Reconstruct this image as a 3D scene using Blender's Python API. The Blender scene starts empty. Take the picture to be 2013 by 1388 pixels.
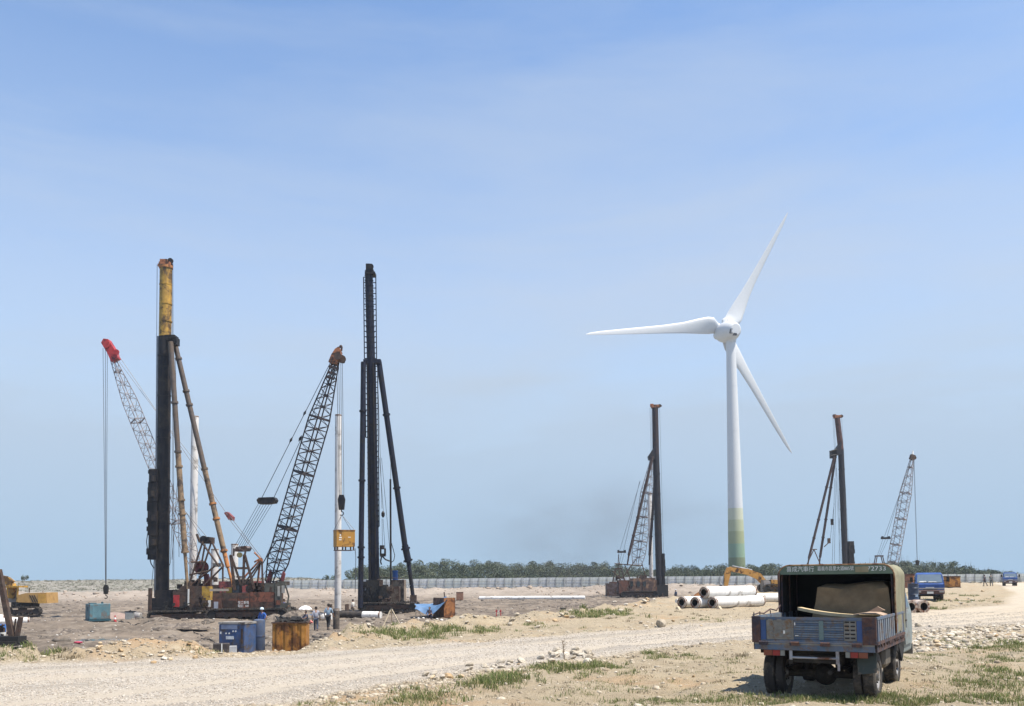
import bpy, bmesh, math, random
import numpy as np
from mathutils import Vector, Matrix, Euler

random.seed(7); rng = np.random.default_rng(7)
SC = bpy.context.scene
COL = SC.collection
R = math.radians

# ------------------------------------------------------------------ camera
IW, IH, FPX = 2013.0, 1388.0, 1800.0
CAMZ, PITCH, ROLL = 1.9, R(4.0), -0.010
PROW = 1137.0 - FPX * math.tan(PITCH)          # row of the principal point
cam = bpy.data.cameras.new("camera")
cam.sensor_fit = 'HORIZONTAL'; cam.sensor_width = 36.0
cam.lens = 36.0 * FPX / IW
cam.shift_y = (PROW - IH / 2) / IW
cam.clip_start = 0.2; cam.clip_end = 8000
camo = bpy.data.objects.new("camera", cam); COL.objects.link(camo)
CM = Matrix.Rotation(math.pi / 2 + PITCH, 3, 'X') @ Matrix.Rotation(ROLL, 3, 'Z')
camo.matrix_world = Matrix.Translation((0, 0, CAMZ)) @ CM.to_4x4()
SC.camera = camo

# ------------------------------------------------------------------ sky, sun, exposure
SUN_EL, SUN_AZ = R(66), R(112)
world = bpy.data.worlds.new("World"); SC.world = world; world.use_nodes = True
wn, wl = world.node_tree.nodes, world.node_tree.links
wn.clear()
w_out = wn.new('ShaderNodeOutputWorld'); w_bg = wn.new('ShaderNodeBackground')
w_sky = wn.new('ShaderNodeTexSky'); w_sky.sky_type = 'NISHITA'; w_sky.sun_disc = False
w_sky.sun_elevation = SUN_EL; w_sky.sun_rotation = SUN_AZ
w_sky.altitude = 0; w_sky.air_density = 1.08; w_sky.dust_density = 0.0; w_sky.ozone_density = 3.9
# pale summer haze that thickens towards the horizon, with a thin cirrus veil, the same all round the sky
w_tc = wn.new('ShaderNodeTexCoord'); w_sep = wn.new('ShaderNodeSeparateXYZ'); wl.new(w_tc.outputs['Generated'], w_sep.inputs[0])
w_r = wn.new('ShaderNodeValToRGB'); w_r.color_ramp.interpolation = 'EASE'
for k, (p_, v_) in enumerate(((0.0, 1.16), (.11, 1.02), (.25, .76), (.42, .33), (.60, .02))):
    e_ = w_r.color_ramp.elements[k] if k < 2 else w_r.color_ramp.elements.new(p_)
    e_.position = p_; e_.color = (v_, v_, v_, 1)
wl.new(w_sep.outputs[2], w_r.inputs[0])
w_map = wn.new('ShaderNodeMapping'); w_map.inputs['Scale'].default_value = (1.0, 1.0, 5.0); w_map.inputs['Rotation'].default_value = (0.06, -0.10, 0.3)
w_n = wn.new('ShaderNodeTexNoise'); w_n.inputs['Scale'].default_value = 1.7; w_n.inputs['Detail'].default_value = 11; w_n.inputs['Roughness'].default_value = 0.57; w_n.inputs['Distortion'].default_value = .35
wl.new(w_tc.outputs['Generated'], w_map.inputs[0]); wl.new(w_map.outputs[0], w_n.inputs['Vector'])
w_mr = wn.new('ShaderNodeMapRange'); wl.new(w_n.outputs['Fac'], w_mr.inputs[0])
w_mr.inputs[1].default_value = .38; w_mr.inputs[2].default_value = .70; w_mr.inputs[3].default_value = -.16; w_mr.inputs[4].default_value = .26
w_add = wn.new('ShaderNodeMath'); w_add.operation = 'ADD'; w_add.use_clamp = True
wl.new(w_r.outputs[0], w_add.inputs[0]); wl.new(w_mr.outputs[0], w_add.inputs[1])
w_mix = wn.new('ShaderNodeMix'); w_mix.data_type = 'RGBA'
w_hz = wn.new('ShaderNodeMix'); w_hz.data_type = 'RGBA'; w_hz.inputs[6].default_value = (1.80, 2.62, 3.48, 1); w_hz.inputs[7].default_value = (2.68, 3.10, 3.72, 1)
w_hr = wn.new('ShaderNodeMapRange'); wl.new(w_sep.outputs[2], w_hr.inputs[0]); w_hr.inputs[1].default_value = 0.0; w_hr.inputs[2].default_value = .30
wl.new(w_hr.outputs[0], w_hz.inputs[0]); wl.new(w_hz.outputs[2], w_mix.inputs[7])
wl.new(w_add.outputs[0], w_mix.inputs[0]); wl.new(w_sky.outputs[0], w_mix.inputs[6]); wl.new(w_mix.outputs[2], w_bg.inputs[0])
w_bg.inputs[1].default_value = 0.130
wl.new(w_bg.outputs[0], w_out.inputs[0])
sun = bpy.data.lights.new("sun", 'SUN'); sun.energy = 4.8; sun.angle = R(0.55); sun.color = (1.0, 0.925, 0.815)
suno = bpy.data.objects.new("sun", sun); COL.objects.link(suno)
SUND = Vector((math.cos(SUN_EL) * math.sin(SUN_AZ), math.cos(SUN_EL) * math.cos(SUN_AZ), math.sin(SUN_EL)))
suno.rotation_euler = SUND.to_track_quat('Z', 'Y').to_euler(); suno.location = (0, 0, 60)
SC.view_settings.view_transform = 'Standard'; SC.view_settings.look = 'None'
SC.view_settings.exposure = 0.72; SC.view_settings.gamma = 1.0
SC.cycles.volume_step_rate = 4.0; SC.cycles.volume_max_steps = 128
SC.cycles.max_bounces = 6; SC.cycles.volume_bounces = 0

# ------------------------------------------------------------------ picking points of the place
def ray(px, py):
    return (CM @ Vector(((px - IW / 2) / FPX, -(py - PROW) / FPX, -1.0))).normalized()
def P(px, py, Y):
    d = ray(px, py); return Vector((0, 0, CAMZ)) + d * (Y / d.y)
def horizon(px):
    return 1137.0 + (px - IW / 2) * ROLL

# ------------------------------------------------------------------ terrain
def vnoise(x, y, seed=0):
    xi = np.floor(x).astype(np.int64); yi = np.floor(y).astype(np.int64)
    fx = x - xi; fy = y - yi
    fx = fx * fx * (3 - 2 * fx); fy = fy * fy * (3 - 2 * fy)
    def h(a, b):
        n = (a * 374761393 + b * 668265263 + seed * 974711) & 0x7fffffff
        n = ((n ^ (n >> 13)) * 1274126177) & 0x7fffffff
        n = n ^ (n >> 16)
        return (n & 0xffff) / 65535.0
    return ((h(xi, yi) * (1 - fx) + h(xi + 1, yi) * fx) * (1 - fy)
            + (h(xi, yi + 1) * (1 - fx) + h(xi + 1, yi + 1) * fx) * fy) * 2 - 1
def fbm(x, y, oct=4, seed=0, gain=.5):
    s = 0; a = 1; t = 0
    for i in range(oct):
        s = s + a * vnoise(x * 2 ** i + i * 17.3, y * 2 ** i - i * 9.1, seed + i); t += a; a *= gain
    return s / t
def sstep(a, b, x):
    t = np.clip((x - a) / (b - a), 0, 1); return t * t * (3 - 2 * t)
EDGE = [(-60, -4), (-30, 10), (-12.3, 22.5), (-8.5, 25.8), (-6.0, 27.2), (-5.4, 33), (-2.5, 39), (0, 44), (3.9, 50),
        (10.0, 66), (19.5, 92), (40, 150), (64, 196), (90, 240), (200, 400)]
ROAD_FAR = [(-60, -4.5), (-30, 9), (-12, 21.2), (-5.4, 24.2), (0, 29), (5.7, 35), (10.8, 41), (18.5, 44.5), (29, 55), (46, 84), (73, 137), (97, 185)]
ROAD_NEAR = [(110, 185), (86, 137), (58, 82), (34, 47), (24, 38), (19.6, 35), (13.7, 31), (7.4, 28), (4, 24.8), (0, 19.8), (-3.4, 15), (-8, 9.5), (-30, -6), (-60, -20)]
def seg_dist(X, Y, pts, closed=False):
    best = np.full(X.shape, 1e9); sgn = np.ones(X.shape)
    n = len(pts)
    for i in range(n if closed else n - 1):
        ax, ay = pts[i]; bx, by = pts[(i + 1) % n]
        dx, dy = bx - ax, by - ay
        t = np.clip(((X - ax) * dx + (Y - ay) * dy) / (dx * dx + dy * dy), 0, 1)
        d = np.hypot(X - ax - t * dx, Y - ay - t * dy)
        cr = dx * (Y - ay) - dy * (X - ax)
        m = d < best
        best = np.where(m, d, best); sgn = np.where(m, np.sign(cr), sgn)
    return best, sgn
def inside(X, Y, poly):
    r = np.zeros(X.shape, bool); n = len(poly)
    for i in range(n):
        ax, ay = poly[i]; bx, by = poly[(i + 1) % n]
        if ay == by: continue
        c = (ay > Y) != (by > Y)
        r ^= c & (X < (bx - ax) * (Y - ay) / (by - ay) + ax)
    return r
RPOLY = ROAD_FAR + ROAD_NEAR
def fields(X, Y):
    X = np.asarray(X, float); Y = np.asarray(Y, float)
    d, s = seg_dist(X, Y, EDGE); e = d * s                      # >0 on the site side
    e = e + 0.5 * fbm(X * .35, Y * .35, 3, 5)
    rd, _ = seg_dist(X, Y, RPOLY, True); r = np.where(inside(X, Y, RPOLY), rd, -rd)
    r = r + 0.55 * fbm(X * .45, Y * .45, 4, 11, .6)
    site = sstep(0.0, 3.4, e)
    road = sstep(-.55, .55, r)
    z = -1.55 * site
    # rubble crest along the edge of the made ground
    u = X / np.maximum(Y, 5)
    low = sstep(-.36, -.31, u) * (1 - sstep(-.24, -.2, u)) * (Y < 60)
    heap = np.exp(-((X + 10.2) / 3.0) ** 2 - ((Y - 25.0) / 1.3) ** 2) * .20 + np.exp(-((X + 12.6) / 2.0) ** 2 - ((Y - 23.6) / 1.2) ** 2) * .15
    crest = np.exp(-((e + .1) / 1.1) ** 2) * (.10 + .34 * fbm(X * .5, Y * .5, 4, 21, .6)) * (1 - .95 * low) * sstep(0, 12, Y)
    z = z + crest * np.where(Y > 80, .6, 1) - .22 * low * np.exp(-((e + .4) / 1.6) ** 2) + heap
    # far sand bank, then the level beyond
    bank = sstep(173, 184, Y + 9 * fbm(X * .035, Y * .03, 4, 31)) * sstep(-5, 10, e)
    z = z + bank * 1.30 + bank * (1 - sstep(192, 205, Y)) * 1.0 * fbm(X * .16, Y * .2, 4, 37, .6)
    ridge = sstep(215, 285, Y) * (1 - sstep(400, 700, Y)) * (1 - sstep(-.24, -.13, u))
    z = z + ridge * (2.9 + .55 * fbm(X * .025, Y * .03, 4, 41))
    # surface relief
    grade = np.clip(Y / 60.0, .6, 3)
    rough = .09 * fbm(X * .9, Y * .9, 4, 3) + .06 * fbm(X * 2.6, Y * 2.6, 4, 8, .6)
    z = z + rough * (1 - .80 * road) * (1 + site * .9)
    far_ = sstep(40, 75, Y)
    z = z + site * (.16 + .20 * far_) * fbm(X * .12, Y * .20, 5, 51, .6) * (1 - bank)
    z = z + site * far_ * .26 * np.clip(fbm(X * .33, Y * .42, 4, 57, .6), -.2, 1) * (1 - bank)
    rut = np.sin(Y * 1.9 + 5 * fbm(X * .05, Y * .05, 2, 58)) * sstep(.1, .4, fbm(X * .04, Y * .06, 2, 59))
    z = z + site * rut * .07 * (1 - sstep(80, 130, Y))
    lump = np.clip(fbm(X * 1.6, Y * 1.6, 3, 61) - .12, 0, 1)
    edgezone = np.exp(-((e + .3) / 1.6) ** 2)
    shoulder = np.exp(-((r + .35) / .55) ** 2) * (1 - site)
    z = z + lump * (.42 * edgezone + .16 * shoulder) * (1 - road) * (1 - .8 * low)
    z = z + road * .012 * fbm(X * 5, Y * 5, 2, 71)
    pud = np.exp(-(((X + 24.7) / 3.0) ** 2 + ((Y - 58) / 3.0) ** 2) ** 2); z = z * (1 - pud) + (-1.75) * pud
    # wheel tracks pressed into the road
    tr = np.exp(-((r - 1.7) / .35) ** 2) + np.exp(-((r - 3.5) / .35) ** 2) + .7 * np.exp(-((r - 5.6) / .4) ** 2) + .7 * np.exp(-((r - 7.3) / .4) ** 2)
    z = z - road * tr * .05
    # ruts left by lorries across the sandy ground beyond the road and beside it
    ru = np.exp(-((r + 2.6 + .5 * fbm(X * .1, Y * .1, 2, 83)) / .28) ** 2) + np.exp(-((r + 4.3 + .5 * fbm(X * .1, Y * .1, 2, 83)) / .28) ** 2)
    z = z - (1 - road) * (1 - site) * ru * .06
    return z, site, road, e, r, bank, ridge, tr * road
def gz(x, y):
    return float(fields(np.array([x]), np.array([y]))[0][0])
def G(px, Y, dz=0.0):
    """the ground under picture column px at depth Y"""
    z = -1.0
    for _ in range(4):
        py = horizon(px) + (CAMZ - z) * FPX / Y
        p = P(px, py, Y); z = gz(p.x, p.y)
    return Vector((p.x, Y, z + dz))

# ------------------------------------------------------------------ materials
MATS = {}
def nn(nt, t, **kw):
    n = nt.nodes.new(t)
    for k, v in kw.items():
        if k in n.inputs: n.inputs[k].default_value = v
        else: setattr(n, k, v)
    return n
def mixc(nt, fac, a, b, blend='MIX'):
    m = nt.nodes.new('ShaderNodeMix'); m.data_type = 'RGBA'; m.blend_type = blend
    for sock, v in ((0, fac), (6, a), (7, b)):
        if hasattr(v, 'is_output'): nt.links.new(v, m.inputs[sock])
        elif sock == 0: m.inputs[0].default_value = v
        else: m.inputs[sock].default_value = (*v, 1) if len(v) == 3 else v
    return m.outputs[2]
def ramp(nt, src, p0, p1, c0=(0, 0, 0), c1=(1, 1, 1)):
    r = nt.nodes.new('ShaderNodeValToRGB')
    r.color_ramp.elements[0].position = p0; r.color_ramp.elements[1].position = p1
    r.color_ramp.elements[0].color = (*c0, 1); r.color_ramp.elements[1].color = (*c1, 1)
    nt.links.new(src, r.inputs[0]); return r.outputs[0]
def noise(nt, vec, scale, detail=5, rough=.55, dist=0.0):
    n = nt.nodes.new('ShaderNodeTexNoise')
    n.inputs['Scale'].default_value = scale; n.inputs['Detail'].default_value = detail
    n.inputs['Roughness'].default_value = rough; n.inputs['Distortion'].default_value = dist
    nt.links.new(vec, n.inputs['Vector']); return n.outputs['Fac']
def new_mat(name):
    m = bpy.data.materials.new(name); m.use_nodes = True
    nt = m.node_tree; b = nt.nodes['Principled BSDF']
    return m, nt, b
RUST = (.17, .065, .028); DKRUST = (.065, .032, .02); MUD = (.20, .16, .12); SOOT = (.012, .012, .013)
def mat(name, col, rough=.6, metal=0.0, var=.22, scale=2.5, wear=None, amt=.4, wscale=1.6, streak=0, bump=.15, bscale=14, dirt=0.0, spec=.35):
    if name in MATS: return MATS[name]
    m, nt, b = new_mat(name)
    tc = nt.nodes.new('ShaderNodeTexCoord'); v = tc.outputs['Object']
    lo = tuple(c * (1 - var) for c in col); hi = tuple(min(1, c * (1 + var)) for c in col)
    c = mixc(nt, ramp(nt, noise(nt, v, scale, 6, .6), .3, .7), lo, hi)
    if streak:
        mp = nt.nodes.new('ShaderNodeMapping'); mp.inputs['Scale'].default_value = (1, 1, .12)
        nt.links.new(v, mp.inputs[0])
        s = ramp(nt, noise(nt, mp.outputs[0], wscale * 5, 4, .6), .45, .72)
        sc = wear or DKRUST
        f = nt.nodes.new('ShaderNodeMath'); f.operation = 'MULTIPLY'; nt.links.new(s, f.inputs[0]); f.inputs[1].default_value = streak
        c = mixc(nt, f.outputs[0], c, sc)
    if wear:
        w = ramp(nt, noise(nt, v, wscale, 8, .68, .4), .62 - amt * .42, .70 - amt * .36)
        wc = mixc(nt, ramp(nt, noise(nt, v, wscale * 6, 5, .6), .3, .75), wear, tuple(x * .45 for x in wear))
        c = mixc(nt, w, c, wc)
    if dirt:
        sp = nt.nodes.new('ShaderNodeTexNoise'); sp.inputs['Scale'].default_value = 3.3; sp.inputs['Detail'].default_value = 6
        nt.links.new(v, sp.inputs['Vector'])
        f = nt.nodes.new('ShaderNodeMath'); f.operation = 'MULTIPLY'
        nt.links.new(ramp(nt, sp.outputs['Fac'], .35, .7), f.inputs[0]); f.inputs[1].default_value = dirt
        c = mixc(nt, f.outputs[0], c, MUD)
    nt.links.new(c, b.inputs['Base Color'])
    b.inputs['Roughness'].default_value = rough; b.inputs['Metallic'].default_value = metal
    if 'Specular IOR Level' in b.inputs: b.inputs['Specular IOR Level'].default_value = spec
    if bump:
        bn = nt.nodes.new('ShaderNodeBump'); bn.inputs['Strength'].default_value = bump; bn.inputs['Distance'].default_value = .03
        nt.links.new(noise(nt, v, bscale, 5, .6), bn.inputs['Height']); nt.links.new(bn.outputs[0], b.inputs['Normal'])
    MATS[name] = m; return m
def glass(name='dark_glass', col=(.02, .03, .035)):
    if name in MATS: return MATS[name]
    m, nt, b = new_mat(name)
    b.inputs['Base Color'].default_value = (*col, 1); b.inputs['Roughness'].default_value = .06
    MATS[name] = m; return m

# ------------------------------------------------------------------ mesh building
class MB:
    def __init__(s, M=None): s.v = []; s.f = []; s.M = M
    def add(s, vs, fs):
        o = len(s.v)
        if s.M is not None: vs = [s.M @ Vector(q) for q in vs]
        s.v.extend(Vector(q) for q in vs); s.f.extend(tuple(i + o for i in f) for f in fs); return s
    def hexa(s, q):          # 8 points: bottom ring then top ring
        return s.add(q, [(3, 2, 1, 0), (4, 5, 6, 7), (0, 1, 5, 4), (1, 2, 6, 5), (2, 3, 7, 6), (3, 0, 4, 7)])
    def box(s, c, d, rz=0, rot=None):
        c = Vector(c); m = rot if rot is not None else Matrix.Rotation(rz, 3, 'Z')
        hx, hy, hz = d[0] / 2, d[1] / 2, d[2] / 2
        return s.hexa([c + m @ Vector(q) for q in ((-hx, -hy, -hz), (hx, -hy, -hz), (hx, hy, -hz), (-hx, hy, -hz), (-hx, -hy, hz), (hx, -hy, hz), (hx, hy, hz), (-hx, hy, hz))])
    def bb(s, x0, x1, y0, y1, z0, z1): return s.box(((x0 + x1) / 2, (y0 + y1) / 2, (z0 + z1) / 2), (x1 - x0, y1 - y0, z1 - z0))
    def bev(s, x0, x1, y0, y1, z0, z1, b=.03):      # box with all vertical and top edges cut
        def ring(i, z): return [(x0 + i, y0 + b + i, z), (x0 + b + i, y0 + i, z), (x1 - b - i, y0 + i, z), (x1 - i, y0 + b + i, z), (x1 - i, y1 - b - i, z), (x1 - b - i, y1 - i, z), (x0 + b + i, y1 - i, z), (x0 + i, y1 - b - i, z)]
        return s.rings([ring(b * .7, z0), ring(0, z0 + b), ring(0, z1 - b), ring(b * .7, z1)])
    def rings(s, rs, cap=True, closed=True):
        n = len(rs[0]); vs = [q for r in rs for q in r]; fs = []
        for j in range(len(rs) - 1):
            for i in range(n if closed else n - 1):
                k = (i + 1) % n; fs.append((j * n + i, j * n + k, (j + 1) * n + k, (j + 1) * n + i))
        if cap and closed: fs += [tuple(range(n - 1, -1, -1)), tuple((len(rs) - 1) * n + i for i in range(n))]
        return s.add(vs, fs)
    def frame(s, p, q, up=None):
        a = (Vector(q) - Vector(p)).normalized()
        u = Vector(up) if up is not None else (Vector((0, 0, 1)) if abs(a.z) < .9 else Vector((0, 1, 0)))
        x = a.cross(u).normalized(); y = x.cross(a).normalized(); return a, x, y
    def beam(s, p, q, w, h=None, up=None):
        h = h or w; p, q = Vector(p), Vector(q); a, x, y = s.frame(p, q, up); x = x * w / 2; y = y * h / 2
        return s.hexa([p - x - y, p + x - y, p + x + y, p - x + y, q - x - y, q + x - y, q + x + y, q - x + y])
    def tube(s, p, q, r0, r1=None, n=10, cap=True):
        r1 = r0 if r1 is None else r1; p, q = Vector(p), Vector(q); a, x, y = s.frame(p, q)
        cs = [(math.cos(2 * math.pi * i / n), math.sin(2 * math.pi * i / n)) for i in range(n)]
        return s.rings([[p + x * c * r0 + y * t * r0 for c, t in cs], [q + x * c * r1 + y * t * r1 for c, t in cs]], cap)
    def path(s, pts, r, n=6):
        for a, b in zip(pts[:-1], pts[1:]): s.tube(a, b, r, r, n)
        return s
    def rope(s, p, q, r=.025, sag=0, n=4):
        p, q = Vector(p), Vector(q)
        if not sag: return s.tube(p, q, r, r, n, False)
        pts = [p.lerp(q, t) - Vector((0, 0, sag * 4 * t * (1 - t))) for t in [i / 8 for i in range(9)]]
        return s.path(pts, r, n)
    def lathe(s, prof, o, ax=(0, 0, 1), n=16, cap=True):
        o = Vector(o); a, x, y = s.frame(o, o + Vector(ax))
        return s.rings([[o + a * z + (x * math.cos(2 * math.pi * i / n) + y * math.sin(2 * math.pi * i / n)) * r for i in range(n)] for r, z in prof], cap)
    def ext(s, poly, vec):   # prism
        vec = Vector(vec); a = [Vector(q) for q in poly]; return s.rings([a, [q + vec for q in a]])
    def build(s, name, m, parent=None, smooth=False, fix=True):
        me = bpy.data.meshes.new(name)
        me.from_pydata([tuple(q) for q in s.v], [], s.f)
        if fix:
            bm = bmesh.new(); bm.from_mesh(me); bmesh.ops.recalc_face_normals(bm, faces=bm.faces); bm.to_mesh(me); bm.free()
        me.materials.append(m)
        if smooth:
            me.polygons.foreach_set('use_smooth', [True] * len(me.polygons))
            try: me.set_sharp_from_angle(angle=R(38))
            except Exception: pass
        o = bpy.data.objects.new(name, me); COL.objects.link(o)
        if parent is not None: o.parent = parent
        return o
def tag(o, label, cat, group=None):
    o['label'] = label; o['category'] = cat
    if group: o['group'] = group
    return o
def thing(name, label, cat, loc=(0, 0, 0), rz=0.0, group=None):
    o = bpy.data.objects.new(name, None); o.empty_display_size = .3; COL.objects.link(o)
    o.location = loc; o.rotation_euler = (0, 0, rz)
    return tag(o, label, cat, group)
def structure(o): o['kind'] = 'structure'; return o
def stuff(o): o['kind'] = 'stuff'; return o
def copy_tree(o, parent=None, label=None, loc=None, rz=None):
    c = o.copy(); COL.objects.link(c); c.parent = parent
    if label: c['label'] = label
    if loc is not None: c.location = loc
    if rz is not None: c.rotation_euler = (0, 0, rz)
    for ch in list(o.children): copy_tree(ch, c)
    return c
def rel(root):               # picking points relative to a thing's base
    b = Vector(root.location)
    return lambda px, py, Y: P(px, py, Y) - b
def pbox(L, x0, y0, x1, y1, Y, depth, mb=None):   # upright box whose near face spans these columns and rows at depth Y
    a, c = L(x0, y0, Y), L(x1, y1, Y); mb = mb or MB()
    return mb.bb(min(a.x, c.x), max(a.x, c.x), a.y, a.y + depth, min(a.z, c.z), max(a.z, c.z))
TMP = bpy.data.scenes.new('work')      # scratch scene, removed at the end
def lettering(name, body, size, m, parent, M, width=None, extrude=.003):
    cu = bpy.data.curves.new(name, 'FONT'); cu.body = body; cu.size = size; cu.extrude = extrude; cu.align_x = 'CENTER'; cu.align_y = 'CENTER'
    cu.resolution_u = 3
    to = bpy.data.objects.new(name + '_tmp', cu); TMP.collection.objects.link(to)
    with bpy.context.temp_override(scene=TMP, view_layer=TMP.view_layers[0]): dg = bpy.context.evaluated_depsgraph_get()
    me = bpy.data.meshes.new_from_object(to.evaluated_get(dg)); bpy.data.objects.remove(to)
    xs = [v.co.x for v in me.vertices]
    k = (width / (max(xs) - min(xs))) if width and xs else 1
    me.transform(M @ Matrix.Diagonal((k, 1, 1, 1))); me.materials.clear(); me.materials.append(m)
    o = bpy.data.objects.new(name, me); COL.objects.link(o); o.parent = parent; return o

# ------------------------------------------------------------------ ground sheet
def ground_material():
    m, nt, b = new_mat('ground_earth')
    g = nt.nodes.new('ShaderNodeNewGeometry'); v = g.outputs['Position']
    def att(n):
        a = nt.nodes.new('ShaderNodeAttribute'); a.attribute_name = n; return a.outputs['Fac']
    def mul(a, k):
        f = nt.nodes.new('ShaderNodeMath'); f.operation = 'MULTIPLY'
        for i, q in enumerate((a, k)):
            if hasattr(q, 'is_output'): nt.links.new(q, f.inputs[i])
            else: f.inputs[i].default_value = q
        return f.outputs[0]
    big = noise(nt, v, .22, 6, .6); mid = noise(nt, v, 1.3, 6, .62); fine = noise(nt, v, 9, 6, .7); vfine = noise(nt, v, 42, 4, .7)
    # tan dirt of the made ground
    c = mixc(nt, ramp(nt, big, .35, .68), (.41, .335, .225), (.355, .295, .21))
    c = mixc(nt, mul(ramp(nt, noise(nt, v, .6, 7, .68, .5), .50, .66), .65), c, (.30, .24, .16))
    c = mixc(nt, mul(ramp(nt, mid, .50, .68), .6), c, (.30, .24, .16))
    c = mixc(nt, mul(ramp(nt, mid, .26, .44, (1, 1, 1), (0, 0, 0)), .6), c, (.47, .395, .28))
    c = mixc(nt, mul(ramp(nt, noise(nt, v, .33, 5, .6), .55, .66), .65), c, (.40, .265, .15))
    c = mixc(nt, mul(ramp(nt, fine, .54, .70), .7), c, (.19, .155, .105))
    c = mixc(nt, mul(ramp(nt, fine, .22, .42, (1, 1, 1), (0, 0, 0)), .6), c, (.52, .46, .36))
    c = mixc(nt, mul(ramp(nt, vfine, .56, .74), .5), c, (.56, .51, .42))
    c = mixc(nt, mul(att('ochre'), ramp(nt, mid, .3, .6)), c, (.42, .27, .15))
    # site mud
    s = mixc(nt, ramp(nt, noise(nt, v, .16, 8, .70, .6), .40, .58), (.245, .198, .152), (.145, .118, .092))
    s = mixc(nt, mul(ramp(nt, noise(nt, v, .55, 7, .7), .5, .64), .75), s, (.29, .245, .195))
    s = mixc(nt, mul(ramp(nt, noise(nt, v, .33, 7, .72, .8), .50, .62), .8), s, (.085, .07, .057))
    s = mixc(nt, mul(ramp(nt, vfine, .58, .74), .35), s, (.36, .33, .28))
    c = mixc(nt, att('site'), c, s)
    # sand bank
    k = mixc(nt, ramp(nt, noise(nt, v, .25, 6, .62), .36, .64), (.36, .305, .25), (.265, .225, .185))
    k = mixc(nt, mul(ramp(nt, mid, .55, .72), .5), k, (.19, .165, .13))
    c = mixc(nt, att('bank'), c, k)
    # scrubby ridge
    q = mixc(nt, ramp(nt, noise(nt, v, .12, 7, .7), .38, .62), (.19, .185, .15), (.30, .27, .235))
    q = mixc(nt, mul(ramp(nt, noise(nt, v, .5, 6, .7), .5, .66), .8), q, (.12, .13, .085))
    c = mixc(nt, att('ridge'), c, q)
    # crushed limestone road
    vo = nt.nodes.new('ShaderNodeTexVoronoi'); vo.inputs['Scale'].default_value = 17; nt.links.new(v, vo.inputs['Vector'])
    sep = nt.nodes.new('ShaderNodeSeparateColor'); nt.links.new(vo.outputs['Color'], sep.inputs[0])
    r = mixc(nt, sep.outputs[0], (.44, .39, .325), (.55, .50, .425))
    r = mixc(nt, mul(ramp(nt, sep.outputs[1], .72, .95), .75), r, (.24, .21, .18))
    r = mixc(nt, mul(ramp(nt, mid, .45, .7), .5), r, (.50, .435, .35))
    r = mixc(nt, mul(ramp(nt, noise(nt, v, .45, 5, .6), .55, .72), .45), r, (.50, .42, .33))
    r = mixc(nt, mul(att('band'), .85), r, (.33, .295, .25))
    r = mixc(nt, mul(att('track'), .85), r, (.50, .435, .345))
    r = mixc(nt, mul(att('sandy'), ramp(nt, mid, .2, .6, (.45, .45, .45), (.85, .85, .85))), r, (.51, .43, .32))
    c = mixc(nt, att('road'), c, r)
    nt.links.new(c, b.inputs['Base Color']); b.inputs['Roughness'].default_value = .95
    b.inputs['Specular IOR Level'].default_value = .12
    add = nt.nodes.new('ShaderNodeMath'); add.operation = 'MULTIPLY_ADD'
    nt.links.new(fine, add.inputs[0]); add.inputs[1].default_value = 2.2; nt.links.new(vfine, add.inputs[2])
    bp = nt.nodes.new('ShaderNodeBump'); bp.inputs['Strength'].default_value = .75; bp.inputs['Distance'].default_value = .06
    nt.links.new(add.outputs[0], bp.inputs['Height']); nt.links.new(bp.outputs[0], b.inputs['Normal'])
    return m
def build_ground():
    ys = np.concatenate([np.linspace(-25, 7, 14), np.geomspace(7.5, 45, 330), np.geomspace(45.4, 330, 260), np.geomspace(340, 6000, 26)])
    nu = 620
    u = np.linspace(-1, 1, nu); u = u * (0.72 + .28 * np.abs(u) ** 3)
    Yg = np.repeat(ys[:, None], nu, 1); Xg = u[None, :] * (np.maximum(ys, 0) * .98 + 14)[:, None]
    z, site, road, e, r, bank, ridge, tr = fields(Xg, Yg)
    z = np.where(Yg > 800, np.minimum(z, -.2), z)
    co = np.stack([Xg, Yg, z], -1).reshape(-1, 3)
    ny = len(ys); idx = np.arange(ny * nu).reshape(ny, nu)
    q = np.stack([idx[:-1, :-1], idx[:-1, 1:], idx[1:, 1:], idx[1:, :-1]], -1).reshape(-1, 4)
    me = bpy.data.meshes.new('ground'); me.vertices.add(len(co)); me.vertices.foreach_set('co', co.ravel())
    me.loops.add(q.size); me.loops.foreach_set('vertex_index', q.ravel())
    me.polygons.add(len(q)); me.polygons.foreach_set('loop_start', np.arange(len(q)) * 4)
    me.polygons.foreach_set('use_smooth', np.ones(len(q), bool))
    me.update(); me.validate()
    for n, a in (('site', np.clip(site * sstep(.5, 3.2, e), 0, 1)), ('road', road), ('bank', np.clip(bank * (1 - sstep(215, 240, Yg)) + sstep(150, 175, Yg) * .4 * site, 0, 1)), ('ridge', sstep(196, 226, Yg)), ('track', np.clip(tr, 0, 1)), ('sandy', sstep(24, 46, Yg) * .9), ('band', sstep(-.05, .45, fbm(r * .9, (Xg + Yg) * .06, 4, 95, .6))), ('ochre', np.exp(-((Xg + 9.3) / 1.6) ** 2 - ((Yg - 25) / 1.5) ** 2) + .8 * np.exp(-((Xg + 1.8) / 1.2) ** 2 - ((Yg - 14.6) / 1.6) ** 2))):
        at = me.attributes.new(n, 'FLOAT', 'POINT'); at.data.foreach_set('value', a.ravel().astype(np.float32))
    me.materials.append(ground_material())
    o = bpy.data.objects.new('ground', me); COL.objects.link(o); structure(o)
    o['label'] = 'tan dirt, pale gravel road and dark muddy building site ground'
build_ground()

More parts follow.
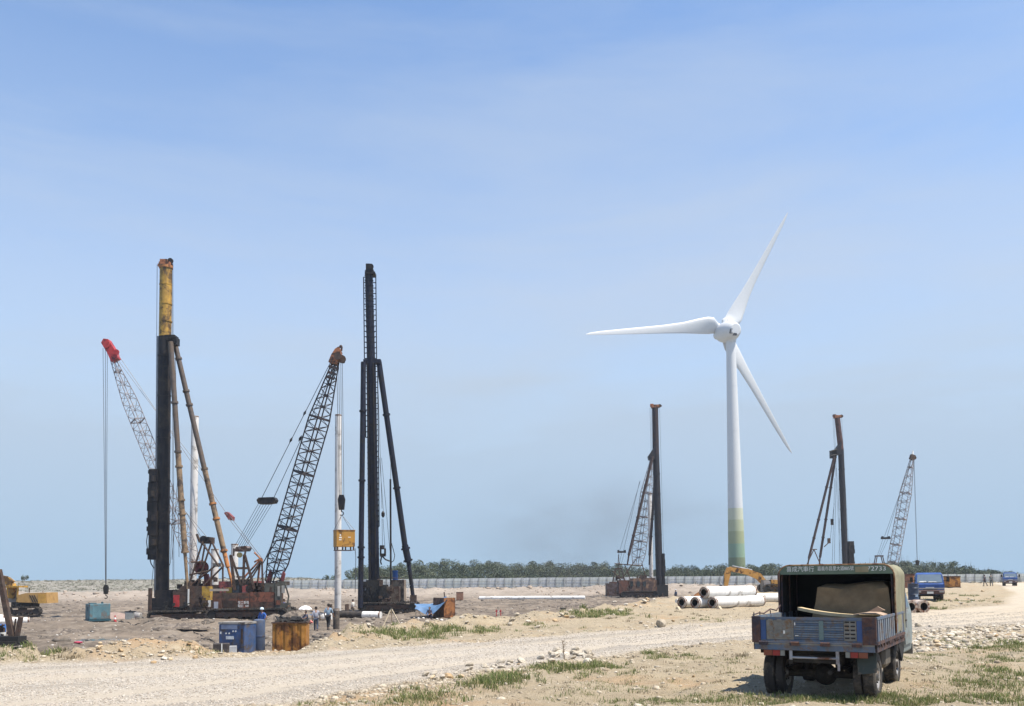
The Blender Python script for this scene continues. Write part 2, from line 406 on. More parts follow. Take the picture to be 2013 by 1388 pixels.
# ------------------------------------------------------------------ puddle
def puddle(px, Y, rx, ry, label):
    p = G(px, Y); mb = MB(); n = 40; ring = []
    for i in range(n):
        a = 2 * math.pi * i / n; k = 1 + .28 * math.sin(3 * a + 1) + .16 * math.sin(7 * a)
        ring.append((rx * k * math.cos(a), ry * k * math.sin(a)))
    zs = [gz(p.x + x * .7, p.y + y * .7) for x, y in ring]
    mb.add([(x, y, 0) for x, y in ring], [tuple(range(n))])
    m, nt, b = new_mat('puddle_water'); b.inputs['Base Color'].default_value = (.10, .095, .085, 1); b.inputs['Roughness'].default_value = .06
    o = mb.build('puddle', m); o.location = (p.x, p.y, gz(p.x, p.y) + .07); structure(o); o['label'] = label
puddle(238, 58, 3.0, 2.3, 'shallow grey puddle on the mud between the teal generator and the spoil heap')

# ------------------------------------------------------------------ generic stones
def stone_mesh(name, seed, m, flat=.7, detail=1):
    bm = bmesh.new(); bmesh.ops.create_icosphere(bm, subdivisions=detail, radius=.5)
    rr = random.Random(seed)
    ax = [Vector((rr.gauss(0, 1), rr.gauss(0, 1), rr.gauss(0, 1))).normalized() for _ in range(7)]
    lim = [rr.uniform(.30, .46) for _ in ax]
    for v in bm.verts:
        for a, l in zip(ax, lim):
            d = v.co.dot(a)
            if d > l: v.co -= a * (d - l)
        v.co *= 1 + rr.uniform(-.08, .08)
        v.co.z *= flat; v.co.x *= 1.15
    me = bpy.data.meshes.new(name); bm.to_mesh(me); bm.free(); me.materials.append(m); return me
def joined_stones(name, pts, sizes, m, seed=0, protos=6):
    """many tiny stones that nobody could count, joined"""
    r2 = np.random.default_rng(seed); ps = []
    for k in range(protos):
        t = (1 + 5 ** .5) / 2
        iv = np.array([(-1, t, 0), (1, t, 0), (-1, -t, 0), (1, -t, 0), (0, -1, t), (0, 1, t), (0, -1, -t), (0, 1, -t), (t, 0, -1), (t, 0, 1), (-t, 0, -1), (-t, 0, 1)]) / (2 * 1.902)
        iv = iv * (1 + r2.uniform(-.35, .25, (12, 1))); iv[:, 2] *= .7
        ps.append(iv)
    fc = np.array([(0, 11, 5), (0, 5, 1), (0, 1, 7), (0, 7, 10), (0, 10, 11), (1, 5, 9), (5, 11, 4), (11, 10, 2), (10, 7, 6), (7, 1, 8), (3, 9, 4), (3, 4, 2), (3, 2, 6), (3, 6, 8), (3, 8, 9), (4, 9, 5), (2, 4, 11), (6, 2, 10), (8, 6, 7), (9, 8, 1)])
    n = len(pts); V = np.zeros((n, 12, 3)); a = r2.uniform(0, 6.28, n); pk = r2.integers(0, protos, n)
    base = np.stack(ps)[pk]
    ca, sa = np.cos(a)[:, None], np.sin(a)[:, None]
    sx = (sizes * r2.uniform(.7, 1.5, n))[:, None]; sy = (sizes * r2.uniform(.7, 1.2, n))[:, None]
    bx, by = base[:, :, 0] * sx, base[:, :, 1] * sy
    V[:, :, 0] = bx * ca - by * sa; V[:, :, 1] = bx * sa + by * ca; V[:, :, 2] = base[:, :, 2] * sizes[:, None]
    V += pts[:, None, :]
    F = (fc[None] + (np.arange(n) * 12)[:, None, None]).reshape(-1, 3)
    me = bpy.data.meshes.new(name); me.vertices.add(n * 12); me.vertices.foreach_set('co', V.ravel())
    me.loops.add(F.size); me.loops.foreach_set('vertex_index', F.ravel().astype(np.int32))
    me.polygons.add(len(F)); me.polygons.foreach_set('loop_start', np.arange(len(F)) * 3); me.update()
    me.attributes.new('tone', 'FLOAT', 'POINT').data.foreach_set('value', np.repeat(r2.uniform(0, 1, n), 12).astype(np.float32))
    me.materials.append(m); o = bpy.data.objects.new(name, me); COL.objects.link(o); return stuff(o)
def stone_mat(name, dark, light):
    m, nt, b = new_mat(name); a = nt.nodes.new('ShaderNodeAttribute'); a.attribute_name = 'tone'
    tc = nt.nodes.new('ShaderNodeNewGeometry')
    oi = nt.nodes.new('ShaderNodeObjectInfo')
    ad = nt.nodes.new('ShaderNodeMath'); ad.operation = 'ADD'; nt.links.new(a.outputs['Fac'], ad.inputs[0]); nt.links.new(oi.outputs['Random'], ad.inputs[1])
    fr = nt.nodes.new('ShaderNodeMath'); fr.operation = 'FRACT'; nt.links.new(ad.outputs[0], fr.inputs[0])
    c = mixc(nt, fr.outputs[0], dark, light)
    c = mixc(nt, ramp(nt, noise(nt, tc.outputs['Position'], 14, 6, .65), .45, .75), c, tuple(x * .62 for x in dark))
    nt.links.new(c, b.inputs['Base Color']); b.inputs['Roughness'].default_value = .9; b.inputs['Specular IOR Level'].default_value = .2
    bp = nt.nodes.new('ShaderNodeBump'); bp.inputs['Strength'].default_value = .5; bp.inputs['Distance'].default_value = .03
    nt.links.new(noise(nt, tc.outputs['Position'], 30, 5, .7), bp.inputs['Height']); nt.links.new(bp.outputs[0], b.inputs['Normal'])
    return m
M_ROCK = stone_mat('limestone_rock', (.40, .34, .255), (.58, .525, .435))
M_PEB = stone_mat('gravel_stone', (.34, .29, .23), (.58, .52, .44))
M_OCH = stone_mat('ochre_rock', (.42, .29, .16), (.56, .44, .29))
def scatter(n, y0, y1, keep, seed):
    r2 = np.random.default_rng(seed); out = []
    while sum(len(o) for o in out) < n:
        k = n * 3
        Y = np.sqrt(r2.uniform(0, 1, k)) * 0 + np.exp(r2.uniform(np.log(y0), np.log(y1), k)); X = r2.uniform(-.62, .62, k) * Y
        z, site, road, e, r, bank, ridge, tr = fields(X, Y)
        m = keep(X, Y, site, road, e, r, r2, k, tr)
        out.append(np.stack([X, Y, z], -1)[m])
        if len(out) > 60: break
    return np.concatenate(out)[:n]
pts = scatter(30000, 11.5, 46, lambda X, Y, s, rd, e, r, g, k, tr: (rd > .5) & (g.uniform(0, 1, k) < .97 - .92 * tr), 1)
joined_stones('road_gravel', pts, np.random.default_rng(2).uniform(.014, .048, len(pts)) * (1 + (pts[:, 1] > 26) * .4), M_PEB, 3)['label'] = 'loose crushed limestone spread over the road'
pts = scatter(13000, 11.5, 60, lambda X, Y, s, rd, e, r, g, k, tr: (rd < .4) & (s < .6) & (g.uniform(0, 1, k) < np.exp(-((r + .3) / .8) ** 2) + .9 * np.exp(-((e) / 1.5) ** 2) + .10), 5)
joined_stones('loose_stones', pts, np.random.default_rng(4).lognormal(-3.05, .50, len(pts)).clip(.02, .15), stone_mat('verge_stone', (.30, .245, .175), (.56, .49, .38)), 6)['label'] = 'scattered small stones on the dirt verges'
pts = scatter(2600, 20, 42, lambda X, Y, s, rd, e, r, g, k, tr: (rd < .5) & (X > Y * .42) & (r > -5.5) & (r < .4) & (g.uniform(0, 1, k) < .9), 14)
joined_stones('roadside_rubble', pts, np.random.default_rng(15).lognormal(-2.5, .5, len(pts)).clip(.03, .3), stone_mat('rubble_stone', (.36, .30, .22), (.62, .56, .46)), 16)['label'] = 'broken rubble heaped along the near road edge right of the canvas truck'
pts = scatter(1600, 48, 150, lambda X, Y, s, rd, e, r, g, k, tr: (s > .8) & (g.uniform(0, 1, k) < .5), 8)
joined_stones('site_debris', pts, np.random.default_rng(9).lognormal(-2.3, .45, len(pts)).clip(.04, .3), stone_mat('pale_debris', (.30, .26, .21), (.66, .63, .58)), 10)['label'] = 'pale stones and scraps scattered over the muddy site floor'
protos = [stone_mesh('rock', 40 + k, M_ROCK, random.uniform(.6, .9), 2) for k in range(6)]
protos_o = [stone_mesh('rock', 70 + k, M_OCH, random.uniform(.6, .9), 2) for k in range(3)]
def rock(px, py, Y, size, label, group, ochre=False, rr=random.Random(3)):
    p = G(px, Y) if Y else None
    o = bpy.data.objects.new('rock', rr.choice(protos_o if ochre else protos)); COL.objects.link(o)
    o.location = p + Vector((0, 0, size * .18)); o.scale = [size * rr.uniform(.8, 1.25), size * rr.uniform(.8, 1.2), size * rr.uniform(.7, 1.1)]
    o.rotation_euler = (rr.uniform(-.5, .5), rr.uniform(-.5, .5), rr.uniform(0, 6.28)); return tag(o, label, 'rock', group)
def depth_of(px, py):
    """depth at which the ground shows at this picture point"""
    d = ray(px, py); ys = np.geomspace(10, 170, 900); t = ys / d.y
    hit = np.nonzero(fields(d.x * t, ys)[0] >= CAMZ + d.z * t)[0]
    return float(ys[hit[0]]) if len(hit) else None
def rocks(n, xr, f, spread, sizes, label, group, ochre=0.0, seed=0):
    rr = random.Random(seed); k = 0; t = 0
    while k < n and t < n * 6:
        t += 1; px = rr.uniform(*xr); py = f(px) + rr.gauss(0, spread); Y = depth_of(px, py)
        if not Y: continue
        s = rr.uniform(*sizes) * Y / 1800 * 1.0
        rock(px, py, Y, s, label, group, rr.random() < ochre, rr); k += 1
def line(*pts):
    xs = [p[0] for p in pts]; ys = [p[1] for p in pts]; return lambda x: float(np.interp(x, xs, ys))
rocks(26, (1085, 1175), line((1085, 1290), (1175, 1288)), 5, (9, 23), 'pale rock in the small rock pile at the road edge beside the dry weed', 'rock pile by the dry weed')
rocks(34, (820, 1090), line((820, 1335), (900, 1325), (1000, 1308), (1090, 1296)), 5, (7, 20), 'pale rock along the near road edge beside the green grass patch', 'rocks edging the road by the grass', .12, 1)
rocks(30, (180, 480), line((180, 1275), (330, 1290), (480, 1275)), 9, (5, 13), 'small yellowish rock on the spoil heap left of the blue switch box', 'rocks on the spoil heap', .5, 2)
rocks(52, (1780, 2010), line((1780, 1258), (2010, 1240)), 10, (5, 14), 'pale broken rock on the rubble strip right of the canvas truck', 'rocks on the rubble strip', .1, 3)
rocks(30, (980, 1290), line((980, 1222), (1150, 1208), (1290, 1190)), 7, (5, 12), 'small pale rock along the crest of the site edge left of the pile stack', 'rocks along the site edge', .2, 4)
rocks(16, (640, 960), line((640, 1240), (800, 1232), (960, 1222)), 6, (5, 12), 'small tan rock on the weedy bank below the dark pile driver', 'rocks on the weedy bank', .3, 5)
rocks(12, (1220, 1420), line((1220, 1232), (1420, 1228)), 5, (4, 10), 'small pale rock on the far road edge in front of the pile stack', 'rocks on the far road edge', .1, 6)
rocks(10, (1850, 1960), line((1850, 1185), (1960, 1170)), 6, (4, 9), 'small pale rock on the slope right of the blue truck', 'rocks by the blue truck', .2, 7)
rocks(14, (500, 1480), line((500, 1375), (1480, 1330)), 16, (4, 9), 'small stone lying on the foreground dirt', 'stones on the foreground dirt', .3, 8)
# the big angular slab
o = rock(1300, 1230, depth_of(1300, 1232), .62, 'largest pale angular slab of rock standing on the far road edge', None); o.scale = (.5, .35, .75); o.rotation_euler = (.3, .5, 1.0)
rock(197, 1258, depth_of(197, 1266), .22, 'round yellow rock on top of the spoil heap', None, True)

pts = scatter(2600, 46, 168, lambda X, Y, s, rd, e, r, g, k, tr: (s > .85) & (fbm(X * .12, Y * .16, 3, 90) > -.05), 18)
joined_stones('mud_clods', pts, np.random.default_rng(19).lognormal(-1.35, .5, len(pts)).clip(.1, .7), stone_mat('mud_clod', (.11, .095, .08), (.25, .21, .17)), 20)['label'] = 'clods of churned mud over the site floor'
pts = scatter(900, 168, 200, lambda X, Y, s, rd, e, r, g, k, tr: (s > .5), 28)
joined_stones('bank_rubble', pts, np.random.default_rng(29).lognormal(-1.0, .5, len(pts)).clip(.2, 1.1), stone_mat('sand_clod', (.26, .21, .165), (.42, .34, .27)), 30)['label'] = 'lumps of sand and rubble along the far bank'
# ------------------------------------------------------------------ grass
def grass_mat(name, a, b_, dry):
    m, nt, b = new_mat(name); at = nt.nodes.new('ShaderNodeAttribute'); at.attribute_name = 'tone'
    c = mixc(nt, ramp(nt, at.outputs['Fac'], .0, .75), a, b_); c = mixc(nt, ramp(nt, at.outputs['Fac'], .70, .80), c, dry)
    nt.links.new(c, b.inputs['Base Color']); b.inputs['Roughness'].default_value = .7; b.inputs['Specular IOR Level'].default_value = .2
    tr = nt.nodes.new('ShaderNodeBsdfTranslucent'); nt.links.new(c, tr.inputs[0])
    ms = nt.nodes.new('ShaderNodeMixShader'); ms.inputs[0].default_value = .3
    nt.links.new(b.outputs[0], ms.inputs[1]); nt.links.new(tr.outputs[0], ms.inputs[2])
    nt.links.new(ms.outputs[0], nt.nodes['Material Output'].inputs[0]); return m
M_GRASS = grass_mat('grass_blade', (.11, .15, .045), (.21, .24, .085), (.42, .36, .20))
def grass(name, spots, label, seed=0):
    """spots: px, py, half width px, half height px, blades, blade height m"""
    r2 = np.random.default_rng(seed); XY = []; H = []
    for (px, py, rx, ry, n, h) in spots:
        Y = depth_of(px, py)
        if not Y: continue
        c = P(px, py, Y); k = Y / FPX; dY = ry * k * Y / (CAMZ - c.z) if CAMZ > c.z else ry * k * 8
        n = int(n * 1.0); nt_ = max(6, n // 24)
        tx = c.x + r2.normal(0, .55, nt_) * rx * k; ty = c.y + r2.normal(0, .62, nt_) * dY
        w = r2.integers(0, nt_, n)
        XY.append(np.stack([tx[w] + r2.normal(0, .06 + rx * k * .03, n), ty[w] + r2.normal(0, .06 + rx * k * .03, n)], -1)); H.append(h * .55 * r2.uniform(.35, 1.5, nt_)[w] * r2.uniform(.3, 1.3, n))
    XY = np.concatenate(XY); H = np.concatenate(H); n = len(XY)
    f = fields(XY[:, 0], XY[:, 1]); z = f[0]; ok = f[2] < .35
    XY, H, z = XY[ok], H[ok], z[ok]; n = len(XY)
    a = r2.uniform(0, 6.28, n); w = H * .04 + .003 * XY[:, 1] / 18; lean = r2.uniform(.15, 1.0, n) * H; la = r2.uniform(0, 6.28, n)
    V = np.zeros((n, 5, 3)); ca, sa = np.cos(a) * w, np.sin(a) * w
    lx, ly = np.cos(la) * lean, np.sin(la) * lean
    V[:, 0] = np.stack([XY[:, 0] - ca, XY[:, 1] - sa, z - .02], -1); V[:, 1] = np.stack([XY[:, 0] + ca, XY[:, 1] + sa, z - .02], -1)
    V[:, 2] = np.stack([XY[:, 0] + ca * .8 + lx * .35, XY[:, 1] + sa * .8 + ly * .35, z + H * .55], -1)
    V[:, 3] = np.stack([XY[:, 0] - ca * .8 + lx * .35, XY[:, 1] - sa * .8 + ly * .35, z + H * .55], -1)
    V[:, 4] = np.stack([XY[:, 0] + lx, XY[:, 1] + ly, z + H * .95], -1)
    i = (np.arange(n) * 5)[:, None]
    F = [tuple(q) for q in (i + np.array([[0, 1, 2, 3]])).tolist()] + [tuple(q) for q in (i + np.array([[3, 2, 4]])).tolist()]
    me = bpy.data.meshes.new(name); me.from_pydata(V.reshape(-1, 3).tolist(), [], F)
    me.attributes.new('tone', 'FLOAT', 'POINT').data.foreach_set('value', np.repeat(r2.uniform(0, 1, n), 5).astype(np.float32))
    me.materials.append(M_GRASS); o = bpy.data.objects.new(name, me); COL.objects.link(o); stuff(o); o['label'] = label; return o
M_GREEN = M_GRASS; M_GRASS = grass_mat('dry_litter_straw', (.17, .135, .085), (.26, .21, .13), (.40, .34, .22))
grass('dry_litter', [(px_, py_, 75, 16, 170, .075) for px_ in range(560, 2010, 110) for py_ in (1315, 1345, 1375) if not (py_ < 1340 and px_ < 900)] + [(px_, py_, 60, 7, 160, .16) for px_, py_ in ((900, 1235), (1050, 1225), (1200, 1215), (1330, 1212), (1450, 1215), (300, 1290), (100, 1290), (1900, 1190), (1300, 1285), (1420, 1290))], 'dry straw and twigs littering the dirt', 9)
M_GRASS = M_GREEN
near = [(990, 1336, 60, 10, 1700, .20), (950, 1344, 45, 8, 1000, .18), (1130, 1311, 65, 7, 1700, .19), (1080, 1316, 40, 6, 500, .16), (1195, 1308, 40, 5, 450, .14), (840, 1368, 60, 10, 1300, .13), (800, 1380, 60, 8, 900, .12),
        (1290, 1290, 22, 5, 500, .16), (1350, 1290, 18, 4, 250, .12), (1500, 1383, 130, 5, 2200, .10), (1640, 1380, 110, 5, 2600, .12), (1750, 1375, 60, 6, 1000, .11), (1280, 1383, 90, 6, 1000, .09), (1400, 1378, 90, 8, 800, .08), (1930, 1275, 60, 8, 1500, .12), (1990, 1268, 40, 8, 1300, .16), (1985, 1300, 50, 9, 1400, .12), (1960, 1350, 70, 14, 1500, .13), (1880, 1378, 80, 8, 1500, .12), (1800, 1384, 60, 4, 900, .12), (1990, 1325, 40, 12, 1200, .13),
        (1200, 1350, 90, 14, 500, .08), (1400, 1320, 120, 14, 500, .07), (1850, 1300, 70, 12, 800, .09), (1960, 1330, 70, 14, 900, .10), (1880, 1350, 90, 14, 700, .09), (1980, 1378, 50, 8, 900, .14), (1300, 1340, 100, 20, 400, .06), (1220, 1320, 40, 8, 300, .1), (640, 1383, 60, 6, 400, .09), (1440, 1300, 50, 9, 350, .09), (1120, 1370, 90, 10, 500, .08)]
grass('grass', near, 'low green grass tufts on the dirt on the near side of the road', 1)
far = [(60, 1283, 55, 6, 600, .22), (25, 1285, 40, 5, 300, .18), (820, 1250, 50, 7, 1800, .3), (760, 1244, 40, 5, 900, .22), (880, 1240, 50, 5, 1000, .25), (950, 1240, 60, 5, 900, .2), (1180, 1205, 60, 5, 1800, .35), (1140, 1209, 50, 4, 900, .3),
       (1815, 1206, 40, 6, 2200, .34), (1790, 1208, 30, 5, 900, .3), (1850, 1200, 30, 5, 900, .25), (1870, 1170, 40, 7, 700, .25), (1900, 1182, 60, 8, 700, .2), (700, 1250, 40, 5, 400, .15), (430, 1285, 60, 4, 200, .12), (1850, 1258, 60, 6, 500, .12), (1400, 1222, 60, 5, 300, .14), (1060, 1232, 60, 5, 500, .15)]
grass('roadside_weeds', far, 'green weeds on the banks on the far side of the road', 2)

# ------------------------------------------------------------------ common paints
M_WHITE = mat('turbine_white', (.60, .61, .61), .45, var=.04, bump=0)
M_CONC = mat('pile_concrete', (.60, .58, .55), .8, var=.10, scale=1.2, wear=(.36, .33, .29), amt=.22, wscale=.7, bump=.15)
M_CONC2 = mat('white_pile_concrete', (.70, .69, .66), .75, var=.09, scale=1.5, wear=(.42, .38, .33), amt=.20, wscale=1.3, bump=.15, dirt=.18)
M_BORE = mat('pile_bore_shade', (.03, .028, .025), .9)  # near-black colour stands for the shade inside the hollow piles
M_ENDRING = mat('pile_end_plate', (.36, .31, .26), .7, wear=RUST, amt=.4, wscale=4)
M_BLACK = mat('oily_black_steel', (.012, .012, .015), .55, spec=.18, var=.35, scale=1.2, wear=(.045, .036, .03), amt=.32, wscale=.8, streak=.6, bump=.3)
M_NAVY = mat('dark_navy_steel', (.011, .013, .025), .5, spec=.18, var=.3, wear=(.022, .02, .02), amt=.3)
M_BROWN = mat('rust_brown_paint', (.125, .045, .026), .72, var=.3, wear=(.055, .03, .022), amt=.42, wscale=1.1, streak=.5, dirt=.25)
M_DBROWN = mat('dark_rusty_steel', (.050, .031, .024), .8, var=.35, wear=(.11, .055, .034), amt=.3, wscale=1.4, dirt=.25)
M_TAN = mat('tan_stay_paint', (.25, .17, .098), .6, var=.2, wear=(.09, .065, .05), amt=.30, wscale=.9)
M_OSTAY = mat('orange_stay_paint', (.42, .17, .05), .6, var=.2, wear=(.12, .07, .05), amt=.25)
M_YEL = mat('faded_yellow_paint', (.43, .245, .04), .55, var=.3, wear=(.14, .08, .03), amt=.30, wscale=.8, streak=.55)
M_YEL2 = mat('bright_yellow_paint', (.48, .29, .035), .6, var=.2, wear=(.2, .11, .03), amt=.25, streak=.4, dirt=.2)
M_OCHRE = mat('rusting_ochre_paint', (.40, .185, .035), .65, var=.25, wear=(.16, .065, .02), amt=.32, wscale=1.5, streak=.75)
M_BOXYEL = mat('hung_box_yellow', (.42, .21, .035), .55, var=.12, wear=(.2, .1, .03), amt=.2)
M_RED = mat('red_paint', (.42, .035, .035), .5, var=.2, wear=(.12, .03, .03), amt=.2)
M_DRED = mat('faded_red_paint', (.24, .06, .055), .6, var=.25, wear=DKRUST, amt=.25)
M_GREY = mat('grey_lattice_paint', (.25, .23, .235), .6, var=.25, wear=(.17, .12, .10), amt=.3)
M_DLAT = mat('dark_lattice_steel', (.030, .026, .029), .6, var=.35, wear=(.08, .045, .034), amt=.3, wscale=.7)
M_OLAT = mat('orange_head_steel', (.34, .13, .055), .6, var=.25, wear=DKRUST, amt=.35)
M_ROPE = mat('steel_wire_rope', (.10, .10, .105), .5, metal=.4, var=.1, bump=0)
M_BEIGE = mat('beige_cabin_paint', (.26, .20, .14), .65, var=.2, wear=(.1, .07, .05), amt=.3, dirt=.3)
M_OLIVE = mat('olive_cab_paint', (.085, .082, .065), .6, var=.25, wear=DKRUST, amt=.3)
M_TRACK = mat('crawler_steel', (.035, .03, .026), .75, var=.3, wear=(.13, .105, .08), amt=.32, wscale=2.2, bump=.3)
M_DARK = mat('plain_black_steel', (.02, .019, .018), .8)  # one even near-black for dark steel and small black parts
M_TEAL = mat('teal_paint', (.065, .165, .20), .65, var=.25, wear=(.15, .14, .13), amt=.28, streak=.4, dirt=.3)
M_BLUE = mat('site_blue_paint', (.042, .095, .225), .6, var=.3, wear=(.10, .085, .08), amt=.3, streak=.5, dirt=.25)
M_TARP = mat('blue_tarpaulin', (.10, .19, .33), .6, var=.25, scale=1.3, bump=.2)
M_LETTER = mat('white_lettering', (.72, .72, .68), .6, var=.15, bump=0)
M_GLASS = glass()

# ------------------------------------------------------------------ wind turbine
def turbine():
    Yt = 238.0; s = Yt / FPX
    base = P(1436.5, 668, Yt); base.z = -.3
    t = thing('wind_turbine', 'tall white three bladed wind turbine with green banded tower foot', 'wind turbine', base); L = rel(t)
    top = L(1436.5, 668, Yt); top.y = 0; tx, tz = top.x, top.z
    def rad(z): return np.interp(z, [0, tz], [2.25, 1.18])
    bands = [(0, 7.0, (.20, .235, .13)), (7.0, 10.6, (.25, .355, .24)), (10.6, 13.8, (.33, .36, .20)), (13.8, 16.8, (.43, .46, .29)), (16.8, 19.8, (.53, .55, .41)), (19.8, 40, None), (40, 52, None), (52, tz, None)]
    for i, (a, b, c) in enumerate(bands):
        mm = M_WHITE if c is None else mat('tower_band_%d' % i, c, .5, var=.04, bump=0)
        mb = MB(); mb.lathe([(rad(a), a), (rad(b), b), (rad(b) + .015, b), (rad(b) + .015, b + .08)] if c is None else [(rad(a), a), (rad(b), b)], (0, 0, 0), n=48, cap=False)
        mb.build('tower_section', mm, t, True)
    d = MB(); d.bb(-.5, .5, -2.32, -2.2, .4, 2.6); d.build('door', M_GREY, t)
    hub = L(1423, 646, Yt + 3.2)
    n = Vector((-.34, .93, .06)).normalized()            # rotor faces away from the viewer
    e1 = Vector((0, 0, 1)).cross(-n).normalized(); e1 = Vector((abs(e1.x), e1.y * (1 if e1.x > 0 else -1), e1.z)); e2 = n.cross(e1).normalized()
    if e2.z < 0: e2 = -e2
    # egg shaped nacelle
    c0 = L(1432, 652, Yt); ax = -n
    prof = [(0.02, -4.9), (.9, -4.7), (1.7, -4.1), (2.35, -3.1), (2.75, -1.9), (2.88, -.6), (2.86, .0), (2.78, .8), (2.55, 1.8), (2.1, 2.8), (1.6, 3.35), (1.45, 3.5), (.02, 3.55)]
    nb = MB().lathe([(r * .96, z) for r, z in prof], c0, ax, 40).build('nacelle', M_WHITE, t, True)
    MB().lathe([(1.30, -.0), (1.52, -.9), (1.46, -2.0), (1.3, -2.6)], Vector((0, 0, tz + 1.9)), (0, 0, 1), 32).build('yaw_collar', M_WHITE, t, True)
    # logo on the nacelle flank: a ring with three bars; and the dark rear hatch
    dk = mat('logo_dark', (.03, .03, .035), .6, bump=0)
    mb = MB(); cen = L(1436.8, 651.0, Yt - 3.2); uu = Vector((1, 0, 0)); vv = Vector((.12, -.25, .96)).normalized()
    for (a, b) in (((-.28, .55), (.28, .55)), ((-.28, .05), (.2, .05)), ((-.28, -.5), (.36, -.5))):
        mb.beam(cen + uu * a[0] + vv * a[1], cen + uu * b[0] + vv * b[1], .16, .9, vv.cross(uu))
    mb.beam(cen + uu * -.28 + vv * .6, cen + uu * -.28 + vv * -.55, .16, .9, vv.cross(uu))
    mb.build('logo', dk, nb)
    MB().box(L(1443.8, 657.5, Yt - 3.0), (.95, .9, .55), .3).build('rear_vent', dk, nb)
    MB().beam(L(1431, 632, Yt), L(1431, 628, Yt), .12).build('wind_vane', M_GREY, nb)
    # blades
    for k, ang in enumerate((R(59.2), R(186.9), R(-55.8))):
        dr = (e1 * math.cos(ang) + e2 * math.sin(ang)).normalized(); ch = dr.cross(n).normalized()
        if k == 0: ln = 39.4
        elif k == 1: ln = 40.8
        else: ln = 39.4
        rs = []
        for tt, cw, th, tw in ((.03, 2.5, 1.7, 52), (.05, 3.3, 1.6, 48), (.08, 4.2, 1.4, 42), (.12, 4.5, 1.15, 37), (.19, 4.0, .9, 32), (.3, 2.95, .68, 27), (.45, 2.25, .5, 23), (.6, 1.85, .38, 20), (.75, 1.45, .28, 18), (.9, 1.0, .2, 17), (.97, .6, .13, 16), (1.0, .14, .05, 16)):
            w = R(tw) if k != 9 else 0
            cv = (ch * math.cos(w - R(28)) + n * math.sin(w - R(28))).normalized(); nv = dr.cross(cv).normalized()
            c = hub + dr * (ln * tt); ring = []
            for j in range(16):
                a = 2 * math.pi * j / 16; xx = math.cos(a); yy = math.sin(a)
                sh = 1.0 if tt < .07 else (.42 + .58 * (1 - xx) / 2 if xx > -1 else 1)
                sgn = 1
                ring.append(c + cv * (cw / 2 * xx - cw * .22 * (tt > .07)) * sgn + nv * (th / 2 * yy * sh))
            rs.append(ring)
        MB().rings(rs).build('blade', M_WHITE, t, True)
    MB().lathe([(1.35, 2.9), (1.5, 3.6), (1.45, 4.6), (1.1, 5.6), (.5, 6.2), (.05, 6.4)], c0, n, 24).build('hub', M_WHITE, t, True)
turbine()

# ------------------------------------------------------------------ boundary fence
def fence():
    m_p = mat('fence_sheet_grey', (.55, .57, .57), .55, var=.06, scale=.4, wear=(.48, .50, .49), amt=.3, wscale=.5)
    m_q = mat('fence_sheet_green', (.52, .55, .53), .55, var=.10, scale=.4)
    m_f = mat('fence_post_steel', (.20, .205, .20), .6)
    a = P(430, 1150, 208); b = P(2075, 1150, 200); base = Vector((a.x, a.y, 0))
    t = thing('boundary_fence', 'long grey sheet metal boundary fence with dark posts in front of the wood', 'fence', base)
    dv = Vector((b.x - a.x, b.y - a.y, 0)); n = int(dv.length / 1.9); st = dv / n; ang = math.atan2(dv.y, dv.x); w = st.length
    def panel(mm):
        mb = MB(); k = 12; pr = []
        for i in range(k + 1): pr.append((w * .985 * i / k, .045 * (i % 2)))
        mb.rings([[(x, y, 0) for x, y in pr] + [(x, y + .012, 0) for x, y in reversed(pr)], [(x, y, 2.3) for x, y in pr] + [(x, y + .012, 2.3) for x, y in reversed(pr)]])
        return mb.build('panel', mm, t)
    pa, pb = panel(m_p), panel(m_q)
    po = MB().bb(-.05, .05, -.12, -.02, -.3, 2.38).build('post', m_f, t)
    ra = MB(); ra.bb(0, w, -.07, -.03, -.02, .04); rail = ra.build('rail', m_f, t)
    for i in range(n):
        c = st * i; zz = -.40 + .10 * math.sin(i * .045); tilt = random.uniform(-.02, .02)
        if i == 0: p, q, r0 = pa, po, rail
        else:
            src = pb if (i % 3 == 1 or random.random() < .2) else pa
            p = pb if i == 1 else src.copy(); q = po.copy(); r0 = rail.copy()
            for o in (p, q, r0):
                if o.name not in COL.objects: COL.objects.link(o)
        p.location = c + Vector((0, 0, zz + tilt)); q.location = c + Vector((0, 0, zz)); r0.location = c + Vector((0, 0, zz + .85))
        for o in (p, q, r0): o.rotation_euler.z = ang
        r1 = r0.copy(); COL.objects.link(r1); r1.location = c + Vector((0, 0, zz + 1.6))
        if i % 2:
            br = po.copy(); COL.objects.link(br); br.name = 'brace'; br.location = c + Vector((0, -1.0, zz)); br.rotation_euler = (R(-24), 0, ang)
fence()

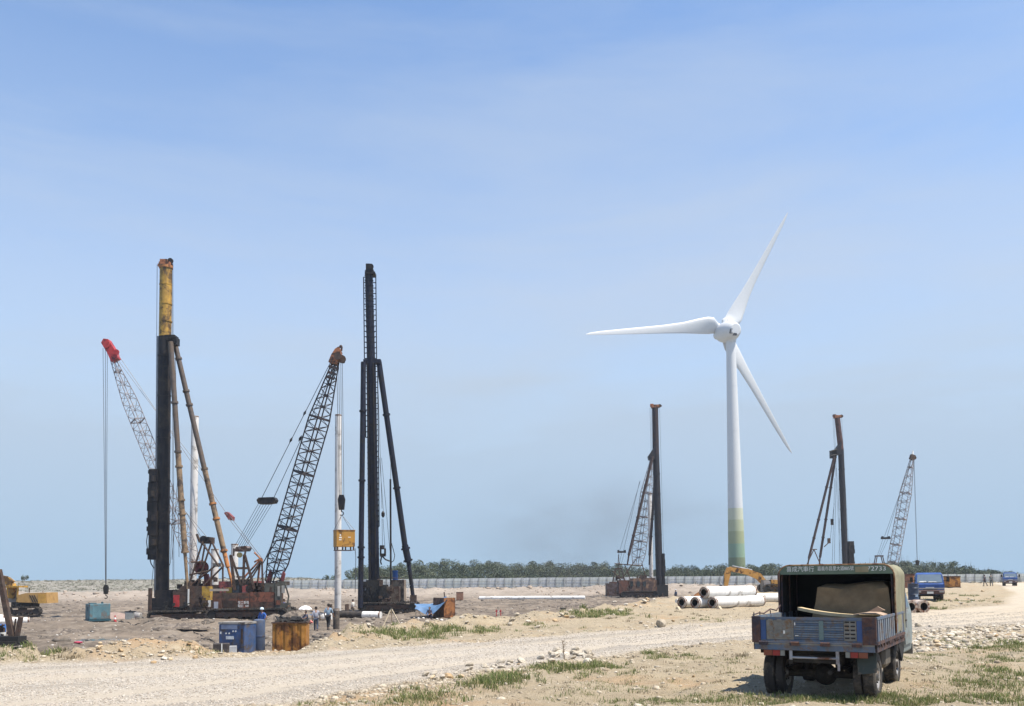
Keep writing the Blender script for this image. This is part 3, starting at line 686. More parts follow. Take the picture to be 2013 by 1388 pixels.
# ------------------------------------------------------------------ wood behind the fence, single trees
def leaf_mat(name, c0, c1, c2):
    m, nt, b = new_mat(name); at = nt.nodes.new('ShaderNodeAttribute'); at.attribute_name = 'tone'
    c = mixc(nt, ramp(nt, at.outputs['Fac'], .05, .6), c0, c1); c = mixc(nt, ramp(nt, at.outputs['Fac'], .7, .95), c, c2)
    nt.links.new(c, b.inputs['Base Color']); b.inputs['Roughness'].default_value = .6; b.inputs['Specular IOR Level'].default_value = .25; return m
M_LEAF = leaf_mat('casuarina_leaf', (.045, .064, .036), (.075, .096, .052), (.115, .128, .072))
M_BARK = mat('tree_bark', (.14, .11, .085), .9, var=.3, scale=6)
def crown_arrays(c, rx, rz, n, leaf, r2, spiky=.0):
    k = max(5, int(rx * 4)); cl = r2.normal(0, .45, (k, 3)); cl = cl / np.maximum(1, np.linalg.norm(cl, axis=1))[:, None]
    w = r2.integers(0, k, n); p = cl[w] + r2.normal(0, .30, (n, 3))
    ln_ = np.linalg.norm(p, axis=1); p = p * np.minimum(1, (.92 + .12 * r2.uniform(0, 1, n)) / np.maximum(ln_, 1e-3))[:, None]
    p[:, 2] = p[:, 2] * .95 + spiky * np.abs(r2.normal(0, .3, n))
    pos = np.array(c) + p * np.array([rx, rx, rz])
    d = r2.normal(0, 1, (n, 3)); d /= np.linalg.norm(d, axis=1)[:, None]
    e = np.cross(d, r2.normal(0, 1, (n, 3))); e /= np.linalg.norm(e, axis=1)[:, None]
    s = leaf * r2.uniform(.6, 1.5, (n, 1))
    V = np.stack([pos - d * s, pos + e * s * .8, pos + d * s], 1)
    tone = np.clip(r2.uniform(0, 1, k)[w] * .6 + r2.uniform(0, .5, n), 0, 1)
    return V, np.repeat(tone, 3)
def leaves_object(name, V, tone, m, parent=None):
    n = len(V); me = bpy.data.meshes.new(name); me.vertices.add(n * 3); me.vertices.foreach_set('co', V.reshape(-1).astype(np.float32))
    me.loops.add(n * 3); me.loops.foreach_set('vertex_index', np.arange(n * 3, dtype=np.int32)); me.polygons.add(n); me.polygons.foreach_set('loop_start', np.arange(n) * 3); me.update()
    me.attributes.new('tone', 'FLOAT', 'POINT').data.foreach_set('value', tone.astype(np.float32)); me.materials.append(m)
    o = bpy.data.objects.new(name, me); COL.objects.link(o); o.parent = parent; return o
def wood():
    r2 = np.random.default_rng(12); Vs = []; Ts = []; tr = MB()
    top = line((664, 1133), (678, 1122), (695, 1114), (720, 1108), (760, 1105), (820, 1103), (900, 1101), (960, 1099), (1040, 1101), (1150, 1103), (1230, 1107), (1300, 1115), (1360, 1111), (1420, 1107), (1500, 1105), (1560, 1109), (1640, 1107), (1700, 1106), (1770, 1103), (1800, 1101), (1860, 1105), (1920, 1113), (1960, 1119), (2000, 1125), (2060, 1128))
    for row, (Yr, step, frac) in enumerate(((217, 10, .50), (223, 15, .80), (232, 17, .95), (246, 17, 1.0))):
        px = 668 + row * 4
        while px < 2070:
            px += step * r2.uniform(.45, 1.5); Y = Yr + r2.uniform(-4, 4)
            if px < 690 and row > 1: continue
            py = top(px) - 3 + abs(r2.normal(0, 3.4)); p = P(px, py, Y); g = -.25; h = (p.z - g) * frac * r2.uniform(.86, 1.04)
            if h < .7: continue
            rx = min(r2.uniform(1.5, 3.0), h * .62); rz = min(h * .48, rx * r2.uniform(.8, 1.15)); cz = g + h - rz; tone0 = r2.uniform(-.28, .28)
            V, T = crown_arrays((p.x, p.y, cz), rx, rz, int(460 + 260 * rx), .165, r2, .2 if px > 1740 else .0); Vs.append(V); Ts.append(np.clip(T + tone0, 0, 1))
            if row == 0 or r2.uniform() < .5:        # undergrowth below the crown
                V, T = crown_arrays((p.x, p.y - .5, g + h * .25), rx * 1.2, h * .3, 200, .17, r2); Vs.append(V); Ts.append(T)
            tr.tube((p.x, p.y, g), (p.x + r2.uniform(-.3, .3), p.y, g + h * .8), .12, .03, 5)
            if px > 1700 and r2.uniform() < .6:      # bare twigs poking out of the top at the right
                for _ in range(3):
                    q = Vector((p.x + r2.uniform(-1, 1), p.y, cz)); tr.tube(q, q + Vector((r2.uniform(-.4, .4), 0, h * r2.uniform(.4, .7))), .035, .012, 4)
    o = leaves_object('casuarina_wood', np.concatenate(Vs), np.concatenate(Ts), M_LEAF); stuff(o); o['label'] = 'dark green windbreak wood behind the boundary fence'
    tr.build('wood_trunks', M_BARK, o, fix=False)
wood()
def tree(px, py_top, Y, rx, label, leaf=.2, m=M_LEAF):
    p = P(px, py_top, Y); g = gz(p.x, p.y); h = p.z - g; r2 = np.random.default_rng(int(px))
    t = thing('tree', label, 'tree', (p.x, p.y, g))
    V, T = crown_arrays((0, 0, h * .48), rx, h * .5, 420, leaf, r2, .2); leaves_object('crown', V, T, m, t)
    tb = MB(); tb.tube((0, 0, -.2), (.1, 0, h * .7), .14, .04, 6)
    for a in range(4): tb.tube((0, 0, h * .3), (rx * .6 * math.cos(a * 1.6), rx * .6 * math.sin(a * 1.6), h * .7), .06, .02, 5)
    tb.build('trunk', M_BARK, t)
tree(640, 1130, 212, .9, 'small low tree just left of the standing white pile above the fence')
tree(656, 1126, 214, 1.3, 'low bushy tree at the left end of the wood, right behind the standing white pile')
tree(49, 1129, 300, 1.1, 'lone dark bush on the skyline of the grey ridge at left')
r2 = np.random.default_rng(77); Vs = []; Ts = []
for _ in range(1300):      # scrub on the ridge and at the bank top
    px = r2.uniform(-40, 640); Y = r2.uniform(222, 300); p = P(px, 1145, Y); g = gz(p.x, p.y); h = r2.uniform(.15, .55)
    V, T = crown_arrays((p.x, p.y, g + h * .3), h * 2.2, h * .6, 26, .13, r2); Vs.append(V); Ts.append(T)
for _ in range(300):
    px = r2.uniform(500, 2050); Y = r2.uniform(186, 204); p = P(px, 1150, Y); g = gz(p.x, p.y); h = r2.uniform(.15, .5)
    V, T = crown_arrays((p.x, p.y, g + h * .2), h * 1.3, h * .6, 26, .12, r2); Vs.append(V); Ts.append(T)
stuff(leaves_object('low_scrub', np.concatenate(Vs), np.concatenate(Ts), leaf_mat('dry_scrub_leaf', (.14, .14, .10), (.19, .18, .13), (.26, .24, .18))))['label'] = 'low dry scrub on the ridge and bank in front of the fence'

# ------------------------------------------------------------------ site machine kit
def lattice(root, A, B, wid, dep, hint, n, rc, rl, m, t0=.10, t1=.18, k0=.55, k1=.35, name='lattice_boom'):
    A, B = Vector(A), Vector(B); a = (B - A).normalized(); s = Vector(hint); s = (s - a * s.dot(a)).normalized(); d = a.cross(s)
    def cor(t):
        k = 1.0
        if t < t0: k = k0 + (1 - k0) * t / t0
        if t > 1 - t1: k = 1 - (1 - k1) * (t - 1 + t1) / t1
        c = A.lerp(B, t); return [c + s * wid / 2 * k * i + d * dep / 2 * k * j for i, j in ((-1, -1), (1, -1), (1, 1), (-1, 1))]
    lac = MB()
    ts = [i / n for i in range(n + 1)]; cs = [cor(t) for t in ts]
    for i in range(n):
        for j in range(4):
            k = (j + 1) % 4
            if (i + j) % 2: lac.tube(cs[i][j], cs[i + 1][k], rl, rl, 4, False)
            else: lac.tube(cs[i][k], cs[i + 1][j], rl, rl, 4, False)
            if i % 2 == 0: lac.tube(cs[i][j], cs[i][k], rl, rl, 4, False)
    bo = lac.build(name, m, root, fix=False)
    for j in range(4):
        mb = MB()
        for i in range(n): mb.tube(cs[i][j], cs[i + 1][j], rc, rc, 6, False)
        mb.build('chord', m, bo, fix=False)
    fl = MB()
    for i in range(n // 4, n, max(3, n // 4)):      # joints between boom sections
        for j in range(4): fl.beam(cs[i][j], cs[i][(j + 1) % 4], rc * 2.6)
    fl.build('section_joint', m, bo)
    return bo
def crawler(root, c, length, height, width, rz, m=None, name='crawler_track'):
    m = m or M_TRACK; c = Vector(c); M = Matrix.Translation(c) @ Matrix.Rotation(rz, 4, 'Z'); r = height / 2; hl = length / 2 - r
    pts = []
    for i in range(9): a = -math.pi / 2 + math.pi * i / 8; pts.append((hl + r * math.cos(a), r + r * math.sin(a)))
    for i in range(9): a = math.pi / 2 + math.pi * i / 8; pts.append((-hl + r * math.cos(a), r + r * math.sin(a)))
    mb = MB(M); outer = [(x, -width / 2, z) for x, z in pts]; k = .80
    inner = [(x * .96, -width / 2, r + (z - r) * k) for x, z in pts]
    nP = len(pts); vs = outer + inner + [(x, width / 2, z) for x, _, z in outer] + [(x, width / 2, z) for x, _, z in inner]; fs = []
    for i in range(nP):
        j = (i + 1) % nP
        fs += [(i, j, nP + j, nP + i), (2 * nP + j, 2 * nP + i, 3 * nP + i, 3 * nP + j), (i, 2 * nP + i, 2 * nP + j, j), (nP + i, nP + j, 3 * nP + j, 3 * nP + i)]
    mb.add(vs, fs)
    per = 4 * hl + 2 * math.pi * r; ns = int(per / .22)
    for i in range(ns):         # grouser plates
        u = per * i / ns
        if u < 2 * hl: x, z, a = -hl + u, -.02, 0
        elif u < 2 * hl + math.pi * r: q = (u - 2 * hl) / r - math.pi / 2; x, z, a = hl + (r + .02) * math.cos(q), r + (r + .02) * math.sin(q), q + math.pi / 2
        elif u < 4 * hl + math.pi * r: x, z, a = hl - (u - 2 * hl - math.pi * r), height + .02, 0
        else: q = (u - 4 * hl - math.pi * r) / r + math.pi / 2; x, z, a = -hl + (r + .02) * math.cos(q), r + (r + .02) * math.sin(q), q + math.pi / 2
        mb.box((x, 0, z), (.13, width * 1.02, .05), rot=Matrix.Rotation(-a, 3, 'Y'))
    o = mb.build(name, m, root)
    fr = MB(M); fr.bb(-hl, hl, -width * .3, width * .3, r * .55, r * 1.45); fr.build('track_frame', M_DBROWN, o)
    for i in range(6):
        x = -hl + 2 * hl * i / 5; ro = MB(M)
        ro.tube((x, -width * .42, r * (1 if i in (0, 5) else .5)), (x, width * .42, r * (1 if i in (0, 5) else .5)), r * (.74 if i in (0, 5) else .34), n=14); ro.build('track_roller', M_DARK, o)
    return o
def stay(root, pts, r, m, collars, thin=None, cm=None):
    mb = MB()
    for a, b in zip(pts[:-1], pts[1:]): mb.tube(a, b, r, r, 12)
    o = mb.build('stay', m, root, True)
    if thin: MB().tube(pts[-1], thin, r * .62, r * .55, 10).build('stay_screw', cm or m, o, True)
    d = (pts[-1] - pts[0]); L0 = d.length
    for t in collars:
        c = pts[0].lerp(pts[-1], t); u = d.normalized(); MB().tube(c - u * .09, c + u * .09, r * 1.36, n=12).build('collar', cm or m, o, True)
    return o
class SH(list):
    """sheaves, each built as a part of its own"""
    def build(s, name, m, parent, smooth=True):
        for (c, r, w, ax) in s: MB().lathe([(r * .3, -w), (r, -w), (r * .86, 0), (r, w), (r * .3, w)], c, ax, 16).build(name, m, parent, True)
def sheave(mb, c, r, w, ax=(0, 1, 0)):
    mb.append((Vector(c), r, w, Vector(ax).normalized()))
def winch(root, c, r, w, m, ax=(0, 1, 0), name='winch_drum'):
    c = Vector(c); a = Vector(ax).normalized()
    return MB().lathe([(r * 1.35, -w / 2), (r * 1.35, -w / 2 + .06), (r, -w / 2 + .06), (r, w / 2 - .06), (r * 1.35, w / 2 - .06), (r * 1.35, w / 2)], c, a, 18).build(name, m, root, True)
def hook_block(root, top, h, w, m=None, hookm=None):
    m = m or M_BLACK; top = Vector(top); mb = MB()
    mb.ext([top + Vector(q) for q in ((-w * .3, -w * .25, 0), (w * .3, -w * .25, 0), (w * .5, -w * .25, -h * .3), (w * .35, -w * .25, -h), (-w * .35, -w * .25, -h), (-w * .5, -w * .25, -h * .3))], (0, w * .5, 0))
    o = mb.build('hook_block', m, root); hk = MB(); c = top + Vector((0, 0, -h - .32)); pr = []
    for i in range(11): a = R(100 - 24 * i); pr.append(c + Vector((.17 * math.cos(a), 0, .17 * math.sin(a))))
    hk.path([top + Vector((0, 0, -h))] + pr, .045, 6); hk.build('hook', hookm or m, o); return o
def panels(root, L, rows, Y, depth, name='panel'):
    for (x0, y0, x1, y1, m, off) in rows: pbox(L, x0, y0, x1, y1, Y + off, depth).build(name, m, root)
def bits(root, L, x0, y0, x1, y1, Y, depth, n, m, seed, name='fittings'):
    """hoses, boxes and pipework crowding a machine"""
    rr = random.Random(seed); mb = MB()
    for i in range(n):
        w, h = rr.uniform(3, 9), rr.uniform(3, 10); x = rr.uniform(x0, x1 - w); y = rr.uniform(y0, y1 - h); d = rr.uniform(0, depth)
        k = rr.random()
        if k < .5: pbox(L, x, y, x + w, y + h, Y + d, rr.uniform(.2, .6), mb)
        elif k < .8: mb.tube(L(x, y, Y + d), L(x + w, y + rr.uniform(-4, 4), Y + d), .05, n=6)
        else: mb.tube(L(x, y, Y + d), L(x, y + h, Y + d), .1, n=8)
    return stuff(mb.build(name, m, root))

# ------------------------------------------------------------------ pile driver with the yellow mast top
def rig_yellow():
    Y = 87.0; t = thing('pile_driver', 'crawler pile driver whose black mast has a yellow top, at left', 'pile driver', G(335, Y)); L = rel(t)
    b, mid, top = L(319.5, 1178, Y), L(324.5, 662, Y), L(326.5, 524, Y); r = .58
    mast = MB().tube(b, mid, r * 1.02, r, 22).build('mast', M_BLACK, t, True)
    up = MB().tube(mid, top, r, r, 22).build('mast_top_section', M_YEL, t, True); up['label'] = 'faded yellow top section of the mast'
    for py in (700, 778, 860, 945, 1030, 1110): MB().tube(L(322.9 - (py - 790) * .008, py - 1.5, Y), L(322.9 - (py - 790) * .008, py + 1.5, Y), r * 1.09, n=22).build('mast_flange', M_BLACK, mast, True)
    for py in (560, 598, 632): MB().tube(L(325.9, py - 1, Y), L(325.8, py + 1, Y), r * 1.05, n=22).build('mast_flange', M_YEL, up, True)
    MB().tube(L(326.5, 528, Y), L(326.6, 523, Y), r * 1.12, n=20).build('top_flange', M_OSTAY, up, True)
    for x0 in (-.66, -.56): MB().beam(b + Vector((x0, -.28, .2)), mid + Vector((x0, -.28, 0)), .07).build('guide_rail', mat('worn_rail_steel', (.22, .22, .23), .4, metal=.5), mast)
    tb = MB(); pbox(L, 312, 514, 333, 523, Y - .5, 1.0, tb); pbox(L, 310, 518, 314, 523, Y - .3, .6, tb); pbox(L, 314, 509, 328, 515, Y - .35, .7, tb); tb.build('top_block', M_OLAT, up)
    sh = SH(); sheave(sh, L(335, 513, Y), .27, .10); sheave(sh, L(335, 520, Y), .2, .08); sh.build('sheave', M_BLACK, up, True)
    br = MB(); pbox(L, 322, 658, 343, 668, Y - .55, 1.1, br); pbox(L, 334, 662, 346, 676, Y - .5, 1.0, br); br.tube(L(336, 662, Y - .7), L(336, 662, Y + .7), .22, n=10); br.tube(L(343, 670, Y - .8), L(343, 670, Y + .8), .22, n=10); br.build('stay_bracket', M_BLACK, mast)
    stay(t, [L(335.5, 672, Y - .8), L(350, 890, Y - 1.0)], .25, mat('brown_grey_stay', (.105, .082, .068), .6, wear=(.16, .11, .07), amt=.3), [.55, .99])
    stay(t, [L(350, 890, Y - 1.0), L(363.5, 1085, Y - 1.2)], .26, M_TAN, [.14, .48, .62, 1.0], L(369, 1158, Y - 1.3), M_TAN)
    stay(t, [L(344, 676, Y + .9), L(402, 922, Y + 1.0)], .25, MATS['brown_grey_stay'], [.12, .38, .49, 1.0])
    stay(t, [L(402, 922, Y + 1.0), L(441, 1086, Y + .6)], .26, M_TAN, [.42, .60, .98], None, M_OSTAY)
    stay(t, [L(441, 1086, Y + .6), L(448, 1115, Y + .4)], .21, M_OSTAY, [], L(464, 1178, Y + .2), M_OSTAY)
    # diesel hammer on the left of the mast: stacked castings
    hm = MB()
    for (x0, y0, x1, y1, o) in ((293, 922, 308, 950, 0), (291, 948, 308, 985, -.15), (289, 985, 308, 1004, .05), (290, 1004, 308, 1030, -.1), (288, 1018, 293, 1026, 0), (290.5, 1030, 308, 1052, 0), (292, 1050, 308, 1078, .1), (287.5, 1078, 308, 1090, -.1), (290, 1088, 308, 1100, 0), (288, 1035, 291, 1044, 0), (291, 924, 294, 931, 0), (290, 958, 292, 972, 0)):
        pbox(L, x0, y0, x1, y1, Y - .7 + o, 1.2, hm)
    for py in (935, 965, 1012, 1060): hm.tube(L(300, py, Y - .75), L(300, py + 12, Y - .75), .3, n=12)
    h = hm.build('hammer', M_BLACK, t)
    hs = MB(); hs.path([L(295, 1100, Y), L(297, 1108, Y), L(302, 1116, Y), L(308, 1119, Y)], .05, 5); hs.path([L(291, 1044, Y), L(288, 1065, Y), L(290, 1080, Y)], .04, 5); hs.build('hose', M_BLACK, h)
    # ropes along the mast
    rp = MB()
    for x0, x1 in ((338.5, 340), (340, 342)): rp.rope(L(x0, 514, Y), L(x1, 1150, Y), .02)
    for (a, c) in (((309, 520), (305, 1060)), ((303, 1100), (298, 1150)), ((345, 700), (352, 1095)), ((352, 900), (338, 1100)), ((341, 950), (335, 1108)), ((352, 985), (398, 1060)), ((360, 1000), (410, 1060))): rp.rope(L(*a, Y + .3), L(*c, Y + .3), .025)
    rp.build('wire_rope', M_ROPE, t, fix=False)
    # base machine
    g = -L(0, 0, 0).z * 0
    fb = MB(); pbox(L, 291, 1176, 345, 1200, Y - 1.0, 2.2, fb); pbox(L, 305, 1160, 335, 1180, Y - .8, 1.8, fb); pbox(L, 300, 1195, 380, 1206, Y - 1.3, 2.8, fb); fb.build('front_frame', M_BLACK, t)
    pbox(L, 291.5, 1156, 297, 1202, Y - 1.1, .25).build('front_post', M_DBROWN, t)
    bd = MB(); pbox(L, 340, 1162, 373, 1203, Y - 1.4, 2.9, bd); bd.ext([L(345, 1163, Y - 1.4), L(373, 1163, Y - 1.4), L(373, 1143, Y - 1.4), L(358, 1153, Y - 1.4)], (0, 2.8, 0)); bd.build('engine_house', M_DBROWN, t)
    pb = pbox(L, 341, 1170, 352, 1193, Y - 1.47, .07).build('hatch_door', M_RED, t); pb['label'] = 'red hatch door'
    pbox(L, 369, 1158, 371.5, 1190, Y - 1.50, .07).build('white_strip', M_LETTER, t)
    bd = MB(); pbox(L, 373, 1152, 396, 1204, Y - 1.35, 2.8, bd); pbox(L, 396, 1180, 420, 1206, Y - 1.32, 2.7, bd); bd.build('machine_house', M_DBROWN, t)
    pbox(L, 395, 1153, 412, 1182, Y - 1.30, .9).build('fuel_tank', M_YEL2, t)
    pbox(L, 398, 1184, 416, 1204, Y - 1.40, .06).build('access_panel', mat('mud_yellow_panel', (.17, .12, .05), .7, wear=DKRUST, amt=.5), t)
    pbox(L, 409, 1180, 414, 1193, Y - 1.46, .05).build('notice', M_LETTER, t)
    bits(t, L, 297, 1182, 375, 1210, Y - 1.7, .5, 26, M_DARK, 3); bits(t, L, 376, 1165, 418, 1205, Y - 1.7, .3, 12, M_DBROWN, 4)
    bits(t, L, 346, 1140, 400, 1158, Y - .8, 1.6, 14, M_BLACK, 5)
    # gantry
    ga = MB()
    for (a, c) in (((398, 1066), (371, 1152)), ((416, 1064), (388, 1152)), ((398, 1068), (431, 1114)), ((417, 1066), (440, 1114)), ((374, 1152), (422, 1113)), ((400, 1152), (438, 1114)), ((438, 1116), (438, 1165)), ((416, 1116), (414, 1160)), ((376, 1105), (404, 1105)), ((372, 1130), (412, 1122)), ((403, 1070), (396, 1110))):
        for dy in (-.7, .7): ga.tube(L(*a, Y + dy), L(*c, Y + dy), .09, n=6)
    for q in ((398, 1066), (417, 1065), (438, 1115), (374, 1130)): ga.tube(L(*q, Y - .8), L(*q, Y + .8), .11, n=8)
    ga.build('gantry', M_DBROWN, t)
    gh = MB(); pbox(L, 393, 1056, 414, 1068, Y - .6, 1.2, gh); gh.tube(L(416, 1060, Y - .8), L(416, 1060, Y + .8), .2, n=10); gh.tube(L(387, 1050, Y), L(393, 1066, Y), .13, n=8); gh.build('gantry_head', M_DBROWN, t)
    sh = SH(); sheave(sh, L(400, 1060, Y - .65), .33, .06); sheave(sh, L(409, 1061, Y - .65), .28, .06); sh.build('sheave', M_BLACK, t, True)
    pbox(L, 418, 1107, 434, 1114, Y - .6, .8).build('walkway_board', mat('bleached_board', (.36, .31, .25), .8), t)
    MB().lathe([(.68, -.1), (.70, 0), (.68, .1)], L(396, 1116, Y + 1.2), (.55, -.84, 0), 24).build('cable_reel', M_DRED, t, True)
    lg = MB(); lg.ext([L(400, 1128, Y + 1.1), L(408, 1128, Y + 1.1), L(416, 1154, Y + 1.1), L(402, 1154, Y + 1.1)], (0, .4, 0)); lg.build('reel_stand', M_DRED, t)
    for dy in (-1.7, 1.5): crawler(t, L(362, 1212, Y + dy) * 1 + Vector((0, 0, -.40)), 6.6, .92, .75, 0)
    MB().tube(L(297, 1214, Y - 2.2), L(318, 1214, Y - 2.2), .2, n=14).build('outrigger_foot', M_DBROWN, t)
    return t
rig_yellow()

# ------------------------------------------------------------------ red tipped crane behind it
def crane_red():
    Y = 99.0; t = thing('crawler_crane', 'grey lattice boom crawler crane with red boom head, behind the yellow topped pile driver', 'crane', G(440, Y)); L = rel(t)
    lattice(t, L(392, 1128, Y), L(222, 706, Y + 2), 1.15, 1.15, (.8, -.6, 0), 34, .045, .026, M_GREY, .12, .2)
    hd = MB(); a, c = L(228, 709, Y + 2), L(209, 672, Y + 2); u = (c - a).normalized(); v = Vector((u.z, 0, -u.x))
    hd.ext([a - v * .42 - Vector((0, .45, 0)), a + v * .42 - Vector((0, .45, 0)), a + u * .9 + v * .55 - Vector((0, .45, 0)), c + v * .42 - Vector((0, .45, 0)), c + u * .3 - Vector((0, .45, 0)), c - v * .45 - Vector((0, .45, 0)), a + u * 1.0 - v * .35 - Vector((0, .45, 0))], (0, .9, 0)); hd.build('boom_head', M_RED, t)
    sh = SH(); sheave(sh, L(209, 677, Y + 1.45), .40, .07); sheave(sh, L(229, 692, Y + 1.45), .3, .07); sh.build('sheave', M_RED, t, True)
    rp = MB()
    for x0, x1 in ((202.5, 207.3), (207, 208), (211, 209)): rp.rope(L(x0, 684, Y + 2), L(x1, 1150, Y + 2), .026)
    for dy in (0, .9): rp.rope(L(230, 694, Y + 2 + dy - .4), L(447, 1012, Y + dy), .03); rp.rope(L(450, 1020, Y + dy), L(510, 1096, Y + dy), .03); rp.rope(L(453, 1016, Y + dy), L(514, 1096, Y + dy), .03)
    rp.rope(L(226, 700, Y + 2), L(300, 800, Y + 1), .025); rp.rope(L(300, 800, Y + 1), L(398, 925, Y + .5), .025); rp.build('wire_rope', M_ROPE, t, fix=False)
    hook_block(t, L(208.5, 1150, Y + 2), 1.0, .55, M_DARK)
    bl = MB(); bl.ext([L(440, 1008, Y), L(446, 1006, Y), L(457, 1016, Y), L(456, 1023, Y), L(449, 1022, Y)], (0, .9, 0)); bl.build('pendant_block', M_DRED, t)
    ga = MB()
    for dy in (-.7, .7):
        for (p, q) in (((512, 1100), (466, 1150)), ((512, 1100), (505, 1160)), ((515, 1100), (516, 1160)), ((500, 1105), (512, 1098)), ((500, 1086), (514, 1100))): ga.tube(L(*p, Y + dy), L(*q, Y + dy), .10, n=6)
    ga.tube(L(513, 1100, Y - .9), L(513, 1100, Y + .9), .2, n=10); ga.build('gantry', M_OLAT, t)
    pbox(L, 432, 1143, 505, 1196, Y - 1.4, 2.8).build('machine_house', M_DRED, t); pbox(L, 505, 1152, 523, 1190, Y - 1.4, 2.8).build('counterweight', M_DRED, t)
    pbox(L, 385, 1150, 432, 1190, Y - 1.2, 2.4).build('boom_foot_frame', M_DBROWN, t)
    for dy in (-1.8, 1.8): crawler(t, Vector((0, dy, .04)), 6.2, 1.0, .75, 0)
    bits(t, L, 390, 1130, 500, 1150, Y - 1, 1.5, 10, M_DBROWN, 15)
crane_red()

# ------------------------------------------------------------------ brown crane carrying the yellow box
def crane_brown():
    Y = 82.0; t = thing('crawler_crane', 'rusty brown crawler crane with dark lattice boom leaning right, carrying the yellow box', 'crane', G(490, Y)); L = rel(t)
    lattice(t, L(534, 1146, Y + .5), L(660, 712, Y - 2), 1.45, 1.30, (.72, -.70, 0), 40, .062, .034, M_DLAT, .10, .26, .6, .30)
    ft = MB(); ft.ext([L(522, 1146, Y), L(530, 1120, Y), L(535, 1128, Y), L(530, 1146, Y)], (0, .3, 0)); ft.build('boom_foot', M_DRED, t); ft = MB(); ft.ext([L(548, 1146, Y), L(556, 1122, Y), L(560, 1128, Y), L(556, 1146, Y)], (0, .3, 0)); ft.build('boom_foot', M_DRED, t)
    hd = MB(); a, c = L(655, 716, Y - 2), L(665, 690, Y - 2); u = (c - a).normalized(); v = Vector((u.z, 0, -u.x)); o = Vector((0, .5, 0))
    hd.ext([a - v * .36 - o, a + v * .38 - o, a + u * .8 + v * .45 - o, c + v * .34 - o, c + u * .3 - o, c - v * .22 - o, a + u * .7 - v * .34 - o], (0, .8, 0)); hd.build('boom_head', M_OLAT, t)
    gr = MB()
    for py, px in ((722, 654), (733, 651), (742, 648)): gr.beam(L(px - 7, py - 2, Y - 2.6), L(px + 9, py + 3, Y - 2.6), .22); gr.beam(L(px - 7, py - 2, Y - 1.4), L(px + 9, py + 3, Y - 1.4), .22)
    gr.build('head_plates', M_DLAT, t)
    fi = MB(); fi.path([L(664, 692, Y - 2), L(667, 684, Y - 2), L(670, 679, Y - 2), L(672, 682, Y - 2), L(671, 690, Y - 2)], .09, 6); fi.build('horn', M_DBROWN, t)
    sh = SH(); sheave(sh, L(672, 706, Y - 2), .36, .07); sheave(sh, L(664, 700, Y - 2.55), .33, .06); sheave(sh, L(675, 711, Y - 2), .15, .06); sh.build('sheave', M_DBROWN, t, True)
    # bail and pendants
    bl = MB(); bl.ext([L(504, 983, Y), L(508, 978, Y), L(538, 977, Y), L(541, 982, Y), L(538, 988, Y), L(524, 990, Y), L(507, 990, Y)], (0, 1.2, 0)); bl.build('bail', M_BLACK, t)
    rp = MB(); rp.rope(L(515, 978, Y), L(652, 708, Y - 2.5), .035); rp.rope(L(539, 977, Y + 1), L(664, 708, Y - 1.5), .035)
    for i in range(6): rp.rope(L(508 + i * 5.5, 990, Y + .2 * i), L(461 + i * 4.4, 1075, Y + .2 * i), .02)
    for x0, x1 in ((662, 667), (666, 669), (670, 672), (673, 676)): rp.rope(L(x0, 712, Y - 2), L(x1, 976, Y - 2.6), .022)
    rp.rope(L(545, 1060, Y), L(515, 1110, Y), .05); rp.rope(L(556, 1020, Y), L(520, 1102, Y), .03); rp.rope(L(548, 1080, Y), L(512, 1140, Y), .025)
    rp.build('wire_rope', M_ROPE, t, fix=False)
    tk = MB()
    for px, py in ((599, 812), (572, 865), (590, 862)): tk.lathe([(.02, -.3), (.12, 0), (.02, .3)], L(px, py, Y - 1.2), (.45, 0, .9), 8)
    tk.build('rope_socket', M_BLACK, t)
    hook_block(t, L(671.5, 973, Y - 2.6), 1.3, .62)
    # house: separate rusty panels
    pbox(L, 418, 1166, 540, 1206, Y - 1.2, 3.0).build('machine_house', M_DBROWN, t)
    M_PAN2 = mat('rust_red_panel', (.20, .070, .040), .7, var=.3, wear=(.085, .045, .03), amt=.35, wscale=2.0, streak=.4)
    panels(t, L, [(419, 1167, 437, 1207, M_BROWN, -.05), (438.5, 1177, 466, 1207, M_BROWN, -.05), (438.5, 1167, 466, 1176, M_DBROWN, -.03), (467.5, 1176, 490, 1208, M_PAN2, -.06), (467.5, 1166, 490, 1175, M_BROWN, -.04), (492, 1164, 539, 1183, M_PAN2, -.05), (492, 1184, 516, 1207, M_BROWN, -.05), (517.5, 1184, 539, 1206, M_BROWN, -.04)], Y - 1.2, .06)
    pbox(L, 441, 1181, 464, 1196, Y - 1.29, .05).build('radiator_grille', M_DARK, t)
    gl = MB()
    for i in range(6): pbox(L, 441, 1181.5 + i * 2.4, 464, 1182.6 + i * 2.4, Y - 1.33, .04, gl)
    gl.build('grille_slats', M_DBROWN, t)
    pbox(L, 420.5, 1183, 428.5, 1202, Y - 1.30, .03).build('notice_plate', mat('grey_notice', (.33, .34, .38), .6), t)
    Mt = Matrix.Translation(L(478.5, 1185, Y - 1.29)) @ Matrix.Rotation(R(90), 4, 'X'); lettering('lettering', '榮工重機', .30, M_LETTER, t, Mt, .95)
    Mt = Matrix.Translation(L(478.5, 1191.5, Y - 1.29)) @ Matrix.Rotation(R(90), 4, 'X'); lettering('lettering', '電話：681', .28, M_LETTER, t, Mt, .95)
    lo = MB(); pbox(L, 425, 1205, 540, 1213, Y - 1.0, 2.6, lo); lo.tube(L(490, 1222, Y + .3), L(490, 1208, Y + .3), 1.1, n=24); lo.build('slew_ring', M_DARK, t)
    # cab at the right end
    cb = MB(); M_ = M_OLIVE
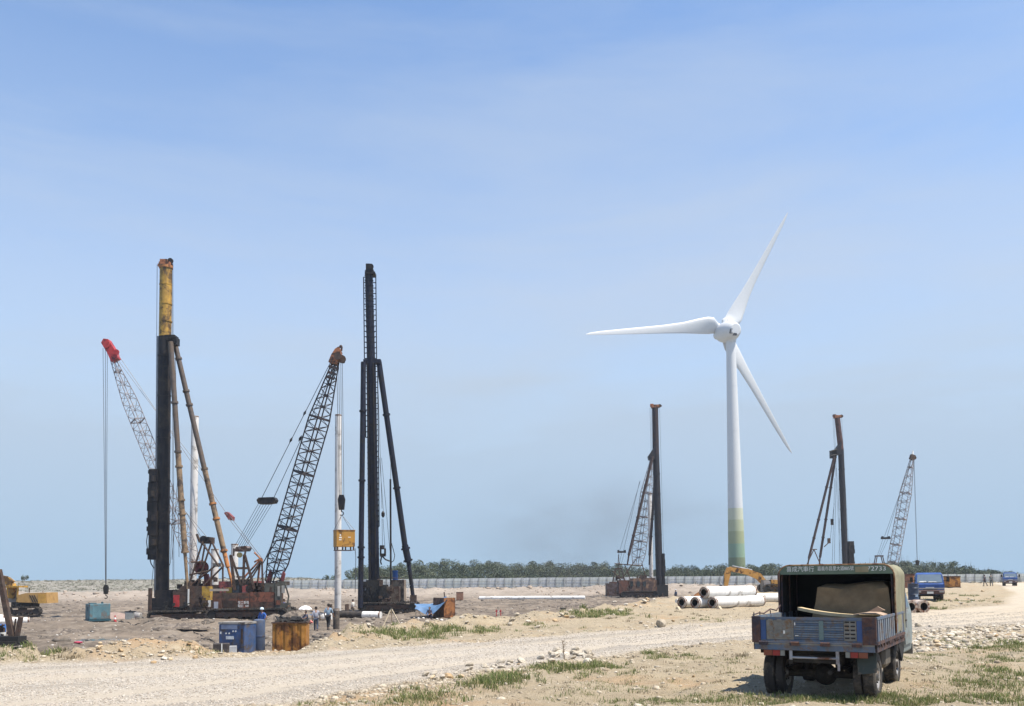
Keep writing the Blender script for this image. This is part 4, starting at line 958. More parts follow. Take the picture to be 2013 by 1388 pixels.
    pbox(L, 520, 1146, 545, 1164, Y - 1.25, 2.4, cb); pbox(L, 541, 1186, 563, 1204, Y - 1.3, 1.6, cb); pbox(L, 541, 1143, 561, 1151, Y - 1.3, 1.6, cb); pbox(L, 541, 1150, 545, 1187, Y - 1.3, 1.6, cb); pbox(L, 551, 1150, 553, 1187, Y - 1.32, .12, cb)
    for q in (-1.3, .2): cb.beam(L(561, 1150, Y + q), L(567.5, 1172, Y + q), .12); cb.beam(L(567.5, 1172, Y + q), L(564, 1196, Y + q), .12)
    pbox(L, 541, 1200, 568, 1206, Y - 1.35, 1.7, cb); cab = cb.build('cab', M_, t)
    pbox(L, 542, 1180, 551, 1189, Y - 1.36, .05).build('door_panel', M_PAN2, cab)
    pbox(L, 545.5, 1152, 550.5, 1172, Y - 1.34, .02).build('window', mat('see_through_pane', (.36, .34, .30), .2), cab); pbox(L, 553.5, 1151, 560, 1166, Y - 1.34, .02).build('window', MATS['see_through_pane'], cab)  # opaque panes painted beige like the bank seen through the cab
    # gear on the roof
    pbox(L, 444, 1155, 456, 1166, Y - .6, 1).build('fuel_tank', M_YEL2, t); pbox(L, 430, 1143, 448, 1154, Y + .6, 1.0).build('engine_cover', M_DRED, t)
    pbox(L, 456, 1139, 487, 1150, Y - .8, 1.6).build('winch_frame', M_DARK, t); pbox(L, 457, 1149, 470, 1165, Y - .7, .9).build('oil_drum', mat('pale_blue_drum', (.06, .075, .085), .5), t); pbox(L, 483, 1152, 496, 1163, Y + .3, .8).build('white_can', mat('off_white_can', (.5, .48, .44), .6), t)
    pbox(L, 412, 1158, 448, 1162, Y - .9, 1.6).build('roof_walkway', MATS['bleached_board'], t)
    for px in (500, 512): winch(t, L(px, 1158, Y), .42, 1.2, M_DBROWN)
    bits(t, L, 486, 1150, 530, 1168, Y - .9, 1.4, 18, M_DBROWN, 21); bits(t, L, 420, 1205, 560, 1216, Y - 1.2, .6, 16, M_DARK, 22)
    ga = MB()
    for dy in (-.75, .75):
        for (p, q, w) in (((453, 1092), (462, 1160), .2), ((454, 1092), (474, 1150), .17), ((480, 1090), (478, 1152), .19), ((481, 1090), (500, 1158), .19), ((459, 1093), (460, 1078), .12), ((481, 1092), (484, 1076), .14), ((478, 1150), (511, 1106), .13), ((489, 1145), (514, 1106), .12), ((511, 1104), (505, 1152), .12), ((515, 1104), (517, 1150), .12)): ga.beam(L(*p, Y + dy), L(*q, Y + dy), w)
    for q in ((453, 1092), (480, 1092), (512, 1104)): ga.tube(L(*q, Y - .9), L(*q, Y + .9), .09, n=8)
    ga.beam(L(463, 1117, Y - .75), L(489, 1117, Y - .75), .20); ga.build('gantry', M_DBROWN, t)
    pb = MB(); pb.ext([L(459, 1084, Y - .8), L(464, 1075, Y - .8), L(482, 1073, Y - .8), L(485, 1077, Y - .8), L(482, 1083, Y - .8)], (0, 1.6, 0)); pb.build('gantry_head', mat('weathered_grey_head', (.16, .13, .12), .7, wear=DKRUST, amt=.4), t)
    sh = SH(); sheave(sh, L(471, 1091, Y - .8), .24, .07); sh.build('sheave', mat('brass_sheave', (.2, .17, .07), .5), t, True)
    for dy in (-1.5, 1.7): crawler(t, Vector((.3, dy, .02)), 7.2, 1.0, .8, 0)
    # the hung box
    hb = thing('lifting_box', 'yellow steel box hanging on slings from the brown crane', 'box', P(676.5, 1075, Y - 2.6)); K = rel(hb); YY = Y - 2.6
    a, c = K(656.5, 1044, YY), K(696.5, 1075, YY); cx = (a.x + c.x) / 2; wd = (c.x - a.x)
    def RB(f, name, m, par): o = f.build(name, m, par); return o
    M45 = Matrix.Translation((cx, 0, 0)) @ Matrix.Rotation(R(24), 4, 'Z')
    w2 = .80; d2 = .62; mb = MB(M45); z1 = a.z
    for q in ((-w2, w2, -d2, -d2 + .06), (-w2, w2, d2 - .06, d2), (-w2, -w2 + .06, -d2 + .06, d2 - .06), (w2 - .06, w2, -d2 + .06, d2 - .06)): mb.bb(*q, 0, z1)
    mb.bb(-w2 + .06, w2 - .06, -d2 + .06, d2 - .06, .0, .06); bx = mb.build('shell', M_BOXYEL, hb)
    mb = MB(M45)
    for q in ((-w2 - .03, w2 + .03, -d2 - .03, -d2 + .08), (-w2 - .03, w2 + .03, d2 - .08, d2 + .03), (-w2 - .03, -w2 + .08, -d2 + .08, d2 - .08), (w2 - .08, w2 + .03, -d2 + .08, d2 - .08)): mb.bb(*q, z1, z1 + .07)
    mb.build('rim', M_OCHRE, hb)
    mb = MB(M45)
    for x in (-w2 + .1, 0, w2 - .1):
        for y in (-d2 + .1, d2 - .1): mb.bb(x - .05, x + .05, y - .05, y + .05, -.28, 0)
    for y in (-d2 + .1, d2 - .1): mb.bb(-w2, w2, y - .04, y + .04, -.34, -.28)
    mb.build('base_frame', M_DBROWN, hb)
    sl = MB()
    for sx, sy in ((-w2, -d2), (w2, -d2), (-w2, d2), (w2, d2)): sl.rope(M45 @ Vector((sx, sy, z1)), K(672, 1012, YY), .02)
    sl.build('sling', M_ROPE, hb, fix=False)
    tg = MB(M45); tg.bb(-.58, -.36, -d2 - .006, -d2, .72, .84); tg.bb(-.54, -.42, -d2 - .006, -d2, .92, 1.05); tg.bb(-.6, -.38, -d2 - .006, -d2, .55, .62); tg.bb(.2, .42, -d2 - .006, -d2, .78, .84); tg.build('stencil_marks', M_LETTER, hb)
    ho = MB(); ho.path([K(698, 1078, YY), K(699.5, 1095, YY), K(699, 1130, YY), K(698, 1165, YY)], .03, 5); ho.build('tag_line', M_ROPE, hb)
crane_brown()

# ------------------------------------------------------------------ dark pile driver in the middle
def rig_dark():
    Y = 97.0; t = thing('pile_driver', 'tall dark navy pile driver with laddered mast and two dark stays, left of centre', 'pile driver', G(745, Y)); L = rel(t)
    b, top = L(736, 1196, Y), L(725, 532, Y); c1 = L(729.5, 715, Y)
    mast = MB().tube(b, c1, .60, .50, 20).tube(c1, top, .45, .42, 20).build('mast', M_NAVY, t, True)
    ld = MB()
    for (x0, x1, y0, y1, yy) in ((714.8, 0, 545, 705, 0), (738.8, 0, 545, 705, 0), (742.3, 0, 720, 1035, -.2), (717.5, 0, 720, 860, -.2)):
        f0 = L(x0, y0, Y + yy); f1 = L(x0 + (y1 - y0) * .010, y1, Y + yy); ld.beam(f0, f1, .10); n = int((y1 - y0) / 10.5)
        for i in range(n + 1): q = f0.lerp(f1, i / n); ld.tube(q, Vector((0, 0, 0)) + b.lerp(top, (q.z - b.z) / (top.z - b.z)) + Vector((0, yy, 0)), .055, n=5)
    ld.build('ladder', M_NAVY, mast)
    rg = MB()
    for i in range(46): q = b.lerp(c1, i / 46); rg.tube(q, q + Vector((0, 0, .07)), .625 - .1 * i / 46, n=20)
    for i in range(18): q = c1.lerp(top, i / 18); rg.tube(q, q + Vector((0, 0, .06)), .475, n=20)
    rg.build('rib_rings', M_NAVY, mast, True)
    rl = MB()
    for dx in (-.3, .3): rl.beam(b + Vector((dx, -.62, 0)), c1 + Vector((dx, -.52, 0)), .12)
    rl.build('guide_rail', M_BLACK, mast)
    tb = MB(); pbox(L, 719, 518, 727, 534, Y - .5, 1.0, tb); tb.ext([L(727, 534, Y - .5), L(727, 521, Y - .5), L(733, 527, Y - .5), L(734, 534, Y - .5)], (0, 1, 0)); pbox(L, 717, 534, 737, 538, Y - .55, 1.1, tb); tb.build('top_block', M_BLACK, mast)
    sh = SH(); sheave(sh, L(729, 524, Y - .5), .3, .08); sh.build('sheave', M_BLACK, mast, True)
    br = MB(); pbox(L, 714, 706, 748, 714, Y - .4, .8, br); br.build('stay_bracket', M_NAVY, mast)
    stay(t, [L(714.5, 712, Y - 1.0), L(708.5, 1195, Y - 2.4)], .28, M_NAVY, [.205, .49, .76, .80])
    stay(t, [L(745, 712, Y), L(796, 1072, Y)], .30, M_NAVY, [.29, .69], None)
    stay(t, [L(796, 1072, Y), L(803, 1105, Y)], .36, M_NAVY, [.2, .9], L(814, 1188, Y))
    rp = MB()
    for (p, q) in (((746, 900), (754, 1010)), ((750, 900), (768, 1100)), ((753, 1020), (757, 1080)), ((751, 1020), (752, 1080)), ((742, 720), (751, 1000)), ((768, 895), (768, 950))): rp.rope(L(*p, Y - .4), L(*q, Y - .4), .022)
    rp.build('wire_rope', M_ROPE, t, fix=False)
    MB().tube(L(767.5, 942, Y - .6), L(768.5, 1190, Y - .6), .10, n=8).build('fluid_pipe', M_BLACK, t)
    ho = MB(); ho.path([L(769, 1066, Y - .6), L(773, 1080, Y - .6), L(776, 1092, Y - .6), L(774, 1102, Y - .6), L(769, 1106, Y - .6)], .04, 5); ho.build('hose', M_BLACK, t)
    jaw = MB(); jaw.tube(L(751, 1072, Y - .8), L(751, 1080, Y - .8), .25, n=10); pbox(L, 746.5, 1078, 749, 1092, Y - .9, .4, jaw); pbox(L, 755, 1078, 758, 1092, Y - .9, .4, jaw); pbox(L, 746.5, 1088, 757, 1094, Y - .9, .5, jaw); jaw.path([L(752, 1094, Y - .8), L(758, 1100, Y - .8), L(766, 1103, Y - .8)], .08, 5); jaw.path([L(750, 1094, Y - .8), L(748, 1104, Y - .8), L(750, 1110, Y - .8)], .08, 5); jaw.build('pile_clamp', M_BLACK, t)
    bk = MB(); bk.lathe([(.05, -.3), (.18, -.1), (.18, .2), (.05, .4)], L(753, 1012, Y - .4), (0, 0, 1), 8); bk.build('hook_block', M_BLACK, t)
    # base machine
    fb = MB(); pbox(L, 720, 1140, 748, 1203, Y - 1.0, 2, fb); pbox(L, 708, 1160, 722, 1200, Y - .9, 1.8, fb); pbox(L, 705, 1195, 800, 1203, Y - 1.4, 2.8, fb); fb.build('front_frame', M_DARK, t)
    MB().ext([L(711, 1140, Y - .95), L(722, 1138, Y - .95), L(720, 1160, Y - .95), L(711, 1162, Y - .95)], (0, .04, 0)).build('cab_window', mat('pale_cab_glass', (.35, .38, .42), .2), t)
    pbox(L, 768, 1140, 794, 1192, Y + .4, 2.0).build('engine_house', M_BEIGE, t); pbox(L, 758, 1153, 785, 1193, Y - 1.0, 1.4).build('control_house', mat('dark_beige_house', (.12, .095, .07), .7, wear=DKRUST, amt=.4), t)
    pbox(L, 745, 1150, 760, 1198, Y - 1.1, 1.4).build('winch_house', M_DARK, t)
    bits(t, L, 742, 1140, 772, 1200, Y - 1.5, .6, 34, M_DBROWN, 31); bits(t, L, 778, 1178, 818, 1200, Y - 1.2, .8, 16, M_DARK, 32); bits(t, L, 705, 1140, 740, 1195, Y - 1.2, .3, 18, M_BLACK, 33)
    ar = MB(); ar.tube(L(750, 1195, Y), L(817, 1193, Y), .22, n=10); pbox(L, 806, 1170, 818, 1196, Y - .4, .8, ar); ar.build('outrigger', M_DBROWN, t)
    hl = MB(); hl.path([L(801, 1150, Y - .3), L(803, 1165, Y - .3), L(806, 1180, Y - .3)], .03, 5); hl.path([L(806, 1150, Y - .3), L(801, 1160, Y - .3), L(800, 1172, Y - .3)], .03, 5); hl.build('hose', M_LETTER, t)
    for dy in (-2.0, 1.6): crawler(t, Vector((1.2, dy, .0)), 6.0, .95, .8, 0)
    rw = MB(); rw.tube(L(748, 1134, Y - .3), L(794, 1138, Y - .3), .03, n=4)
    for px in (748, 760, 772, 784, 794): rw.tube(L(px, 1134, Y - .3), L(px, 1152, Y - .3), .025, n=4)
    rw.build('handrail', M_DBROWN, t)
    d = thing('oil_drum', 'blue drum on the roof of the dark pile driver', 'drum', P(777, 1141, Y + .9))
    dm = MB(); dm.lathe([(.30, 0), (.31, .02), (.29, .03), (.29, .42), (.31, .44), (.31, .46), (.29, .48), (.29, .85), (.31, .88), (.31, 1.02), (.28, 1.05)], (0, 0, 0), n=24); dm.build('shell', mat('blue_drum', (.03, .12, .36), .5, wear=DKRUST, amt=.15), d, True)
    MB().tube((0.1, 0, 1.04), (.1, 0, 1.08), .05, n=10).build('bung', M_DARK, d)
rig_dark()

# ------------------------------------------------------------------ far pile drivers and cranes at right
def rig_far(Y, base_px, label, b, br_, top, r, hammer, stays, col, ocol, body=None):
    t = thing('pile_driver', label, 'pile driver', G(base_px, Y)); L = rel(t)
    B, K, T = L(*b, Y), L(*br_, Y), L(*top, Y)
    mast = MB().tube(B, K, r * 1.08, r, 18).build('mast', col, t, True); up = MB().tube(K, T, r * .98, r * .95, 18).build('mast_top_section', ocol, t, True)
    for i in range(1, 7): q = B.lerp(K, i / 7); MB().tube(q, q + (K - B).normalized() * .15, r * 1.14, n=18).build('mast_flange', col, mast, True)
    tb = MB(); tb.box(T + Vector((0, 0, .25)), (r * 2.3, r * 1.8, .5)); tb.box(T + Vector((-r * 1.0, 0, .45)), (.5, .6, .45)); tb.box(T + Vector((r * 1.4, 0, .35)), (.7, .3, .25)); tb.build('top_block', M_OLAT, up)
    sh = SH(); sheave(sh, T + Vector((r * 1.3, -.3, .3)), .3, .08); sh.build('sheave', M_DBROWN, up, True)
    bk = MB(); bk.ext([K + Vector(q) for q in ((0, -.5, 1.6), (0, -.5, -1.0), (-1.3, -.5, -1.0), (-1.4, -.5, -.4))], (0, 1.0, 0)); bk.build('stay_bracket', col, mast)
    for i, (p, q) in enumerate(stays): stay(t, [L(*p, Y - .8 + 1.6 * i), L(*q, Y - .8 + 1.6 * i)], .23, mat('far_stay_brown', (.062, .042, .038), .6, wear=DKRUST, amt=.3), [.3, .62, .8], L(q[0] + (q[0] - p[0]) * .06, q[1] + (q[1] - p[1]) * .10, Y - .8 + 1.6 * i))
    hm = MB(); hx0, hy0, hx1, hy1 = hammer; n = 6
    for i in range(n):
        a = hy0 + (hy1 - hy0) * i / n; c = hy0 + (hy1 - hy0) * (i + 1) / n; j = (i * 7 % 3) - 1; pbox(L, hx0, a, hx1 + j * .9, c, Y - .6 - .06 * j, 1.1, hm)
    hm.build('hammer', M_BLACK, t); rp = MB()
    for dx in (-.9, -.7, .75): rp.rope(T + Vector((dx, -.2, 0)), B + Vector((dx, -.2, 1)), .022)
    rp.build('wire_rope', M_ROPE, t, fix=False)
    for dy in (-1.6, 1.6): crawler(t, Vector((0, dy, .0)), 6.2, 1.0, .8, 0)
    return t, L
M_NAVY2 = mat('dark_slate_mast', (.017, .017, .022), .55, var=.3, wear=(.03, .024, .022), amt=.3)
t, L = rig_far(155.0, 1255, 'rusty pile driver with a dark slate mast right of centre, near the lying white pile', (1297.5, 1172), (1289.5, 893), (1287.7, 802), .56, (1302, 1088, 1308, 1162), [((1283, 897), (1236, 1092)), ((1290, 905), (1277, 1092))], M_NAVY2, mat('dark_plum_mast', (.032, .024, .026), .6, wear=DKRUST, amt=.3))
Y = 155.0
pbox(L, 1193, 1147, 1222, 1171, Y - 1.3, 2.6).build('counterweight', mat('dusky_steel', (.10, .075, .075), .7, wear=DKRUST, amt=.4), t)
hb = pbox(L, 1216, 1141, 1292, 1167, Y - 1.4, 2.8).build('machine_house', M_BROWN, t)
M_PAT = mat('patchy_rust_house', (.21, .12, .07), .75, var=.35, wear=(.08, .045, .04), amt=.45, wscale=.9, dirt=.3)
panels(t, L, [(1217, 1143, 1236, 1166, M_BROWN, 0), (1237, 1137, 1262, 1165, M_PAT, -.02), (1263, 1136, 1289, 1164, M_PAT, -.04)], Y - 1.47, .06)
for px in (1239, 1252, 1264): pbox(L, px, 1143, px + 6, 1153, Y - 1.56, .04).build('window', M_GLASS, t)
fb = MB(); pbox(L, 1288, 1150, 1314, 1174, Y - 1.0, 2.0, fb); pbox(L, 1205, 1166, 1312, 1171, Y - 1.2, 2.4, fb); fb.build('front_frame', M_DARK, t)
bits(t, L, 1208, 1130, 1290, 1142, Y - 1, 1.6, 18, M_DBROWN, 41); bits(t, L, 1280, 1160, 1316, 1176, Y - 1.6, .6, 10, M_DBROWN, 42); bits(t, L, 1200, 1164, 1285, 1176, Y - 1.8, .4, 10, M_DARK, 43)
ga = MB()
for (p, q) in (((1205, 1122), (1222, 1142)), ((1216, 1090), (1218, 1142)), ((1208, 1108), (1262, 1112)), ((1228, 1110), (1240, 1142)), ((1262, 1108), (1270, 1138)), ((1222, 1138), (1250, 1100))):
    for dy in (-.6, .6): ga.tube(L(*p, Y + dy), L(*q, Y + dy), .08, n=5)
ga.build('gantry', M_DBROWN, t)
t, L = rig_far(168.0, 1650, 'plum coloured pile driver behind the canvas truck, its foot hidden', (1664, 1162), (1653, 884), (1646, 822), .52, (1669, 1064, 1680, 1112), [((1640, 898), (1590, 1098)), ((1642, 900), (1612, 1096))], M_NAVY2, mat('rust_plum_mast', (.085, .042, .036), .6, wear=DKRUST, amt=.25))
Y = 168.0
pbox(L, 1580, 1135, 1650, 1160, Y - 1.3, 2.6).build('machine_house', M_BROWN, t)
br = MB()
for dy in (-.5, .5): br.tube(L(1631, 888, Y + dy), L(1645, 884, Y + dy), .18, n=6); br.tube(L(1632, 896, Y + dy), L(1645, 894, Y + dy), .14, n=6)
pbox(L, 1634, 886, 1645, 900, Y - .5, 1, br); br.build('top_fittings', M_BLACK, t)
ga = MB()
for (p, q) in (((1586, 1110), (1600, 1080)), ((1600, 1080), (1612, 1108)), ((1597, 1080), (1606, 1080)), ((1620, 1075), (1632, 1064))):
    for dy in (-.6, .6): ga.tube(L(*p, Y + dy), L(*q, Y + dy), .09, n=5)
pbox(L, 1628, 1058, 1633, 1068, Y, .5, ga); ga.build('gantry', M_DBROWN, t)
rp = MB()
for (p, q) in (((1644, 920), (1640, 1110)), ((1641, 940), (1636, 1110)), ((1640, 990), (1632, 1060)), ((1649, 930), (1650, 1110))): rp.rope(L(*p, Y), L(*q, Y), .03)
rp.build('hoist_rope', M_ROPE, t, fix=False); bb_ = MB(); pbox(L, 1634, 1020, 1639, 1032, Y - .2, .4, bb_); bb_.build('hook_block', M_BLACK, t)

def crane_far(Y, base_px, label, A, B, wid, n, bail, gant, pend, m, hint=(.75, -.65, 0)):
    t = thing('crawler_crane', label, 'crane', G(base_px, Y)); L = rel(t)
    lattice(t, L(*A, Y), L(*B, Y), wid, wid, hint, n, .06, .034, m, .1, .3, .6, .3)
    hd = MB(); hd.box(L(*B, Y) + Vector((0.05, 0, .3)), (.8, .8, .9), rot=Matrix.Rotation(R(18), 3, 'Y')); hd.build('boom_head', M_DBROWN, t)
    sh = SH(); sheave(sh, L(*B, Y) + Vector((.4, -.1, .2)), .38, .08); sh.build('sheave', M_DBROWN, t, True)
    bl = MB(); q = L(*bail, Y); bl.box(q, (1.5, .9, .35)); bl.box(q + Vector((-.6, 0, .2)), (.25, .6, .3)); bl.box(q + Vector((.6, 0, .2)), (.25, .6, .3)); bl.build('bail', M_BLACK, t)
    rp = MB()
    for dy in (-.4, .4): rp.rope(q + Vector((dy, dy, .2)), L(*pend, Y) + Vector((0, dy, 0)), .03)
    for i in range(3): rp.rope(q + Vector((-.5 + .5 * i, 0, -.1)), L(*gant, Y) + Vector((-.3 + .3 * i, 0, .1)), .025)
    rp.build('wire_rope', M_ROPE, t, fix=False)
    ga = MB(); g = L(*gant, Y)
    ga.box(g, (1.3, 1.0, .25)); 
    for dx in (-.5, .5): ga.beam(g + Vector((dx, -.4, 0)), Vector((g.x + dx * 2.4, -.4, 2.2)), .14); ga.beam(g + Vector((dx, .4, 0)), Vector((g.x + dx * 2.4, .4, 2.2)), .14)
    ga.build('gantry', M_DBROWN, t)
    a = L(*A, Y); bd = MB(); bd.bb(g.x - 1.6, a.x + .9, -1.4, 1.4, 1.0, 2.6); bd.build('machine_house', M_BROWN, t)
    cb = MB(); cb.bev(a.x + .1, a.x + 1.4, -1.42, -.3, 1.2, 3.2, .08); cb.build('cab', M_OLIVE, t); MB().bb(a.x + .4, a.x + 1.2, -1.45, -1.41, 2.1, 3.0).build('cab_window', M_GLASS, t)
    for dy in (-1.6, 1.6): crawler(t, Vector((.3, dy, .0)), 6.0, 1.0, .8, 0)
    return t, L
crane_far(166.0, 1240, 'grey lattice crane standing behind the rusty pile driver, boom close to its mast', (1252, 1112), (1282, 906), 1.75, 26, (1222, 1085), (1216, 1118), (1258, 946), M_GREY)
t, L = crane_far(172.0, 1745, 'rightmost dark lattice crane against the sky, right of the canvas truck roof', (1752, 1122), (1793, 902), 1.6, 26, (1741, 1058), (1728, 1093), (1790, 905), M_GREY)
rp = MB(); rp.rope(L(1797, 900, 172), L(1803.5, 1102, 172), .03); rp.rope(L(1796, 905, 172), L(1802.5, 1102, 172), .025); rp.build('hoist_rope', M_ROPE, t, fix=False); hook_block(t, L(1803, 1101, 172), .9, .6)
MB().tube(L(1794, 893, 172), L(1794.6, 886, 172), .22, .12, 8).build('mast_lamp', M_LETTER, t)

# ------------------------------------------------------------------ concrete piles
def pile(name, label, a, b, r, bore=True, m=None, group=None, tip=False, cat='pile'):
    a, b = Vector(a), Vector(b); t = thing(name, label, cat, a, group=group); d = b - a; u = d.normalized(); m = m or M_CONC2
    mb = MB(); n = 28; A0, X0, Y0 = mb.frame((0, 0, 0), d)
    def ring(c, rr): return [c + X0 * math.cos(2 * math.pi * i / n) * rr + Y0 * math.sin(2 * math.pi * i / n) * rr for i in range(n)]
    z0 = Vector((0, 0, 0))
    if bore:
        rs = [ring(z0, r * .60), ring(z0, r * .99), ring(u * .04, r), ring(d - u * (.6 if tip else .04), r)] + ([ring(d, r * .25)] if tip else [ring(d, r * .99), ring(d, r * .6), ring(d - u * .9, r * .6)])
        mb.rings(rs, cap=tip and False)
        mb.build('shaft', m, t, True)
        MB().rings([ring(-u * .012, r * .62), ring(-u * .012, r * .97), ring(u * .05, r * 1.012), ring(u * .13, r * 1.012)], cap=False).build('end_plate', M_ENDRING, t, True)
        MB().rings([ring(d - u * .16, r * 1.012), ring(d - u * .02, r * 1.012)], cap=False).build('end_band', M_ENDRING, t, True)
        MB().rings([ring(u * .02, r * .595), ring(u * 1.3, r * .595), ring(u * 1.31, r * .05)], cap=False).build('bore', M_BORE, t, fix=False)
    else:
        mb.rings([ring(z0, r * .98), ring(u * .04, r), ring(d - u * .04, r), ring(d, r * .98)]); mb.build('shaft', m, t, True)
        MB().rings([ring(d - u * .16, r * 1.012), ring(d - u * .02, r * 1.012)], cap=False).build('end_plate', M_ENDRING, t, True)
    return t
# standing piles
def standing(px, top, Y, r, label, bury=1.0, m=None):
    g = G(px, Y); tp = P(px, top, Y); return pile('concrete_pile', label, (g.x, g.y, g.z - bury), (g.x, g.y, tp.z), r, False, m or M_CONC)
g = G(664, 91.0); standing(664, 815, 91.0, .33, 'tall grey white concrete pile standing upright left of the dark pile driver')
standing(378, 818, 101.0, .40, 'tall pale concrete pile standing behind the tan stays of the yellow topped pile driver')
standing(421, 1079, 104.0, .42, 'short pale concrete pile stub standing behind the red cable reel'); standing(460, 1069, 104.0, .40, 'pale concrete pile stub standing behind the brown crane gantry')
standing(1281, 972, 164.0, .36, 'pale concrete pile standing tight behind the dark slate mast of the rusty pile driver')
standing(661, 1196, 66.0, .23, 'dark muddy pile stump standing right of the two walking workers', .6, mat('muddy_stump', (.075, .062, .052), .85, wear=MUD, amt=.3))
for px, lab in ((653, 'dark steel casing plate standing left of the foot of the standing pile'), (678, 'dark steel casing plate standing right of the foot of the standing pile')):
    p = G(px, 89.5); c = thing('steel_casing', lab, 'steel casing', p, group='steel casing halves around the standing pile'); mb = MB()
    n = 10; a0 = R(100) if px < 660 else R(-80); ri = [(.34 * math.cos(a0 + R(160) * i / n), .34 * math.sin(a0 + R(160) * i / n)) for i in range(n + 1)]
    mb.rings([[(x, y, 0) for x, y in ri] + [(x * 1.14, y * 1.14, 0) for x, y in reversed(ri)], [(x, y, 1.25) for x, y in ri] + [(x * 1.14, y * 1.14, 1.25) for x, y in reversed(ri)]]); mb.build('plate', M_DBROWN, c)
    MB().bb(-.3, .3, -.45, -.40, .55, .65).build('lug', M_DARK, c)
# lying piles
def lying(px0, px1, Y0, Y1, r, label, **k):
    a, b = G(px0, Y0), G(px1, Y1); a.z += r * .93; b.z += r * .93; return pile('concrete_pile', label, a, b, r, **k)
lying(1150, 941, 146, 150, .34, 'long white concrete pile lying alone on the mud in the middle distance', bore=False)
lying(572, 652, 80, 80, .30, 'white concrete pile lying behind the two walking workers', bore=False)
a = G(665, 84); b = G(749, 83); a.z += .33; b.z += .33
tp = pile('concrete_pile', 'short lying pile, its left half black with mud, before the dark pile driver', a, b, .34, False)
u = (b - a); MB().tube(-u.normalized() * .02, u * .58, .348, n=28).build('mud_coat', mat('black_wet_mud', (.03, .026, .024), .6, wear=(.08, .065, .05), amt=.3), tp, True)
lying(-30, 58, 74, 75.5, .29, 'white concrete pile lying behind the rusty stand at the left edge', bore=False); lying(-40, 9, 82, 83, .4, 'second white pile further back at the left edge under the excavator', bore=False)
lying(1330, 1368, 66, 67, .17, 'thin white pile lying behind the pile stack beside the orange bucket', bore=False)
lying(1470, 1585, 66, 68, .31, 'white concrete pile lying right behind the pile stack, running behind the canvas truck', bore=False)
hd = Vector((math.sin(R(50)), math.cos(R(50)), 0)); gr = 'stack of four white concrete piles'
def stk(px, Y, zoff, ln, label):
    p = G(px, Y); p.z = G(1370, 55).z + .345 + zoff; return pile('concrete_pile', label, p, p + hd * ln, .345, group=gr)
stk(1340, 55.6, 0, 3.6, 'bottom left white hollow pile of the four pile stack'); stk(1366, 54.6, 0, 3.9, 'bottom middle white hollow pile of the four pile stack')
stk(1400, 54.2, 0, 4.9, 'bottom right white hollow pile of the four pile stack'); stk(1384, 54.6, .60, 4.9, 'topmost white hollow pile of the four pile stack')
for q_, px_ in ((0.5, 1333), (0.5, 1414)):
    c_ = thing('timber_chock', 'small timber wedge at the %s end of the pile stack' % ('left' if px_ < 1400 else 'right'), 'wedge', G(px_, 53.6), R(-40)); MB().ext([(-.16, -.12, 0), (.16, -.12, 0), (.0, -.12, .2)], (0, .24, 0)).build('wedge', MATS['pale_wood'] if 'pale_wood' in MATS else mat('pale_wood', (.48, .40, .28), .7), c_)
M_CULV = mat('culvert_concrete', (.52, .44, .38), .85, var=.15, wear=(.34, .24, .19), amt=.3)
for px, Y, lab in ((1792, 45.4, 'left of the two grass fringed pipe mouths beside the canvas truck'), (1817, 45.8, 'right of the two grass fringed pipe mouths beside the canvas truck')):
    a = G(px, Y); a.z += .30; q = Vector((-.15, .99, 0)); pp = pile('concrete_pipe', lab, a, a + q * 3.2, .33, m=M_CULV, group='two pipe mouths in the grass', cat='pipe')
    sc = pp.children
p = G(1797, 46.8); d = thing('barrel', 'dark blue barrel standing on the two pipes in front of the blue truck', 'barrel', (p.x, p.y, p.z + .56))
MB().lathe([(.25, 0), (.27, .02), (.255, .04), (.255, .28), (.275, .30), (.275, .32), (.255, .34), (.255, .6), (.275, .62), (.275, .64), (.255, .66), (.255, .84), (.27, .87), (.25, .87)], (0, 0, 0), n=26).build('shell', mat('dark_blue_barrel', (.03, .045, .075), .45, var=.25, wear=DKRUST, amt=.15), d, True)
MB().lathe([(.23, .872), (.23, .86), (.02, .86)], (0, 0, 0), n=26).build('lid', M_DARK, d); MB().bb(-.02, .10, -.262, -.25, .2, .34).build('label_mark', mat('pale_blue_mark', (.3, .4, .5), .5), d)

